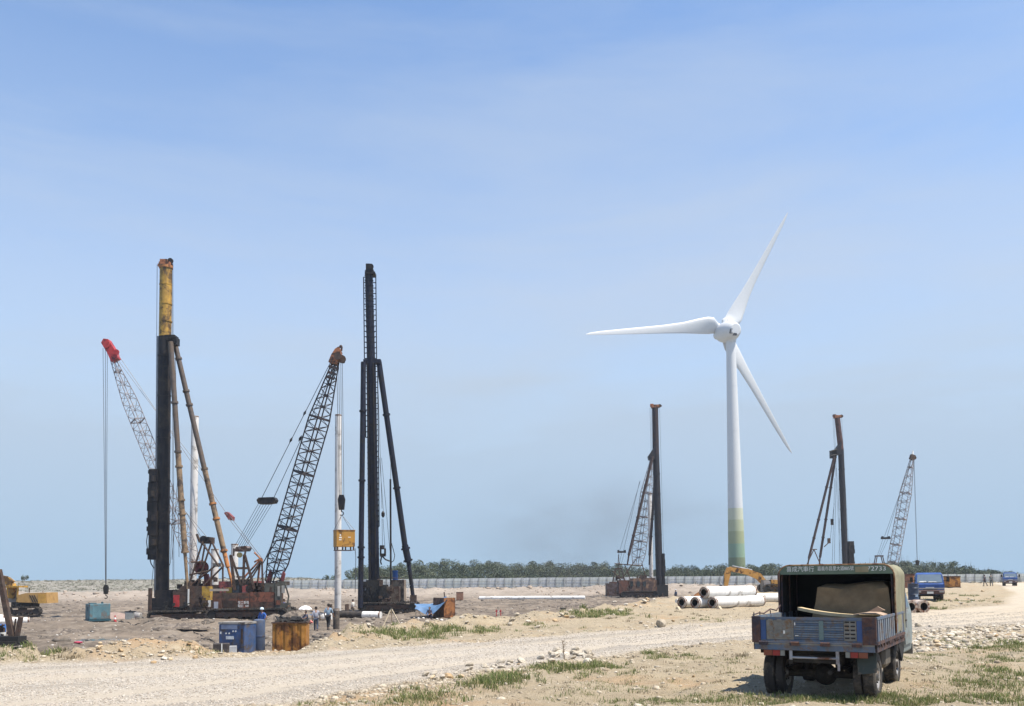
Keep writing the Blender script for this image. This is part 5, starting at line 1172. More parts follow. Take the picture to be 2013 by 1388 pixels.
# ------------------------------------------------------------------ excavators
def exc_left():
    Y = 96.0; t = thing('excavator', 'yellow crawler excavator with black stripes on its tail at the left edge', 'excavator', G(50, Y)); L = rel(t)
    h = MB(); h.ext([L(34, 1184, Y - 1.2), L(34, 1170, Y - 1.2), L(50, 1166, Y - 1.2), L(91, 1165, Y - 1.2), L(92, 1186, Y - 1.2)], (0, 2.4, 0)); h.build('house', mat('excavator_orange', (.42, .25, .085), .55, var=.12, wear=(.3, .16, .05), amt=.15), t)
    pbox(L, 75, 1168, 90, 1186, Y - 1.24, .03).build('tail_panel', mat('pale_orange_panel', (.48, .27, .06), .5), t)
    st = MB()
    for i in range(3): x = 59 + i * 4.0; y = 1171 + i * 3.2; st.ext([L(57 + 4.4 * i, 1170, Y - 1.23), L(59.4 + 4.4 * i, 1170, Y - 1.23), L(66.4 + 4.4 * i, 1184.5, Y - 1.23), L(64 + 4.4 * i, 1184.5, Y - 1.23)], (0, .028, 0))
    st.build('warning_stripes', mat('stripe_brown', (.06, .045, .03), .6), t)
    cb = MB()
    for px in (15, 35):
        for dy in (-1.1, .3): cb.beam(L(px, 1155, Y + dy), L(px - 1, 1186, Y + dy), .14)
    pbox(L, 5, 1152, 38, 1155, Y - 1.25, 1.7, cb); cb.build('cab', M_YEL, t); pbox(L, 17, 1156, 34, 1184, Y - .2, .03).build('cab_window', mat('dusty_glass', (.30, .27, .25), .3), t)
    bo = MB(); pr = [L(24, 1176, Y - .3), L(27, 1160, Y - .3), L(23, 1148, Y - .3), L(13, 1140, Y - .3), L(-2, 1137, Y - .3), L(-40, 1150, Y - .3)]
    for a, b in zip(pr[:-1], pr[1:]): bo.beam(a, b, .45, .75)
    bo.build('boom', M_YEL, t); MB().beam(L(-40, 1148, Y - .3), L(-50, 1195, Y - .3), .4).build('stick', M_YEL, t)
    for dy in (-1.3, 1.2): crawler(t, L(45, 1210, Y + dy), 3.7, .85, .6, 0)
    lo = MB(); pbox(L, 22, 1184, 60, 1196, Y - .9, 1.8, lo); lo.build('undercarriage', M_DARK, t); bits(t, L, 10, 1182, 50, 1200, Y - 1.4, .3, 8, M_DARK, 51)
    MB().tube(L(57.5, 1165, Y), L(58, 1156, Y), .06, n=6).build('exhaust', M_DBROWN, t)
exc_left()
def exc_right():
    Y = 108.0; t = thing('excavator', 'ochre excavator with arched boom reaching left from behind the canvas truck', 'excavator', G(1530, Y)); L = rel(t); m = mat('excavator_ochre', (.46, .24, .06), .55, var=.15, wear=DKRUST, amt=.22)
    bo = MB(); pr = [(1510, 1162), (1505, 1148), (1492, 1133), (1470, 1124), (1436, 1119)]; wd = [(.35, .55), (.45, .7), (.45, .8), (.42, .7), (.35, .45)]
    up = []; dn = []
    for i, (x, y) in enumerate(pr):
        c = L(x, y, Y - .2); j0 = L(*pr[max(0, i - 1)], Y - .2); j1 = L(*pr[min(4, i + 1)], Y - .2); d = (j1 - j0).normalized(); nv = Vector((-d.z, 0, d.x)); up.append(c + nv * wd[i][1] / 2); dn.append(c - nv * wd[i][1] / 2)
    bo.ext(up + dn[::-1], (0, .45, 0)); bo.build('boom', m, t)
    sk = MB(); sk.ext([L(1424, 1128, Y - .15), L(1429, 1116, Y - .15), L(1438, 1114, Y - .15), L(1437, 1126, Y - .15), L(1430, 1156, Y - .15), L(1424, 1156, Y - .15)], (0, .4, 0)); sk.build('stick', m, t)
    cy = MB(); cy.tube(L(1440, 1112.5, Y), L(1478, 1121, Y), .07, n=8); cy.tube(L(1455, 1116, Y), L(1478, 1121, Y), .11, n=8); cy.tube(L(1423, 1130, Y), L(1421, 1150, Y), .07, n=8); cy.build('ram', mat('chrome_grey', (.4, .4, .4), .35, metal=.5), t)
    bk = MB(); bk.ext([L(1418, 1150, Y - .4), L(1430, 1155, Y - .4), L(1429, 1164, Y - .4), L(1421, 1172, Y - .4), L(1413, 1166, Y - .4)], (0, .9, 0)); bk.build('bucket', M_DBROWN, t)
    pbox(L, 1512, 1140, 1560, 1166, Y - 1.2, 2.4).build('house', m, t); c = pbox(L, 1500, 1140, 1517, 1166, Y - 1.2, 1.2).build('cab', mat('cab_grey', (.22, .2, .18), .6), t); pbox(L, 1502, 1142, 1515, 1156, Y - 1.24, .03).build('cab_window', mat('dusty_glass', (.30, .27, .25), .3), c)
    for dy in (-1.2, 1.2): crawler(t, Vector((-.2, dy, 0)), 3.8, .85, .6, 0)
    MB().box(Vector((-.2, 0, .9)), (2.2, 1.8, .5)).build('undercarriage', M_DARK, t)
exc_right()
p = G(1374, 62.0); t = thing('excavator_bucket', 'small orange bucket resting behind the topmost pile of the stack', 'bucket', p); mo = mat('bucket_orange', (.46, .20, .07), .6, wear=DKRUST, amt=.25)
mb = MB(); mb.ext([(-.36, -.35, .0), (.30, -.35, .0), (.36, -.35, .55), (.1, -.35, .92), (-.25, -.35, .7), (-.42, -.35, .35)], (0, .06, 0)); mb.ext([(-.36, .3, .0), (.30, .3, .0), (.36, .3, .55), (.1, .3, .92), (-.25, .3, .7), (-.42, .3, .35)], (0, .06, 0)); mb.bb(-.38, .32, -.3, .3, .02, .10); mb.bb(.24, .33, -.29, .29, .1, .5); mb.build('shell', mo, t)
mb = MB()
for y in (-.28, -.1, .1, .25): mb.bb(-.52, -.38, y - .04, y + .04, .02, .1)
mb.build('teeth', M_DBROWN, t); MB().tube((.1, -.3, .8), (.1, .3, .8), .07, n=8).build('pin', M_DBROWN, t)

# ------------------------------------------------------------------ site boxes and clutter
def site_box(name, label, cat, px, Y, w, d, h, rz, m, m2=None, group=None): 
    return thing(name, label, cat, G(px, Y), R(rz), group)
# teal generator
t = site_box('generator', 'teal metal generator box alone on the mud at left', 'generator', 192, 79, 0, 0, 0, 40, None)
MB().bev(-.85, .85, -.62, .62, .16, 1.48, .04).build('housing', M_TEAL, t); MB().bb(-.9, .9, -.66, .66, 0, .16).build('skid', mat('dark_teal', (.02, .07, .09), .6), t)
dm = mat('dark_teal', (.02, .07, .09), .6); MB().bb(-.858, -.852, -.3, .2, .85, 1.22).build('louvre', dm, t); MB().bb(-.6, .1, -.63, -.62, .3, 1.3).build('door', mat('teal_grey', (.09, .18, .21), .6), t); MB().tube((.4, .2, 1.48), (.4, .2, 1.62), .09, n=10).build('exhaust', dm, t); MB().bb(-.7, -.2, -.3, .3, 1.48, 1.56).build('cap', dm, t)
t = site_box('cabinet', 'small grey steel cabinet right of the teal generator', 'cabinet', 255, 84, 0, 0, 0, 8, None); MB().bev(-.34, .34, -.3, .3, 0, .86, .03).build('body', mat('grey_cabinet', (.24, .25, .25), .6, wear=MUD, amt=.25), t); MB().bb(-.38, .38, -.34, .34, .86, .9).build('lid', M_DARK, t); MB().bb(-.28, .28, -.312, -.3, .1, .78).build('door', mat('grey_cabinet_door', (.28, .29, .28), .6), t)
p = G(270, 87); t = thing('tank', 'small grey cylindrical tank lying behind the grey cabinet', 'tank', p); MB().lathe([(.02, -.42), (.22, -.40), (.31, -.3), (.32, -.28), (.32, .28), (.31, .3), (.22, .40), (.02, .42)], (0, 0, .36), (1, -.25, 0), 24).build('shell', mat('grey_tank', (.30, .29, .28), .5, wear=MUD, amt=.3), t, True); MB().bb(-.3, .3, -.2, .2, 0, .12).build('cradle', M_DARK, t)
p = G(223, 86); t = thing('spoil_mound', 'low pinkish mound of earth behind the teal generator', 'mound', p)
mb = MB(); rs = []
for k, (z, q) in enumerate(((-.1, 1.5), (.18, 1.3), (.42, .95), (.6, .5), (.66, .08))): rs.append([(q * 1.4 * math.cos(a * R(20)) * (1 + .08 * math.sin(a * 3 + k)), q * .9 * math.sin(a * R(20)), z) for a in range(18)])
mb.rings(rs).build('earth', mat('mound_earth', (.27, .20, .17), .95, var=.25, bump=.4), t, True)
p = G(226, 77); t = thing('traffic_cone', 'tiny red and white traffic cone right of the teal generator', 'cone', p); MB().lathe([(.17, 0), (.17, .03), (.12, .04), (.09, .22)], (0, 0, 0), n=16).build('cone', M_RED, t, True); MB().lathe([(.09, .22), (.065, .38)], (0, 0, 0), n=16, cap=False).build('band', M_LETTER, t, True); MB().lathe([(.065, .38), (.03, .55)], (0, 0, 0), n=16).build('tip', M_RED, t, True)
def mound(px, Y, rx, ry, h, label, seed):
    p = G(px, Y); t = thing('mud_mound', label, 'mound', p); mb = MB(); rs = []; rr = random.Random(seed)
    for k, (z, q) in enumerate(((-.15, 1.08), (.12, .98), (.35, .84), (.6, .62), (.82, .38), (.95, .16), (1.0, .03))):
        rs.append([(q * rx * math.cos(a * R(15)) * (1 + .16 * math.sin(a * .9 + k * .6 + seed)) + rr.uniform(-.06, .06), q * ry * math.sin(a * R(15)) * (1 + .14 * math.sin(a * 1.3 + seed)), z * h + rr.uniform(-.05, .05)) for a in range(24)])
    mb.rings(rs).build('earth', mat('grey_mound_earth', (.20, .165, .13), .95, var=.35, scale=4, wear=(.11, .09, .075), amt=.35, wscale=2.5, bump=.6), t)
mound(583, 76.5, 1.6, 1.1, .95, 'grey mud mound behind the ochre bin', 1)
mound(540, 78.0, 1.2, .9, .7, 'low mud mound in front of the brown crane tracks', 2)
mound(318, 82.0, 1.5, .9, .35, 'flat mud ridge at the foot of the yellow topped pile driver', 3)
mound(905, 76.0, 1.6, .9, .40, 'low dirt mound right of the orange rusty bin', 4)
for k_, (px_, Y_, rx_, h_, lab_) in enumerate(((130, 66, 1.7, .35, 'low churned mud heap left of the teal generator'), (352, 64, 1.9, .32, 'low mud heap left of the blue switch box'), (690, 58, 1.6, .4, 'small dirt heap right of the dark muddy pile stump'), (800, 62, 1.5, .3, 'small dirt heap in front of the blue tarpaulin'), (1000, 92, 2.0, .45, 'low dirt heap in front of the long lying pile'), (1130, 105, 2.2, .5, 'low dirt heap left of the rusty pile driver'), (60, 84, 1.8, .4, 'low mud heap in front of the left excavator'))): mound(px_, Y_, rx_, rx_ * .6, h_, lab_, 11 + k_)
def cable(label, pts, r=.035):
    q = [G(px, Y) for px, Y in pts]; o0 = q[0].copy(); out = []
    for a, b in zip(q[:-1], q[1:]):
        for i in range(8):
            c = a.lerp(b, i / 8); c.x += .25 * math.sin(i * .8 + a.y); c.z = gz(c.x, c.y) + r; out.append(c - o0)
    o = MB().path(out, r, 5).build('cable', M_DARK); o.location = o0; tag(o, label, 'cable')
cable('black cable running over the mud from the teal generator to the pile driver', [(214, 78), (240, 75), (270, 74), (300, 80), (318, 85)])
cable('black cable on the mud behind the blue switch box', [(440, 48), (400, 56), (380, 66), (400, 76)], .03)
# blue switch box with the cylinder beside it
t = site_box('switch_box', 'tall blue steel switch box with a grey top by the far road edge', 'box', 467, 45, 0, 0, 0, -14, None)
MB().bev(-.70, .70, -.55, .55, .0, 1.42, .03).build('body', M_BLUE, t); MB().bb(-.72, .72, -.57, .57, 1.42, 1.52).build('top_rim', mat('bleached_rim', (.30, .28, .25), .7, wear=DKRUST, amt=.3), t); MB().bb(-.56, .30, -.565, -.553, 1.18, 1.40).build('name_plate', mat('grey_blue_plate', (.20, .24, .34), .6), t)
MB().bb(-.3, .12, -.566, -.553, .70, .85).build('label_plate', M_LETTER, t); pz = MB()
for x in (-.3, -.13, .08, .22): pz.tube((x, -.56, .98 + (.1 if x > .05 else 0)), (x, -.58, .98 + (.1 if x > .05 else 0)), .04, n=10)
pz.build('gauge', M_LETTER, t); MB().bb(.5, .6, -.57, -.553, .5, 1.2).build('hinge', M_DBROWN, t); MB().bb(-.62, -.56, -.575, -.553, .95, 1.06).build('latch', M_LETTER, t)
t = thing('gas_cylinder', 'tall slate blue steel cylinder just right of the blue switch box', 'cylinder', G(509, 45.6)); MB().lathe([(.27, 0), (.29, .05), (.29, 1.45), (.27, 1.52), (.2, 1.56), (.05, 1.58)], (0, 0, 0), n=24).build('shell', mat('slate_blue_steel', (.07, .10, .17), .5, var=.2, wear=(.12, .12, .13), amt=.25, streak=.4), t, True); MB().lathe([(.30, .70), (.305, .72), (.305, .76), (.30, .78)], (0, 0, 0), n=24, cap=False).build('band', M_BLUE, t, True)
MB().path([(-.33, -.1, .05), (-.36, -.1, .5), (-.42, -.1, 1.0), (-.36, -.1, 1.2), (-.3, -.1, .9)], .05, 6).build('hose', M_DARK, t)
t = site_box('battery_box', 'small dark box with a pale side lying left of the blue switch box', 'box', 438, 43.6, 0, 0, 0, 12, None); MB().bev(-.42, .30, -.25, .25, 0, .50, .03).build('body', mat('dark_brown_box', (.05, .042, .04), .7, wear=MUD, amt=.3), t); MB().bb(-.05, .0, -.27, -.25, 0, .5).build('strap', M_LETTER, t); MB().bb(.31, .62, -.2, .2, 0, .36).build('pale_side', mat('grey_white_bag', (.42, .42, .42), .8), t)
# rusting ochre bin
t = site_box('steel_bin', 'rusting ochre corrugated steel bin full of dark scrap by the far road edge', 'bin', 572, 45, 0, 0, 0, 6, None)
mb = MB(); n = 8
for i in range(n):
    x0 = -.78 + 1.56 * i / n; x1 = x0 + 1.56 / n; o = .05 if i % 2 else 0
    mb.bb(x0 + .002, x1 - .002, -.70 - o, -.66, 0.05, 1.48); mb.bb(x0 + .002, x1 - .002, .66, .70 + o, .05, 1.48)
mb.bb(-.80, -.74, -.66, .66, .05, 1.48); mb.bb(.74, .80, -.66, .66, .05, 1.48); mb.build('wall', M_OCHRE, t); MB().bb(-.74, .74, -.65, .65, .02, .08).build('floor', M_DBROWN, t)
rm = MB(); rm.bb(-.84, .84, -.78, -.71, 1.48, 1.54); rm.bb(-.84, .84, .71, .78, 1.48, 1.54); rm.bb(-.84, -.77, -.71, .71, 1.48, 1.54); rm.bb(.77, .84, -.71, .71, 1.48, 1.54); rm.build('rim', M_DBROWN, t)
sc = MB(); rr = random.Random(5)
for i in range(46): c = Vector((rr.uniform(-.65, .65), rr.uniform(-.6, .6), rr.uniform(1.38, 1.66))); sc.box(c, (rr.uniform(.15, .5), rr.uniform(.1, .4), rr.uniform(.04, .2)), rot=Euler((rr.uniform(-.6, .6), rr.uniform(-.6, .6), rr.uniform(0, 3))).to_matrix())
sh_ = stuff(tag(sc.build('scrap_metal', M_DARK), 'dark jumbled scrap heaped in the ochre bin', 'scrap')); sh_.location = t.location; sh_.rotation_euler = t.rotation_euler
# survey tripod
g0 = G(770, 70); t = thing('tripod', 'wooden survey tripod standing in front of the dark pile driver', 'tripod', g0); L = rel(t)
ap = L(769, 1196, 70)
for (x, y, Y) in ((752, 1231, 69.4), (790, 1226, 69.6), (771, 1224, 71)):
    f = G(x, Y) - Vector(t.location); MB().beam(ap, f, .07).build('leg', mat('pale_wood', (.48, .40, .28), .7), t)
MB().tube(ap, ap + Vector((0, 0, .08)), .12, n=12).build('head', M_DARK, t)
t = thing('tool_case', 'small yellow case on the ground under the survey tripod', 'case', G(768, 69.3)); MB().bev(-.24, .24, -.12, .12, .0, .24, .03).build('body', M_YEL2, t); MB().path([(-.08, 0, .24), (-.08, 0, .29), (.08, 0, .29), (.08, 0, .24)], .015, 5).build('handle', M_DARK, t)
t = thing('pan', 'small round black pan on the ground right of the survey tripod', 'pan', G(796, 69.5)); MB().lathe([(.13, .0), (.19, .11), (.17, .11), (.12, .03), (.01, .03)], (0, 0, 0), n=18).build('bowl', M_DARK, t, True); MB().beam((.18, 0, .1), (.36, .05, .12), .03).build('handle', M_DARK, t)
# tarp shelter on rusty plates
Y = 81.0; t = thing('steel_bin', 'orange rusty open steel bin holding up the blue tarpaulin', 'bin', G(875, Y)); L = rel(t); z0 = -.05
M_OR = mat('orange_rust_plate', (.36, .15, .05), .7, var=.25, wear=(.15, .06, .025), amt=.3, streak=.5); M_RB = mat('brown_rust_plate', (.15, .065, .035), .75, var=.3, wear=DKRUST, amt=.35)
a, b, c = L(873, 1215, Y - .6), L(895, 1212, Y - .2), L(852, 1208, Y + 1.2); hgt = L(873, 1174, Y).z
def plate(p, q, h, m, th=.05, name='side_plate'):
    p = Vector((p.x, p.y, z0)); q = Vector((q.x, q.y, z0)); d = (q - p).normalized(); nv = Vector((-d.y, d.x, 0)) * th; mb = MB(); mb.hexa([p, q, q + nv, p + nv, p + Vector((0, 0, h)), q + Vector((0, 0, h)), q + nv + Vector((0, 0, h)), p + nv + Vector((0, 0, h))]); return mb.build(name, m, t)
plate(a, b, hgt, M_OR); plate(c, a, hgt, M_RB); plate(b, b + (c - a), hgt * .98, M_RB); plate(c, c + (b - a), hgt * .95, M_RB)
MB().tube(L(874, 1174, Y), L(873, 1164, Y), .05, n=6).build('stake', M_DBROWN, t)
tp = MB(); n = 14; rows = []
for i in range(n + 1):
    u = i / n; row = []; px = 877 - 62 * u
    fy = 1178 + 44 * u * (1 - u) + 13 * u                      # front edge sags between the bin and the low pole
    by = 1172 + 30 * u * (1 - u) + 14 * u
    for j in range(7):
        v = j / 6; q = P(px + 3 * v, by + (fy - by) * v, Y + 1.8 - 2.8 * v); q.z += .05 * math.sin(u * 11 + v * 5) - .10 * math.sin(math.pi * v); row.append(q)
    e_ = row[-1]
    for k in (1, 2): row.append(e_ + Vector((-.05 * k, -.10 * k - .05 * math.sin(u * 17), -(.42 * math.sin(math.pi * min(1, u * 1.1)) + .25 * u) * k * .5 - .01)))
    rows.append(row)
o0 = P(850, 1200, Y); o0.z = gz(o0.x, o0.y)
vs = [q - o0 for r_ in rows for q in r_]; fs = [(i * 9 + j, i * 9 + j + 1, (i + 1) * 9 + j + 1, (i + 1) * 9 + j) for i in range(n) for j in range(8)]
tp.add(vs, fs); tp.add([v + Vector((0, 0, .015)) for v in vs], [f[::-1] for f in fs]); to = tp.build('tarpaulin', M_TARP, None, True, fix=False); to.location = o0; tag(to, 'blue tarpaulin slung as a sunshade left of the orange rusty bin', 'tarpaulin')
t = thing('tent_pole', 'two thin leaning poles propping the left end of the blue tarpaulin', 'poles', G(819, Y - .5)); L = rel(t); pm = MB(); pm.tube(L(817, 1216, Y - 1), L(818, 1191, Y - 1), .03, n=6); pm.build('pole', MATS['pale_wood'], t); pm = MB(); pm.tube(L(832, 1218, Y - 1), L(819, 1194, Y + 1.5), .03, n=6); pm.build('pole', MATS['pale_wood'], t)
rr = random.Random(9)
mbs = stone_mesh('bag', 5, mat('white_bag_cloth', (.62, .60, .56), .8), .8, 2)
for i, (px, Yb) in enumerate(((823, 78.5), (832, 77.6), (859, 78.3), (868, 77.4), (879, 78.2))):
    o = bpy.data.objects.new('bag', mbs); COL.objects.link(o); o.location = G(px, Yb, .12); o.scale = (rr.uniform(.18, .4), .28, rr.uniform(.2, .5)); o.rotation_euler.z = rr.uniform(0, 3); tag(o, 'small white bag on the ground at the foot of the blue tarpaulin shelter', 'bag', 'white bags by the tarpaulin shelter')
t = thing('sign_board', 'small brown steel plate box standing on the far sand left of the lying pile', 'box', G(904, 150)); MB().bev(-.55, .55, -.5, .5, 0, 1.25, .04).build('body', mat('pink_rust_box', (.26, .14, .09), .75, wear=RUST, amt=.2), t); MB().bb(-.57, .57, -.52, .52, 1.25, 1.31).build('lid', M_RB, t)
t = thing('barrier', 'tiny red and white barrier frame on the mud right of the tarpaulin shelter', 'barrier', G(980, 83)); 
for x in (-.2, .2): MB().tube((x, 0, 0), (x, 0, .6), .04, n=6).build('leg', M_RED, t)
MB().bb(-.26, .26, -.03, .03, .4, .52).build('board', M_RED, t); MB().bb(-.08, .08, -.036, .036, .41, .51).build('stripe', M_LETTER, t)
for px, Y, lab in ((1051, 70, 'thin dark marking stake in front of the long lying pile'), (1181, 64, 'thin dark marking stake left of the weeds on the site edge')):
    t = thing('marking_stake', lab, 'stake', G(px, Y)); MB().tube((0, 0, -.1), (.03, 0, 1.15), .02, .012, n=6).build('rod', M_DBROWN, t); MB().box((.03, 0, 1.1), (.05, .02, .12)).build('flag', M_DRED, t)
# rusty boxes beyond the blue truck
t = thing('steel_box', 'brown rusted steel box left of the blue truck near the fence', 'box', G(1782, 130)); MB().bev(-1.5, 1.25, -1, 1, 0, 1.9, .05).build('body', M_RB, t); MB().bb(-1.55, 1.3, -1.05, 1.05, 1.9, 2.0).build('rim', M_DBROWN, t); MB().bb(.5, 1.2, -1.03, -1.0, .2, 1.7).build('door', M_OR, t)
t = thing('steel_bin', 'ochre steel bin right of the blue truck near the fence', 'bin', G(1872, 126)); MB().bev(-.8, .8, -.8, .8, .1, 1.5, .06).build('body', M_OCHRE, t); MB().bb(-.85, .85, -.85, .85, 1.5, 1.6).build('rim', M_DBROWN, t); MB().bb(-.8, .8, -.9, .9, 0, .1).build('skid', M_DARK, t)
# rusty stand at the left edge
Y = 50.0; t = thing('rusty_stand', 'dark rusty steel stand of leaning posts cut off by the left picture edge', 'stand', G(20, Y)); L = rel(t)
for a, b, w in (((-3, 1120), (27, 1268), .26), ((41, 1213), (30, 1268), .2), ((17, 1222), (24, 1256), .06), ((31, 1216), (26, 1250), .07), ((-20, 1140), (-12, 1268), .24)): MB().beam(L(*a, Y), L(*b, Y), w).build('post', M_DBROWN, t)
mb = MB(); pbox(L, -30, 1252, 35, 1264, Y - .3, .9, mb); pbox(L, -30, 1262, 30, 1270, Y - .5, 1.3, mb); mb.build('base', M_DARK, t); bits(t, L, -10, 1225, 30, 1258, Y + .1, .5, 10, M_DBROWN, 61)
t = thing('canister', 'blue and white canister on the base of the rusty stand at the left edge', 'canister', P(4, 1252, Y + .8)); MB().lathe([(.18, 0), (.19, .02), (.19, .26)], (0, 0, 0), n=18).build('lower_half', M_LETTER, t, True); MB().lathe([(.192, .26), (.195, .62), (.15, .70), (.04, .72)], (0, 0, 0), n=18).build('upper_half', mat('canister_blue', (.04, .14, .40), .5), t, True)
o = bpy.data.objects.new('cloth', stone_mesh('cloth', 12, mat('red_cloth', (.40, .05, .09), .8), .4, 2)); COL.objects.link(o); o.location = G(154, 53, .08); o.scale = (.5, .3, .35); tag(o, 'crumpled red cloth on the mud left of the yellow rock', 'cloth')
t = thing('umbrella', 'white umbrella open over the seated worker behind the walking workers', 'umbrella', P(600, 1206, 73)); t.location.z = gz(t.location.x, t.location.y); n = 8
mb = MB(); rs = [[(r_ * math.cos(2 * math.pi * i / 16) , r_ * math.sin(2 * math.pi * i / 16), z + (.03 if i % 2 else 0)) for i in range(16)] for r_, z in ((.52, 1.02), (.42, 1.14), (.26, 1.24), (.03, 1.30))]; mb.rings(rs, cap=False); mb.rings([[(x, y, z - .012) for x, y, z in r_] for r_ in rs], cap=False); mb.build('canopy', mat('white_cloth', (.75, .74, .73), .8, var=.05), t, True); MB().tube((0, 0, .55), (0, 0, 1.34), .014, n=6).build('shaft', M_DARK, t)
# dry weed stem by the road
p = G(1110, depth_of(1110, 1296)); t = thing('dry_weed', 'tall dry weed stem standing alone at the near road edge', 'weed', p); mb = MB(); mb.tube((0, 0, -.05), (-.03, 0, .30), .012, .008, 5); mb.tube((-.03, 0, .3), (-.05, 0, .45), .008, .003, 5)
for i in range(9): z = .08 + i * .04; a = i * 2.2; mb.tube((-.01 - z * .08, 0, z), (.07 * math.cos(a), .07 * math.sin(a), z + .06), .006, .002, 4)
mb.build('stem', mat('dry_stem', (.20, .14, .08), .9), t); V, T = crown_arrays((-.02, 0, .28), .05, .16, 60, .016, np.random.default_rng(4)); leaves_object('seed_heads', V, T, MATS['dry_stem'], t)

# ------------------------------------------------------------------ wheels
M_TYRE = mat('dusty_tyre_rubber', (.035, .032, .03), .85, var=.3, wear=(.13, .11, .085), amt=.35, wscale=5, bump=.2)
M_RIM = mat('dull_steel_rim', (.26, .25, .24), .5, metal=.3, wear=(.10, .07, .05), amt=.35, wscale=7)
def wheel(root, c, r, w, out=1, tread=True):
    """axle along local x; out = side the rim faces"""
    c = Vector(c); k = w / 2; mb = MB()
    mb.lathe([(r * .56, -k * .8), (r * .62, -k), (r * .90, -k), (r * .985, -k * .78), (r, -k * .4), (r, k * .4), (r * .985, k * .78), (r * .90, k), (r * .62, k), (r * .56, k * .8), (r * .56, -k * .8)], c, (1, 0, 0), 30, cap=False)
    if tread:
        for i in range(30):
            a = 2 * math.pi * i / 30
            for s in (-1, 1): mb.box(c + Vector((s * k * .5, math.cos(a + .05 * s) * r * 1.004, math.sin(a + .05 * s) * r * 1.004)), (k * .62, r * .11, r * .03), rot=Matrix.Rotation(a - math.pi / 2, 3, 'X'))
    ty = mb.build('tyre', M_TYRE, root, True)
    rm = MB(); q = c + Vector((out * k * .35, 0, 0)); rm.lathe([(r * .56, -k * .5), (r * .57, k * .5), (r * .50, k * .5), (r * .40, k * .1), (r * .22, k * .2), (r * .20, k * .75), (r * .02, k * .8)], q, (out, 0, 0), 24); ri = rm.build('rim', M_RIM, ty, True)
    nt_ = MB()
    for i in range(6): a = i * math.pi / 3; nt_.tube(q + Vector((0, math.cos(a) * r * .32, math.sin(a) * r * .32)), q + Vector((out * k * .4, math.cos(a) * r * .32, math.sin(a) * r * .32)), r * .04, n=6)
    nt_.build('wheel_nuts', M_DARK, ty); return ty

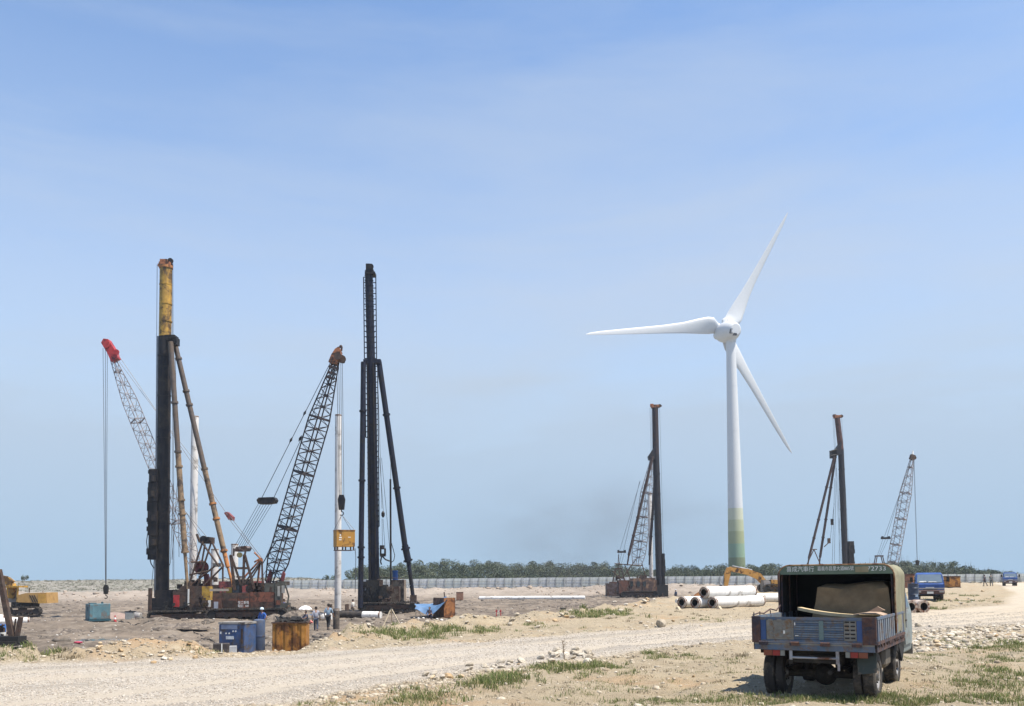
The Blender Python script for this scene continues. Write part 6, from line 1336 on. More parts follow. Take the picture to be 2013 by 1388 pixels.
# ------------------------------------------------------------------ canvas covered flatbed truck in the foreground
def canvas_truck():
    ax = Vector((4.93, 14.77)); ph = R(30.5)
    g = min(gz(ax.x + dx, ax.y + dy) for dx, dy in ((-.6, .4), (.6, -.4), (.6, 2.3), (1.8, 1.6)))
    t = thing('flatbed_truck', 'weathered blue flatbed truck with olive canvas half cover, seen from behind in the foreground', 'truck', (ax.x, ax.y, g), -ph)
    M_TB = mat('truck_blue_paint', (.068, .128, .215), .55, var=.3, scale=5, wear=(.16, .13, .12), amt=.28, wscale=5, streak=.4, dirt=.42)
    M_TB2 = mat('truck_pale_blue_paint', (.15, .205, .26), .6, var=.25, scale=6, wear=(.16, .10, .07), amt=.24, wscale=5, streak=.55, dirt=.4)
    M_TR = mat('truck_rust', (.105, .055, .040), .85, var=.35, scale=12, wear=(.06, .055, .07), amt=.36, wscale=5, streak=.75, bump=.35)
    M_TG = mat('truck_grey_primer', (.20, .195, .175), .7, var=.2, scale=8, wear=(.26, .17, .10), amt=.22, wscale=6)
    M_CV = mat('olive_canvas', (.215, .205, .135), .85, var=.16, scale=2.2, wear=(.30, .27, .18), amt=.25, wscale=1.5, bump=.25, bscale=22)
    M_CVG = mat('green_canvas_band', (.13, .175, .125), .8, var=.15, scale=4, wear=(.22, .21, .15), amt=.2, bump=.15)
    M_CAB = mat('cab_grey_teal_paint', (.20, .245, .25), .5, var=.12, scale=4, wear=(.18, .16, .14), amt=.15, wscale=3, dirt=.15)
    M_UN = mat('greasy_chassis', (.020, .018, .016), .8, var=.4, wear=(.06, .05, .04), amt=.3, wscale=5)
    zt, zb = 1.285, .905
    fl = MB(); fl.bb(-.925, .925, -.57, 2.36, .83, .885); fl.build('bed_floor', M_UN, t)
    sl = MB(); sl.bb(-.90, .90, -.605, -.55, .775, .895); sl.build('rear_sill', M_TB, t); MB().bb(-.90, .90, -.612, -.606, .86, .885).build('sill_trim', M_TG, t)
    ss = MB(); ss.bb(.86, .93, -.55, 2.36, .77, .885); ss.bb(-.93, -.86, -.55, 2.36, .77, .885); ss.build('side_sill', M_TR, t)
    # tailgate: pressed panels side by side
    gt = MB(); gt.bb(-.925, .925, -.592, -.575, zb, zt - .005); tg = gt.build('tailgate', M_TB, t)
    fr = MB(); fr.bb(-.925, .925, -.612, -.593, zt - .04, zt + .005); fr.bb(-.925, .925, -.612, -.593, zb, zb + .03); fr.build('gate_frame', M_TB, tg)
    for x0, x1, m in ((-.935, -.80, M_TR), (.735, .935, M_TR)): MB().bb(x0, x1, -.622, -.57, zb - .02, zt + .012).build('corner_post', m, tg)
    MB().bb(-.798, -.715, -.606, -.592, zb + .03, zt - .04).build('blue_strip', mat('deep_blue_strip', (.04, .085, .215), .5, var=.25, wear=DKRUST, amt=.15), tg); MB().bb(.655, .732, -.606, -.592, zb + .03, zt - .04).build('blue_strip', MATS['deep_blue_strip'], tg)
    pa = MB(); pa.bb(-.705, -.285, -.604, -.592, zb + .035, zt - .045); pg = pa.build('patch_panel', M_TG, tg); pg['label'] = 'grey unpainted patch on the left of the tailgate'
    for i in range(5):
        for j in range(3): z = zb + .07 + i * .062; x = -.64 + j * .14; MB().ext([(x - .05, -.604, z), (x + .05, -.604, z), (x + .03, -.604, z + .035), (x - .03, -.604, z + .035)], (0, -.012, 0)).build('louvre', M_TG, pg)
    cz = [zb + .038 + (zt - zb - .09) * i / 8 for i in range(9)]
    for i in range(8): MB().ext([(-.275, -.593, cz[i] + .003), (-.275, -.593, cz[i + 1] - .003), (-.275, -.606, cz[i + 1] - .012), (-.275, -.606, cz[i] + .012)], (.735, 0, 0)).build('rib', M_TB2 if i % 3 else M_TB, tg)
    MB().bb(.10, .17, -.610, -.606, zb + .04, zt - .05).build('green_stripe', mat('grey_green_stripe', (.13, .19, .19), .6), tg)
    lp = MB().bb(.47, .65, -.606, -.592, zb + .035, zt - .045).build('louvre_panel', M_TG, tg)
    for i in range(5):
        for j in range(2): z = zb + .075 + i * .060; x = .515 + j * .085; MB().bb(x - .032, x + .032, -.612, -.606, z - .010, z + .012).build('slot', M_DARK, lp)
    for x in (-.75, -.27, .19, .655): h = MB(); h.bb(x - .07, x + .07, -.655, -.613, zb - .055, zb - .01); h.tube((x - .07, -.64, zb - .01), (x + .07, -.64, zb - .01), .018, n=8); h.build('hinge', M_TR, tg)
    sp = MB(); sp.box((-.262, -.612, zt - .10), (.018, .004, .045)); sp.box((-.235, -.612, zb + .10), (.05, .004, .012)); sp.box((-.43, -.608, zb + .15), (.03, .004, .05)); sp.build('paint_splash', M_LETTER, tg)
    # side gates in three hinged boards
    for sx in (-1, 1):
        for k in range(3):
            y0 = -.57 + k * .975; y1 = y0 + .965; sg = MB(); sg.bb(min(sx * .925, sx * .905), max(sx * .925, sx * .905), y0, y1, zb, zt); o = sg.build('side_gate', M_TB2, t)
            for j in range(5): yy = y0 + .06 + j * .19; MB().bb(min(sx * .925, sx * .944), max(sx * .925, sx * .944), yy, yy + .12, zb + .03, zt - .03).build('rib', M_TB2 if (j + k) % 3 else M_TB, o)
            MB().bb(min(sx * .925, sx * .95), max(sx * .925, sx * .95), y0, y1, zt - .028, zt + .012).build('top_rail', M_TB, o); MB().bb(min(sx * .925, sx * .95), max(sx * .925, sx * .95), y0, y1, zb - .02, zb + .025).build('bottom_rail', M_TR, o)
    rr = random.Random(2); rg = MB()
    for i in range(26): y = rr.uniform(-.5, 2.2); w = rr.uniform(.03, .14); rg.ext([(.948, y, zb - .02), (.948, y + w, zb - .02), (.948, y + w * .7, zb - .02 - rr.uniform(.02, .07)), (.948, y + w * .2, zb - .02 - rr.uniform(.02, .06))], (-.012, 0, 0))
    rg.build('rust_flakes', M_TR, t)
    wr = MB(); wr.path([(-.93, -.55, zt + .03), (-.935, -.2, zt + .05), (-.93, .1, zt + .03), (-.93, .5, zt + .09), (-.93, .9, zt + .05), (-.93, 1.25, zt + .16)], .012, 5)
    for y in (-.5, -.15, .5): wr.tube((-.93, y, zt), (-.93, y, zt + .07), .010, n=5)
    wr.build('lashing_wire', M_TR, t)
    # canopy
    y0, y1 = 1.22, 2.39; xw, ztop, r = .955, 2.115, .20; hem = .965
    def arch(x, zt_, rr_, hem_):
        pr = [(-x, hem_)]
        for i in range(7): a = math.pi - math.pi / 2 * i / 6; pr.append((-x + rr_ + rr_ * math.cos(a), zt_ - rr_ + rr_ * math.sin(a)))
        for i in range(7): a = math.pi / 2 - math.pi / 2 * i / 6; pr.append((x - rr_ + rr_ * math.cos(a), zt_ - rr_ + rr_ * math.sin(a)))
        return pr + [(x, hem_)]
    cv = MB(); rings = []; ys = [y0 + (y1 - y0) * i / 20 for i in range(21)]; rw = random.Random(8)
    for i, y in enumerate(ys):
        sag = .022 * math.sin(i * math.pi / 10) ** 2; pr = arch(xw - sag, ztop - sag * 1.4, r, hem + .02 * math.sin(i * .9)); rings.append([(x + .009 * math.sin(z * 9 + i * .8) + rw.uniform(-.003, .003), y, z + .006 * math.sin(x * 7 + i) + rw.uniform(-.003, .003)) for x, z in pr])
    inner = [[(x * .965, y, z - .035 if z > 1.2 else z) for (x, y, z) in ring] for ring in rings]
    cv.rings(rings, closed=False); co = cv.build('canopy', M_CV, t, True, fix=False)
    M_CVSHADE = mat('canopy_shade_black', (.012, .012, .011), .9, var=.2, bump=.1); MB().rings([r_[::-1] for r_ in inner], closed=False).build('shade_lining', M_CVSHADE, co, True, fix=False)  # near-black inner layer paints the shade inside the canopy
    bw = MB(); pr = arch(xw - .03, ztop - .03, r, .90); bw.ext([(x, y1 - .02, z) for x, z in pr], (0, .01, 0)); bw.build('front_wall', M_CVSHADE, co)  # front wall carries the same painted interior shade
    va = MB(); ar = [(x, z) for x, z in arch(xw + .002, ztop + .002, r, 1.955) if z >= 1.955]; va.ext([(x, y0 - .012, z) for x, z in ar], (0, .010, 0)); vo = va.build('valance', M_CVG, co)
    hm = MB(); hm.path([(x, y0 - .005, z) for x, z in arch(xw + .004, ztop + .004, r, hem)], .014, 6); hm.build('piping', mat('rust_stained_piping', (.27, .18, .10), .8, wear=RUST, amt=.4, wscale=8), co)
    hoop = MB(); 
    for y in (y0 + .03, 1.8, y1 - .06): hoop.path([(x, y, z) for x, z in arch(xw - .04, ztop - .03, r, .9)], .016, 6)
    hoop.build('hoop', M_TR, co)
    po = MB(); po.tube((-.945, y0 - .03, .9), (-.95, y0 - .03, 1.98), .02, n=8); po.build('corner_pipe', M_TR, co)
    rs = MB(); rs.ext([(.962, y1 - .02, 1.0), (.962, y1 + .03, 1.0), (.958, y1 + .03, 1.93), (.958, y1 - .02, 1.95)], (.004, 0, 0)); rs.build('rust_edge', M_TR, co)
    RX = Matrix.Rotation(R(90), 4, 'X')
    lettering('lettering', '喜成汽車行', .105, M_LETTER, vo, Matrix.Translation((-.575, y0 - .014, 2.042)) @ RX, .47)
    lettering('lettering', '嘉義市昌里大道885號', .082, M_LETTER, vo, Matrix.Translation((.02, y0 - .014, 2.048)) @ RX, .60)
    lettering('lettering', '072733', .105, M_LETTER, vo, Matrix.Translation((.655, y0 - .014, 2.040)) @ RX, .36)
    tp = MB(); tp.bb(.345, .555, y0 - .026, y0 - .0125, 1.985, 2.078); tp.build('tape_patch', mat('brown_tape', (.27, .235, .14), .7, var=.08), vo); MB().bb(.455, .56, y0 - .030, y0 - .0262, 1.992, 2.082).build('tape_patch', mat('brown_tape_two', (.30, .26, .16), .7), vo)
    # lights
    for sx, x0, x1 in ((-1, -.765, -.43), (1, .475, .80)):
        lh = MB().bb(x0, x1, -.585, -.50, .680, .775).build('tail_light', M_DARK, t); w = (x1 - x0)
        segs = ((.0, .42, (.19, .05, .025)), (.42, .78, (.25, .022, .02)), (.78, 1.0, (.22, .23, .21))); 
        for a, b, c in segs:
            if sx < 0: q0, q1 = x0 + w * a, x0 + w * b
            else: q0, q1 = x1 - w * b, x1 - w * a
            MB().bb(q0 + .004, q1 - .004, -.598, -.585, .686, .769).build('lens', mat('lens_%02d' % int(c[0] * 100), c, .3, var=.15, bump=0, dirt=.2), lh)
    # chassis
    ch = MB()
    for x in (-.36, .36): ch.bb(x - .035, x + .035, -.52, 3.5, .55, .71)
    for y in (-.5, .4, 1.2, 2.0): ch.bb(-.36, .36, y, y + .06, .58, .70)
    for y in (-.45, .35, 1.15, 1.95): ch.bb(-.85, .85, y, y + .07, .71, .829)
    ch.build('chassis', M_UN, t)
    bp = MB(); bp.tube((-.33, -.60, .665), (.36, -.60, .665), .016, n=8); bp.box((-.34, -.585, .70), (.045, .02, .14)); bp.box((.36, -.585, .68), (.05, .02, .20)); bp.box((.37, -.57, .53), (.035, .02, .10)); bp.build('tow_bar', mat('scuffed_white_bar', (.33, .34, .36), .6, wear=RUST, amt=.3), t)
    axl = MB(); axl.tube((-.7, 0, .37), (.7, 0, .37), .06, n=10); axl.lathe([(.03, -.2), (.13, -.12), (.18, 0), (.13, .12), (.03, .2)], (.05, 0, .37), (0, 1, 0), 16); axl.build('rear_axle', M_UN, t); MB().tube((-.7, 2.3, .37), (.7, 2.3, .37), .05, n=8).build('front_axle', M_UN, t)
    ls = MB()
    for x in (-.42, .42):
        for i in range(4): ls.ext([(x - .03, -.45 + i * .08, .50 - i * .025), (x - .03, .55 - i * .08, .50 - i * .025), (x - .03, .05, .43 - i * .02)], (.06, 0, 0))
    ls.build('leaf_spring', M_UN, t)
    for sx in (-1, 1):
        wheel(t, (sx * .755, 0, .372), .372, .185, sx); wheel(t, (sx * .59, 0, .372), .372, .13, -sx); wheel(t, (sx * .71, 2.3, .372), .372, .20, sx)
        fl_ = MB(); fl_.ext([(sx * .62, -.43, .42), (sx * .89, -.43, .46), (sx * .89, -.40, .78), (sx * .60, -.40, .78)], (0, .012, 0)); fl_.build('mud_flap', mat('dark_green_flap', (.035, .05, .05), .6, wear=MUD, amt=.25), t) if sx > 0 else None
    tk = MB(); tk.bev(.46, .84, .75, 1.35, .42, .76, .06); tk.build('fuel_tank', mat('grimy_tank', (.11, .095, .075), .7, wear=DKRUST, amt=.35), t); MB().path([(.30, 2.2, .45), (.30, .6, .42), (.22, -.2, .46), (.22, -.5, .44)], .035, 8).build('exhaust_pipe', M_UN, t)
    cn = MB(); cn.lathe([(.08, -.22), (.13, -.18), (.13, .18), (.08, .22)], (.62, 1.62, .66), (0, 1, 0), 14); cn.build('air_tank', M_TG, t); un = MB()
    for i in range(16): un.box((rr.uniform(-.5, .5), rr.uniform(.2, 2.2), rr.uniform(.42, .68)), (rr.uniform(.05, .3), rr.uniform(.1, .4), rr.uniform(.05, .18)))
    stuff(un.build('gearbox', M_UN, t))
    # cab
    def sec(y0_, y1_, z, x): return [(-x, y0_, z), (x, y0_, z), (x, y1_, z), (-x, y1_, z)]
    cb = MB(); cb.rings([sec(2.80, 3.88, .50, .84), sec(2.78, 3.92, .75, .865), sec(2.44, 3.92, .80, .870), sec(2.43, 3.90, 1.22, .872), sec(2.45, 3.74, 1.42, .845), sec(2.50, 3.45, 1.84, .78), sec(2.56, 3.32, 1.955, .71), sec(2.68, 3.2, 1.985, .56)]); cab = cb.build('cab', M_CAB, t, False)
    bv = cab.modifiers.new('bevel', 'BEVEL'); bv.width = .035; bv.segments = 2; bv.limit_method = 'ANGLE'; bv.angle_limit = R(25)
    for sx in (-1, 1):
        dr = MB(); dr.ext([(sx * .874, 2.86, .66), (sx * .874, 3.72, .66), (sx * .874, 3.72, 1.20), (sx * .874, 2.80, 1.20)], (sx * .006, 0, 0)); do = dr.build('door', M_CAB, cab); MB().box((sx * .89, 2.95, 1.10), (.02, .12, .03)).build('handle', M_DARK, do)
        wi = MB(); wi.ext([(sx * .858, 2.86, 1.30), (sx * .858, 3.62, 1.30), (sx * .80, 3.42, 1.76), (sx * .80, 2.86, 1.76)], (sx * .006, 0, 0)); wi.build('window', M_GLASS, cab)
        if sx < 0: mo_ = MB().path([(-.86, 3.6, 1.35), (-1.05, 3.68, 1.40), (-1.05, 3.68, 1.75), (-.80, 3.4, 1.8)], .012, 5).build('mirror_arm', M_DARK, cab); MB().box((-1.05, 3.66, 1.58), (.14, .03, .24)).build('mirror', M_DARK, mo_)
        MB().ext([(sx * .80, 2.42, .40), (sx * .87, 2.42, .40), (sx * .87, 2.70, .62), (sx * .87, 2.70, .78), (sx * .80, 2.42, .78)], (0, .02, 0)).build('arch_liner', M_DARK, cab)
    MB().bb(-.68, .68, 2.425, 2.44, 1.35, 1.75).build('rear_window', M_GLASS, cab)
    ws = MB(); ws.ext([(-.74, 3.80, 1.36), (.74, 3.80, 1.36), (.68, 3.47, 1.82), (-.68, 3.47, 1.82)], (0, .02, .01)); ws.build('windscreen', M_GLASS, cab); MB().bb(-.86, .86, 3.90, 4.0, .42, .62).build('front_bumper', M_TG, t)
    # what it carries
    ld = thing('covered_load', 'brown tarpaulin covered load inside the canvas truck cover', 'load', t.location, -ph); mb = MB(); rs = []
    for k, (z, a, b) in enumerate(((.89, 0, 0), (1.2, .01, .0), (1.48, .03, .02), (1.70, .05, .05), (1.785, .12, .12), (1.80, .22, .24))):
        ring = []; x0, x1, q0, q1 = -.44 + a * 2.2, .88 - a, 1.28 + b * 1.6, 2.28 - b * .3
        for (x, y) in [(x0 + (x1 - x0) * i / 10, q0) for i in range(10)] + [(x1, q0 + (q1 - q0) * i / 4) for i in range(4)] + [(x1 - (x1 - x0) * i / 10, q1) for i in range(10)] + [(x0, q1 - (q1 - q0) * i / 4) for i in range(4)]: ring.append((x + .02 * math.sin(9 * y + k), y + .025 * math.sin(7 * x + 2 * k), z + .03 * math.sin(5 * x + k)))
        rs.append(ring)
    mb.rings(rs).build('tarpaulin', mat('brown_tarpaulin', (.19, .135, .075), .85, var=.35, scale=3, bump=.3), ld, True); MB().path([(-.58, 1.40, 1.2), (0, 1.395, 1.17), (.86, 1.40, 1.22)], .014, 5).build('rope', M_TR, ld)
    ps = thing('plywood_sheet', 'bent pale plywood sheet lying across the truck bed in front of the covered load', 'plywood', t.location, -ph); mb = MB(); n = 12; up = []
    for i in range(n + 1): u = i / n; x = -.50 + 1.28 * u; z = 1.235 + .12 * (1 - u) ** 2.5; up.append((x, z))
    mb.rings([[(x, .62, z) for x, z in up] + [(x, .62, z + .05) for x, z in reversed(up)], [(x, .95, z - .01) for x, z in up] + [(x, .95, z + .04) for x, z in reversed(up)]]); mb.build('sheet', mat('plywood', (.56, .43, .25), .75, var=.15, scale=5), ps); bt = MB()
    for y in (.66, .85): bt.bb(-.1, .7, y, y + .06, .89, 1.226)
    bt.build('batten', MATS['pale_wood'], ps)
    cd = thing('board_scrap', 'crumpled light board lying at the right end of the plywood sheet', 'board', t.location, -ph); mb = MB(); mb.ext([(.42, .25, 1.30), (.62, .25, 1.335), (.80, .25, 1.335), (.90, .25, 1.30), (.90, .25, 1.288), (.8, .25, 1.32), (.62, .25, 1.318), (.42, .25, 1.288)], (0, .5, 0)); mb.build('sheet', mat('pink_board', (.38, .27, .19), .8), cd); MB().ext([(.55, .75, 1.30), (.75, .75, 1.42), (.86, .75, 1.36)], (0, .06, 0)).build('torn_flap', MATS['pink_board'], cd)
canvas_truck()

# ------------------------------------------------------------------ blue trucks facing the camera
def small_truck(label, loc, rz, m):
    t = thing('flatbed_truck', label, 'truck', loc, rz)
    def sec(a, b, z, x): return [(-x, a, z), (x, a, z), (x, b, z), (-x, b, z)]
    mb = MB(); mb.rings([sec(-1.5, .0, .48, .90), sec(-1.5, .06, .62, .95), sec(-1.5, .06, 1.22, .96), sec(-1.48, -.06, 1.30, .95), sec(-1.42, -.32, 1.95, .86), sec(-1.34, -.48, 2.04, .76)]); cab = mb.build('cab', m, t); bv = cab.modifiers.new('bevel', 'BEVEL'); bv.width = .04; bv.segments = 2; bv.limit_method = 'ANGLE'; bv.angle_limit = R(25)
    ws = MB(); ws.ext([(-.84, -.055, 1.33), (.84, -.055, 1.33), (.77, -.285, 1.90), (-.77, -.285, 1.90)], (0, .012, .006)); wo = ws.build('windscreen', mat('reflecting_windscreen', (.16, .21, .26), .12, var=.1, bump=0), cab)
    pp = MB(); pp.ext([(-.50, -.03, 1.35), (.10, -.03, 1.35), (.05, -.04, 1.42), (-.4, -.04, 1.40)], (0, .012, .004)); pp.ext([(.20, -.03, 1.36), (.75, -.03, 1.35), (.6, -.06, 1.43), (.25, -.05, 1.45)], (0, .012, .004)); pp.build('dash_papers', M_LETTER, wo)
    MB().path([(-.1, .0, 1.30), (.35, -.02, 1.36)], .012, 4).build('wiper', M_DARK, wo); MB().path([(-.7, .0, 1.30), (-.2, -.02, 1.35)], .012, 4).build('wiper', M_DARK, wo)
    MB().bb(-.93, .93, .065, .075, .86, .95).build('trim_strip', mat('dull_silver_trim', (.35, .34, .32), .45), cab); gr = MB(); gr.bb(-.45, .45, .066, .08, .80, .86); gr.build('grille', M_DARK, cab); MB().bb(-.28, .28, .0665, .078, .955, 1.0).build('emblem', M_LETTER, cab)
    bu = MB(); bu.bev(-.95, .95, .04, .20, .50, .80, .05); bo = bu.build('bumper', mat('maroon_bumper', (.085, .045, .04), .6, wear=DKRUST, amt=.3), t); MB().bb(-.21, .21, .201, .212, .53, .68).build('number_plate', M_LETTER, bo)
    for sx in (-1, 1):
        MB().bb(sx * .75 - .15, sx * .75 + .15, .201, .215, .62, .74).build('headlight', mat('headlight_glass', (.35, .33, .3), .2), t); ar = MB(); ar.path([(sx * .9, -.1, 1.45), (sx * 1.16, .05, 1.5)], .02, 5); mo = ar.build('mirror_arm', M_DARK, t); MB().box((sx * 1.20, .05, 1.55), (.20, .06, .34)).build('mirror', M_DARK, mo)
        MB().ext([(sx * .955, -1.2, 1.3), (sx * .955, -.25, 1.3), (sx * .885, -.42, 1.82), (sx * .885, -1.2, 1.82)], (sx * .012, 0, 0)).build('side_window', M_GLASS, cab)
        wheel(t, (sx * .78, -.55, .38), .38, .22, sx, False); wheel(t, (sx * .78, -3.0, .38), .38, .22, sx, False); wheel(t, (sx * .55, -3.0, .38), .38, .2, -sx, False)
    bd = MB(); bd.bb(-.95, .95, -4.2, -1.6, .82, .92); bd.bb(-.95, -.91, -4.2, -1.6, .92, 1.3); bd.bb(.91, .95, -4.2, -1.6, .92, 1.3); bd.bb(-.91, .91, -4.2, -4.16, .92, 1.3); bd.bb(-.91, .91, -1.64, -1.6, .92, 1.75); bd.build('flat_bed', m, t); chs = MB(); chs.bb(-.4, -.3, -4.1, 0, .5, .7); chs.bb(.3, .4, -4.1, 0, .5, .7); chs.tube((-.7, -.55, .38), (.7, -.55, .38), .05, n=8); chs.tube((-.7, -3, .38), (.7, -3, .38), .06, n=8); chs.build('chassis', M_DARK, t)
    return t
g = G(1829, 66); bt = small_truck('bright blue truck facing the camera right of the canvas truck', g, R(180 - 20), mat('bright_blue_truck_paint', (.025, .08, .27), .45, var=.18, wear=(.02, .05, .16), amt=.15))
copy_tree(bt, None, 'small distant blue truck coming along the road at the right edge', G(1987, 139, .0), R(180 - 24))

# ------------------------------------------------------------------ people
def skin_mesh(name, verts, edges, radii, m, parent, root=0, sub=1):
    me = bpy.data.meshes.new(name); me.from_pydata([tuple(v) for v in verts], edges, [])
    o = bpy.data.objects.new(name, me); TMP.collection.objects.link(o); o.modifiers.new('skin', 'SKIN')
    for i, r in enumerate(radii):
        rr = r if isinstance(r, tuple) else (r, r); me.skin_vertices[0].data[i].radius = rr
    me.skin_vertices[0].data[root].use_root = True
    s = o.modifiers.new('subsurf', 'SUBSURF'); s.levels = sub; s.render_levels = sub
    with bpy.context.temp_override(scene=TMP, view_layer=TMP.view_layers[0]): dg = bpy.context.evaluated_depsgraph_get()
    nm = bpy.data.meshes.new_from_object(o.evaluated_get(dg)); bpy.data.objects.remove(o)
    nm.materials.clear(); nm.materials.append(m); nm.polygons.foreach_set('use_smooth', [True] * len(nm.polygons))
    q = bpy.data.objects.new(name, nm); COL.objects.link(q); q.parent = parent; return q
M_SKIN = mat('skin', (.30, .17, .11), .6, var=.06, bump=0); M_HAIR = mat('black_hair', (.015, .013, .012), .7)
def person(label, loc, rz, shirt, trousers, pose='stand', cap=None, k=1.0, group=None):
    t = thing('person', label, 'person', loc, rz, group); V = Vector
    hipz = .92 if pose not in ('sit', 'squat') else .34
    up = hipz + .0
    lean = {'walk': .05, 'sit': .10, 'squat': .22}.get(pose, 0)
    pel, wai, che, nec, hd0 = V((0, 0, up)), V((0, lean * .35, up + .17)), V((0, lean * .8, up + .38)), V((0, lean, up + .53)), V((0, lean + .015, up + .60))
    sh = {s: V((s * .17, lean * .95, up + .48)) for s in (-1, 1)}
    if pose == 'walk':
        elb = {-1: V((-.25, lean - .10, up + .20)), 1: V((.25, lean + .10, up + .21))}; wri = {-1: V((-.25, lean + .02, up - .03)), 1: V((.24, lean + .26, up + .03))}
        kne = {-1: V((-.09, .16, .50)), 1: V((.10, -.03, .48))}; ank = {-1: V((-.09, .20, .09)), 1: V((.11, -.30, .14))}
    elif pose == 'akimbo':
        elb = {s: V((s * .36, -.05, up + .24)) for s in (-1, 1)}; wri = {s: V((s * .19, .09, up + .08)) for s in (-1, 1)}; kne = {s: V((s * .11, .02, .49)) for s in (-1, 1)}; ank = {s: V((s * .12, 0, .08)) for s in (-1, 1)}
    elif pose in ('sit', 'squat'):
        elb = {s: V((s * .24, lean + .16, up + .24)) for s in (-1, 1)}; wri = {s: V((s * .14, lean + .36, up + .20)) for s in (-1, 1)}; kne = {s: V((s * .14, .40, up + .10)) for s in (-1, 1)}; ank = {s: V((s * .13, .36 if pose == 'sit' else .18, .08)) for s in (-1, 1)}
    else:
        elb = {s: V((s * .25, -.02, up + .21)) for s in (-1, 1)}; wri = {s: V((s * .24, .08, up - .02)) for s in (-1, 1)}; kne = {s: V((s * .10, .02, .49)) for s in (-1, 1)}; ank = {s: V((s * .11, 0, .08)) for s in (-1, 1)}
    hip = {s: V((s * .085, 0, up - .03)) for s in (-1, 1)}; toe = {s: ank[s] + V((0, .17, -.045)) for s in (-1, 1)}; pal = {s: wri[s] + (wri[s] - elb[s]).normalized() * .085 for s in (-1, 1)}
    vs = [pel, wai, che, nec, hd0]; ra = [(.13, .10), (.125, .09), (.15, .10), .055, .06]; ed = [(0, 1), (1, 2), (2, 3), (3, 4)]
    for s in (-1, 1):
        i = len(vs); vs += [sh[s], elb[s], wri[s], pal[s], hip[s], kne[s], ank[s], toe[s]]; ra += [.055, .042, .030, (.038, .022), .078, .056, .040, (.042, .03)]
        ed += [(2, i), (i, i + 1), (i + 1, i + 2), (i + 2, i + 3), (0, i + 4), (i + 4, i + 5), (i + 5, i + 6), (i + 6, i + 7)]
    body = skin_mesh('body', vs, ed, ra, M_SKIN, t); bm = bmesh.new(); bm.from_mesh(body.data)
    def lump(c, rad, seg=12):
        q = bmesh.ops.create_uvsphere(bm, u_segments=seg, v_segments=seg // 2 + 2, radius=1.0)['verts']
        for v in q: v.co = V((v.co.x * rad[0], v.co.y * rad[1], v.co.z * rad[2])) + c
    hc = hd0 + V((0, .015, .095)); lump(hc, (.078, .094, .118), 16); lump(hc + V((0, .095, -.015)), (.014, .02, .024), 8)
    for s in (-1, 1): lump(hc + V((s * .08, -.005, -.01)), (.012, .022, .032), 8); lump(hc + V((s * .03, .082, .012)), (.012, .01, .008), 8)
    for s in (-1, 1):                                   # fingers and thumb
        f = (pal[s] - wri[s]).normalized(); a = f.cross(V((0, 1, 0))); a = a.normalized() if a.length > .1 else V((1, 0, 0))
        for j in range(4):
            b0 = pal[s] + a * (.027 - .018 * j); ln = (.055, .062, .058, .045)[j]; c1 = b0 + f * ln * .6; c2 = c1 + (f * .7 + V((0, .5, 0))).normalized() * ln * .6
            for p, q, r0, r1 in ((b0, c1, .010, .009), (c1, c2, .009, .007)):
                mm = MB().tube(p, q, r0, r1, 6); nv = [bm.verts.new(v) for v in mm.v]
                for fc in mm.f: bm.faces.new([nv[x] for x in fc])
        mm = MB().tube(pal[s] - f * .04 + a * .03, pal[s] + a * .065 + f * .02, .012, .009, 6); nv = [bm.verts.new(v) for v in mm.v]
        for fc in mm.f: bm.faces.new([nv[x] for x in fc])
    for f in bm.faces: f.smooth = True
    bm.to_mesh(body.data); bm.free()
    ms = mat('cloth_%d_%d_%d' % tuple(int(c * 999) for c in shirt), shirt, .85, var=.18, scale=7, bump=.25); mt = mat('cloth_%d_%d_%d' % tuple(int(c * 999) for c in trousers), trousers, .85, var=.18, scale=7, bump=.25)
    vs = [pel + V((0, 0, .02)), wai, che, nec - V((0, 0, .03))]; ra = [(.155, .125), (.15, .115), (.175, .125), .075]; ed = [(0, 1), (1, 2), (2, 3)]
    for s in (-1, 1): i = len(vs); vs += [sh[s], sh[s].lerp(elb[s], .55), elb[s].lerp(wri[s], .2 if pose == 'walk' else .8)]; ra += [.075, .066, .055]; ed += [(2, i), (i, i + 1), (i + 1, i + 2)]
    skin_mesh('shirt', vs, ed, ra, ms, t)
    vs = [pel - V((0, 0, .0))]; ra = [(.142, .118)]; ed = []
    for s in (-1, 1): i = len(vs); vs += [hip[s], kne[s], ank[s] + (kne[s] - ank[s]).normalized() * .03]; ra += [.098, .076, .062]; ed += [(0, i), (i, i + 1), (i + 1, i + 2)]
    skin_mesh('trousers', vs, ed, ra, mt, t)
    for s in (-1, 1): b = MB(); a, c = ank[s], toe[s]; b.rings([[a + V((x * .05, y, z)) for x, y, z in ((-1, -.07, -.075), (1, -.07, -.075), (1, -.05, .02), (-1, -.05, .02))], [c + V((x * .05, y, z)) for x, y, z in ((-1, .0, -.035), (1, .0, -.035), (1, -.03, .02), (-1, -.03, .02))], [c + V((x * .035, .06, z)) for x, z in ((-1, -.035), (1, -.035), (1, -.01), (-1, -.01))]]); b.build('shoe', M_DARK, t)
    hb = MB(); hb.lathe([(.088, -.02), (.093, .03), (.085, .085), (.055, .118), (.01, .13)], hc + V((0, -.012, .0)), (0, -.12, 1), 16); hb.build('hair', M_HAIR, t, True)
    if cap:
        cm = mat('hat_%d_%d_%d' % tuple(int(c * 999) for c in cap), cap, .4, var=.05, bump=0); hh = MB(); hh.lathe([(.135, .035), (.12, .045), (.112, .075), (.10, .12), (.06, .155), (.01, .165)], hc + V((0, 0, .0)), (0, -.05, 1), 20); hh.build('helmet', cm, t, True)
    t.scale = (k, k, k); return t
DJ = (.045, .06, .095); BK = (.02, .02, .022)
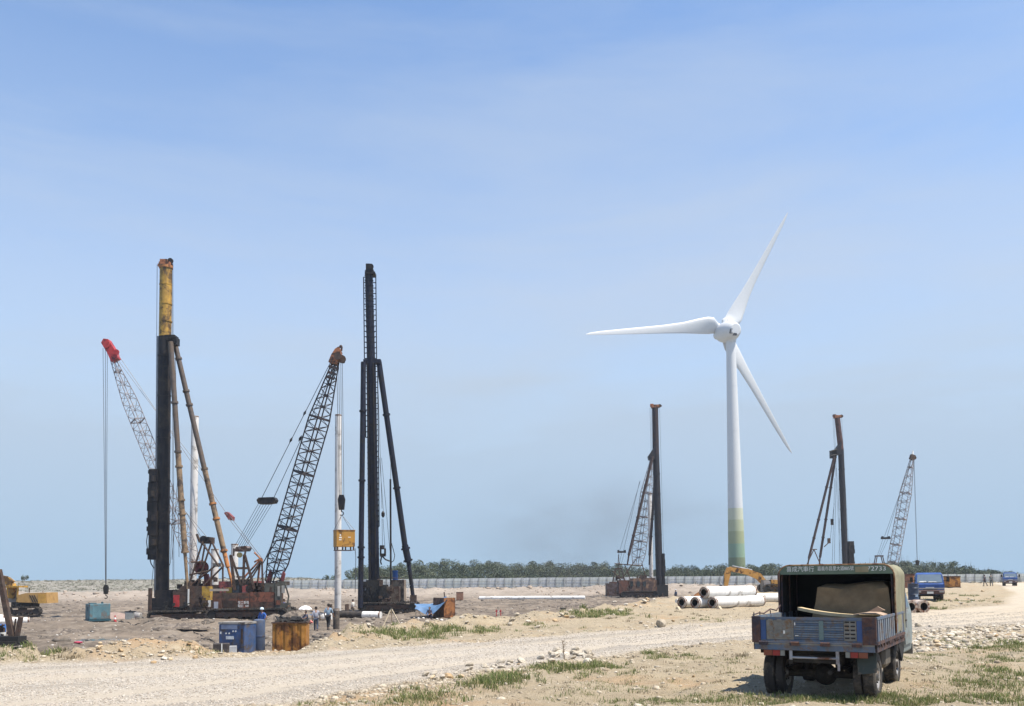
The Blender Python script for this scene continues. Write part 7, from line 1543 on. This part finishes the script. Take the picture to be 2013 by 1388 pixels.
person('worker in a pale grey shirt and blue jeans walking away, left of the pair', G(621, 64), R(8), (.30, .31, .36), DJ, 'walk', None, 1.02)
person('worker in a loose blue denim shirt and black trousers walking away, right of the pair', G(645, 64), R(-10), (.22, .30, .38), BK, 'walk', None, 1.07)
person('worker in blue overalls and pale helmet standing hands on hips behind the slate blue cylinder', G(515, 61), R(150), (.030, .10, .34), (.03, .09, .30), 'akimbo', (.55, .68, .80), 1.08)
person('worker in dark clothes sitting under the white umbrella', G(604, 72), R(130), (.06, .065, .10), (.07, .06, .07), 'sit')
o = bpy.data.objects.new('bag', stone_mesh('bag', 21, mat('pink_bag_cloth', (.52, .17, .15), .8), .8, 2)); COL.objects.link(o); o.location = G(610, 70.5, .15); o.scale = (.42, .35, .4); tag(o, 'red and pink bag on the ground beside the seated worker', 'bag')
person('worker in a white shirt bending at the foot of the standing pile', G(694, 89), R(70), (.55, .54, .50), (.22, .18, .14), 'stand')
person('worker in dark navy squatting in front of the tarpaulin shelter', G(847, 78), R(160), (.03, .035, .07), (.03, .03, .05), 'squat')
person('worker in grey blue clothes standing right of the rusty pile driver', G(1329, 131), R(120), (.10, .12, .16), (.07, .08, .11), 'stand', (.5, .5, .5))
person('worker in dark clothes on the far road, left of the pair by the fence', G(1937, 139), R(20), (.05, .06, .08), (.05, .05, .06), 'walk')
person('worker in grey green clothes on the far road, right of the pair by the fence', G(1949, 138), R(-15), (.12, .14, .14), (.06, .065, .07), 'walk', None, 1.05)
p = P(556, 1200, 81.3); person('crane operator in dark blue sitting in the cab of the brown crane', (p.x, p.y, P(556, 1203, 81.3).z), R(-90), (.06, .07, .16), (.05, .05, .09), 'sit')

# ------------------------------------------------------------------ exhaust smoke of the far pile driver, and the hazy air
def puff(name, c, rad, dens, label):
    bm = bmesh.new(); bmesh.ops.create_icosphere(bm, subdivisions=3, radius=1.0); me = bpy.data.meshes.new(name); bm.to_mesh(me); bm.free()
    o = bpy.data.objects.new(name, me); COL.objects.link(o); o.location = c; o.scale = rad
    m = bpy.data.materials.new(name); m.use_nodes = True; nt = m.node_tree; nt.nodes.remove(nt.nodes['Principled BSDF'])
    v = nt.nodes.new('ShaderNodeVolumePrincipled'); v.inputs['Color'].default_value = (.30, .28, .27, 1); v.inputs['Anisotropy'].default_value = .2
    tc = nt.nodes.new('ShaderNodeTexCoord'); ln = nt.nodes.new('ShaderNodeVectorMath'); ln.operation = 'LENGTH'; nt.links.new(tc.outputs['Object'], ln.inputs[0])
    fall = ramp(nt, ln.outputs['Value'], .1, 1.0, (1, 1, 1), (0, 0, 0)); nz = ramp(nt, noise(nt, tc.outputs['Object'], 1.9, 5, .6, .6), .38, .72)
    mu = nt.nodes.new('ShaderNodeMath'); mu.operation = 'MULTIPLY'; nt.links.new(fall, mu.inputs[0]); nt.links.new(nz, mu.inputs[1]); m2 = nt.nodes.new('ShaderNodeMath'); m2.operation = 'MULTIPLY'; nt.links.new(mu.outputs[0], m2.inputs[0]); m2.inputs[1].default_value = dens
    nt.links.new(m2.outputs[0], v.inputs['Density']); nt.links.new(v.outputs[0], nt.nodes['Material Output'].inputs['Volume'])
    me.materials.append(m); stuff(o); o['label'] = label
puff('smoke', P(1170, 1045, 162), (30, 9, 13), .085, 'thin grey exhaust smoke drifting round the rusty pile driver')
def haze():
    mb = MB(); mb.bb(-500, 500, -30, 640, -3.2, 112)
    m = bpy.data.materials.new('haze_air'); m.use_nodes = True; nt = m.node_tree; nt.nodes.remove(nt.nodes['Principled BSDF'])
    v = nt.nodes.new('ShaderNodeVolumePrincipled'); v.inputs['Color'].default_value = (.80, .88, 1.0, 1); v.inputs['Density'].default_value = .00025
    nt.links.new(v.outputs[0], nt.nodes['Material Output'].inputs['Volume'])
    o = mb.build('haze', m); stuff(o); o['label'] = 'thin pale haze in the air over the site'
haze()
bpy.data.scenes.remove(TMP)
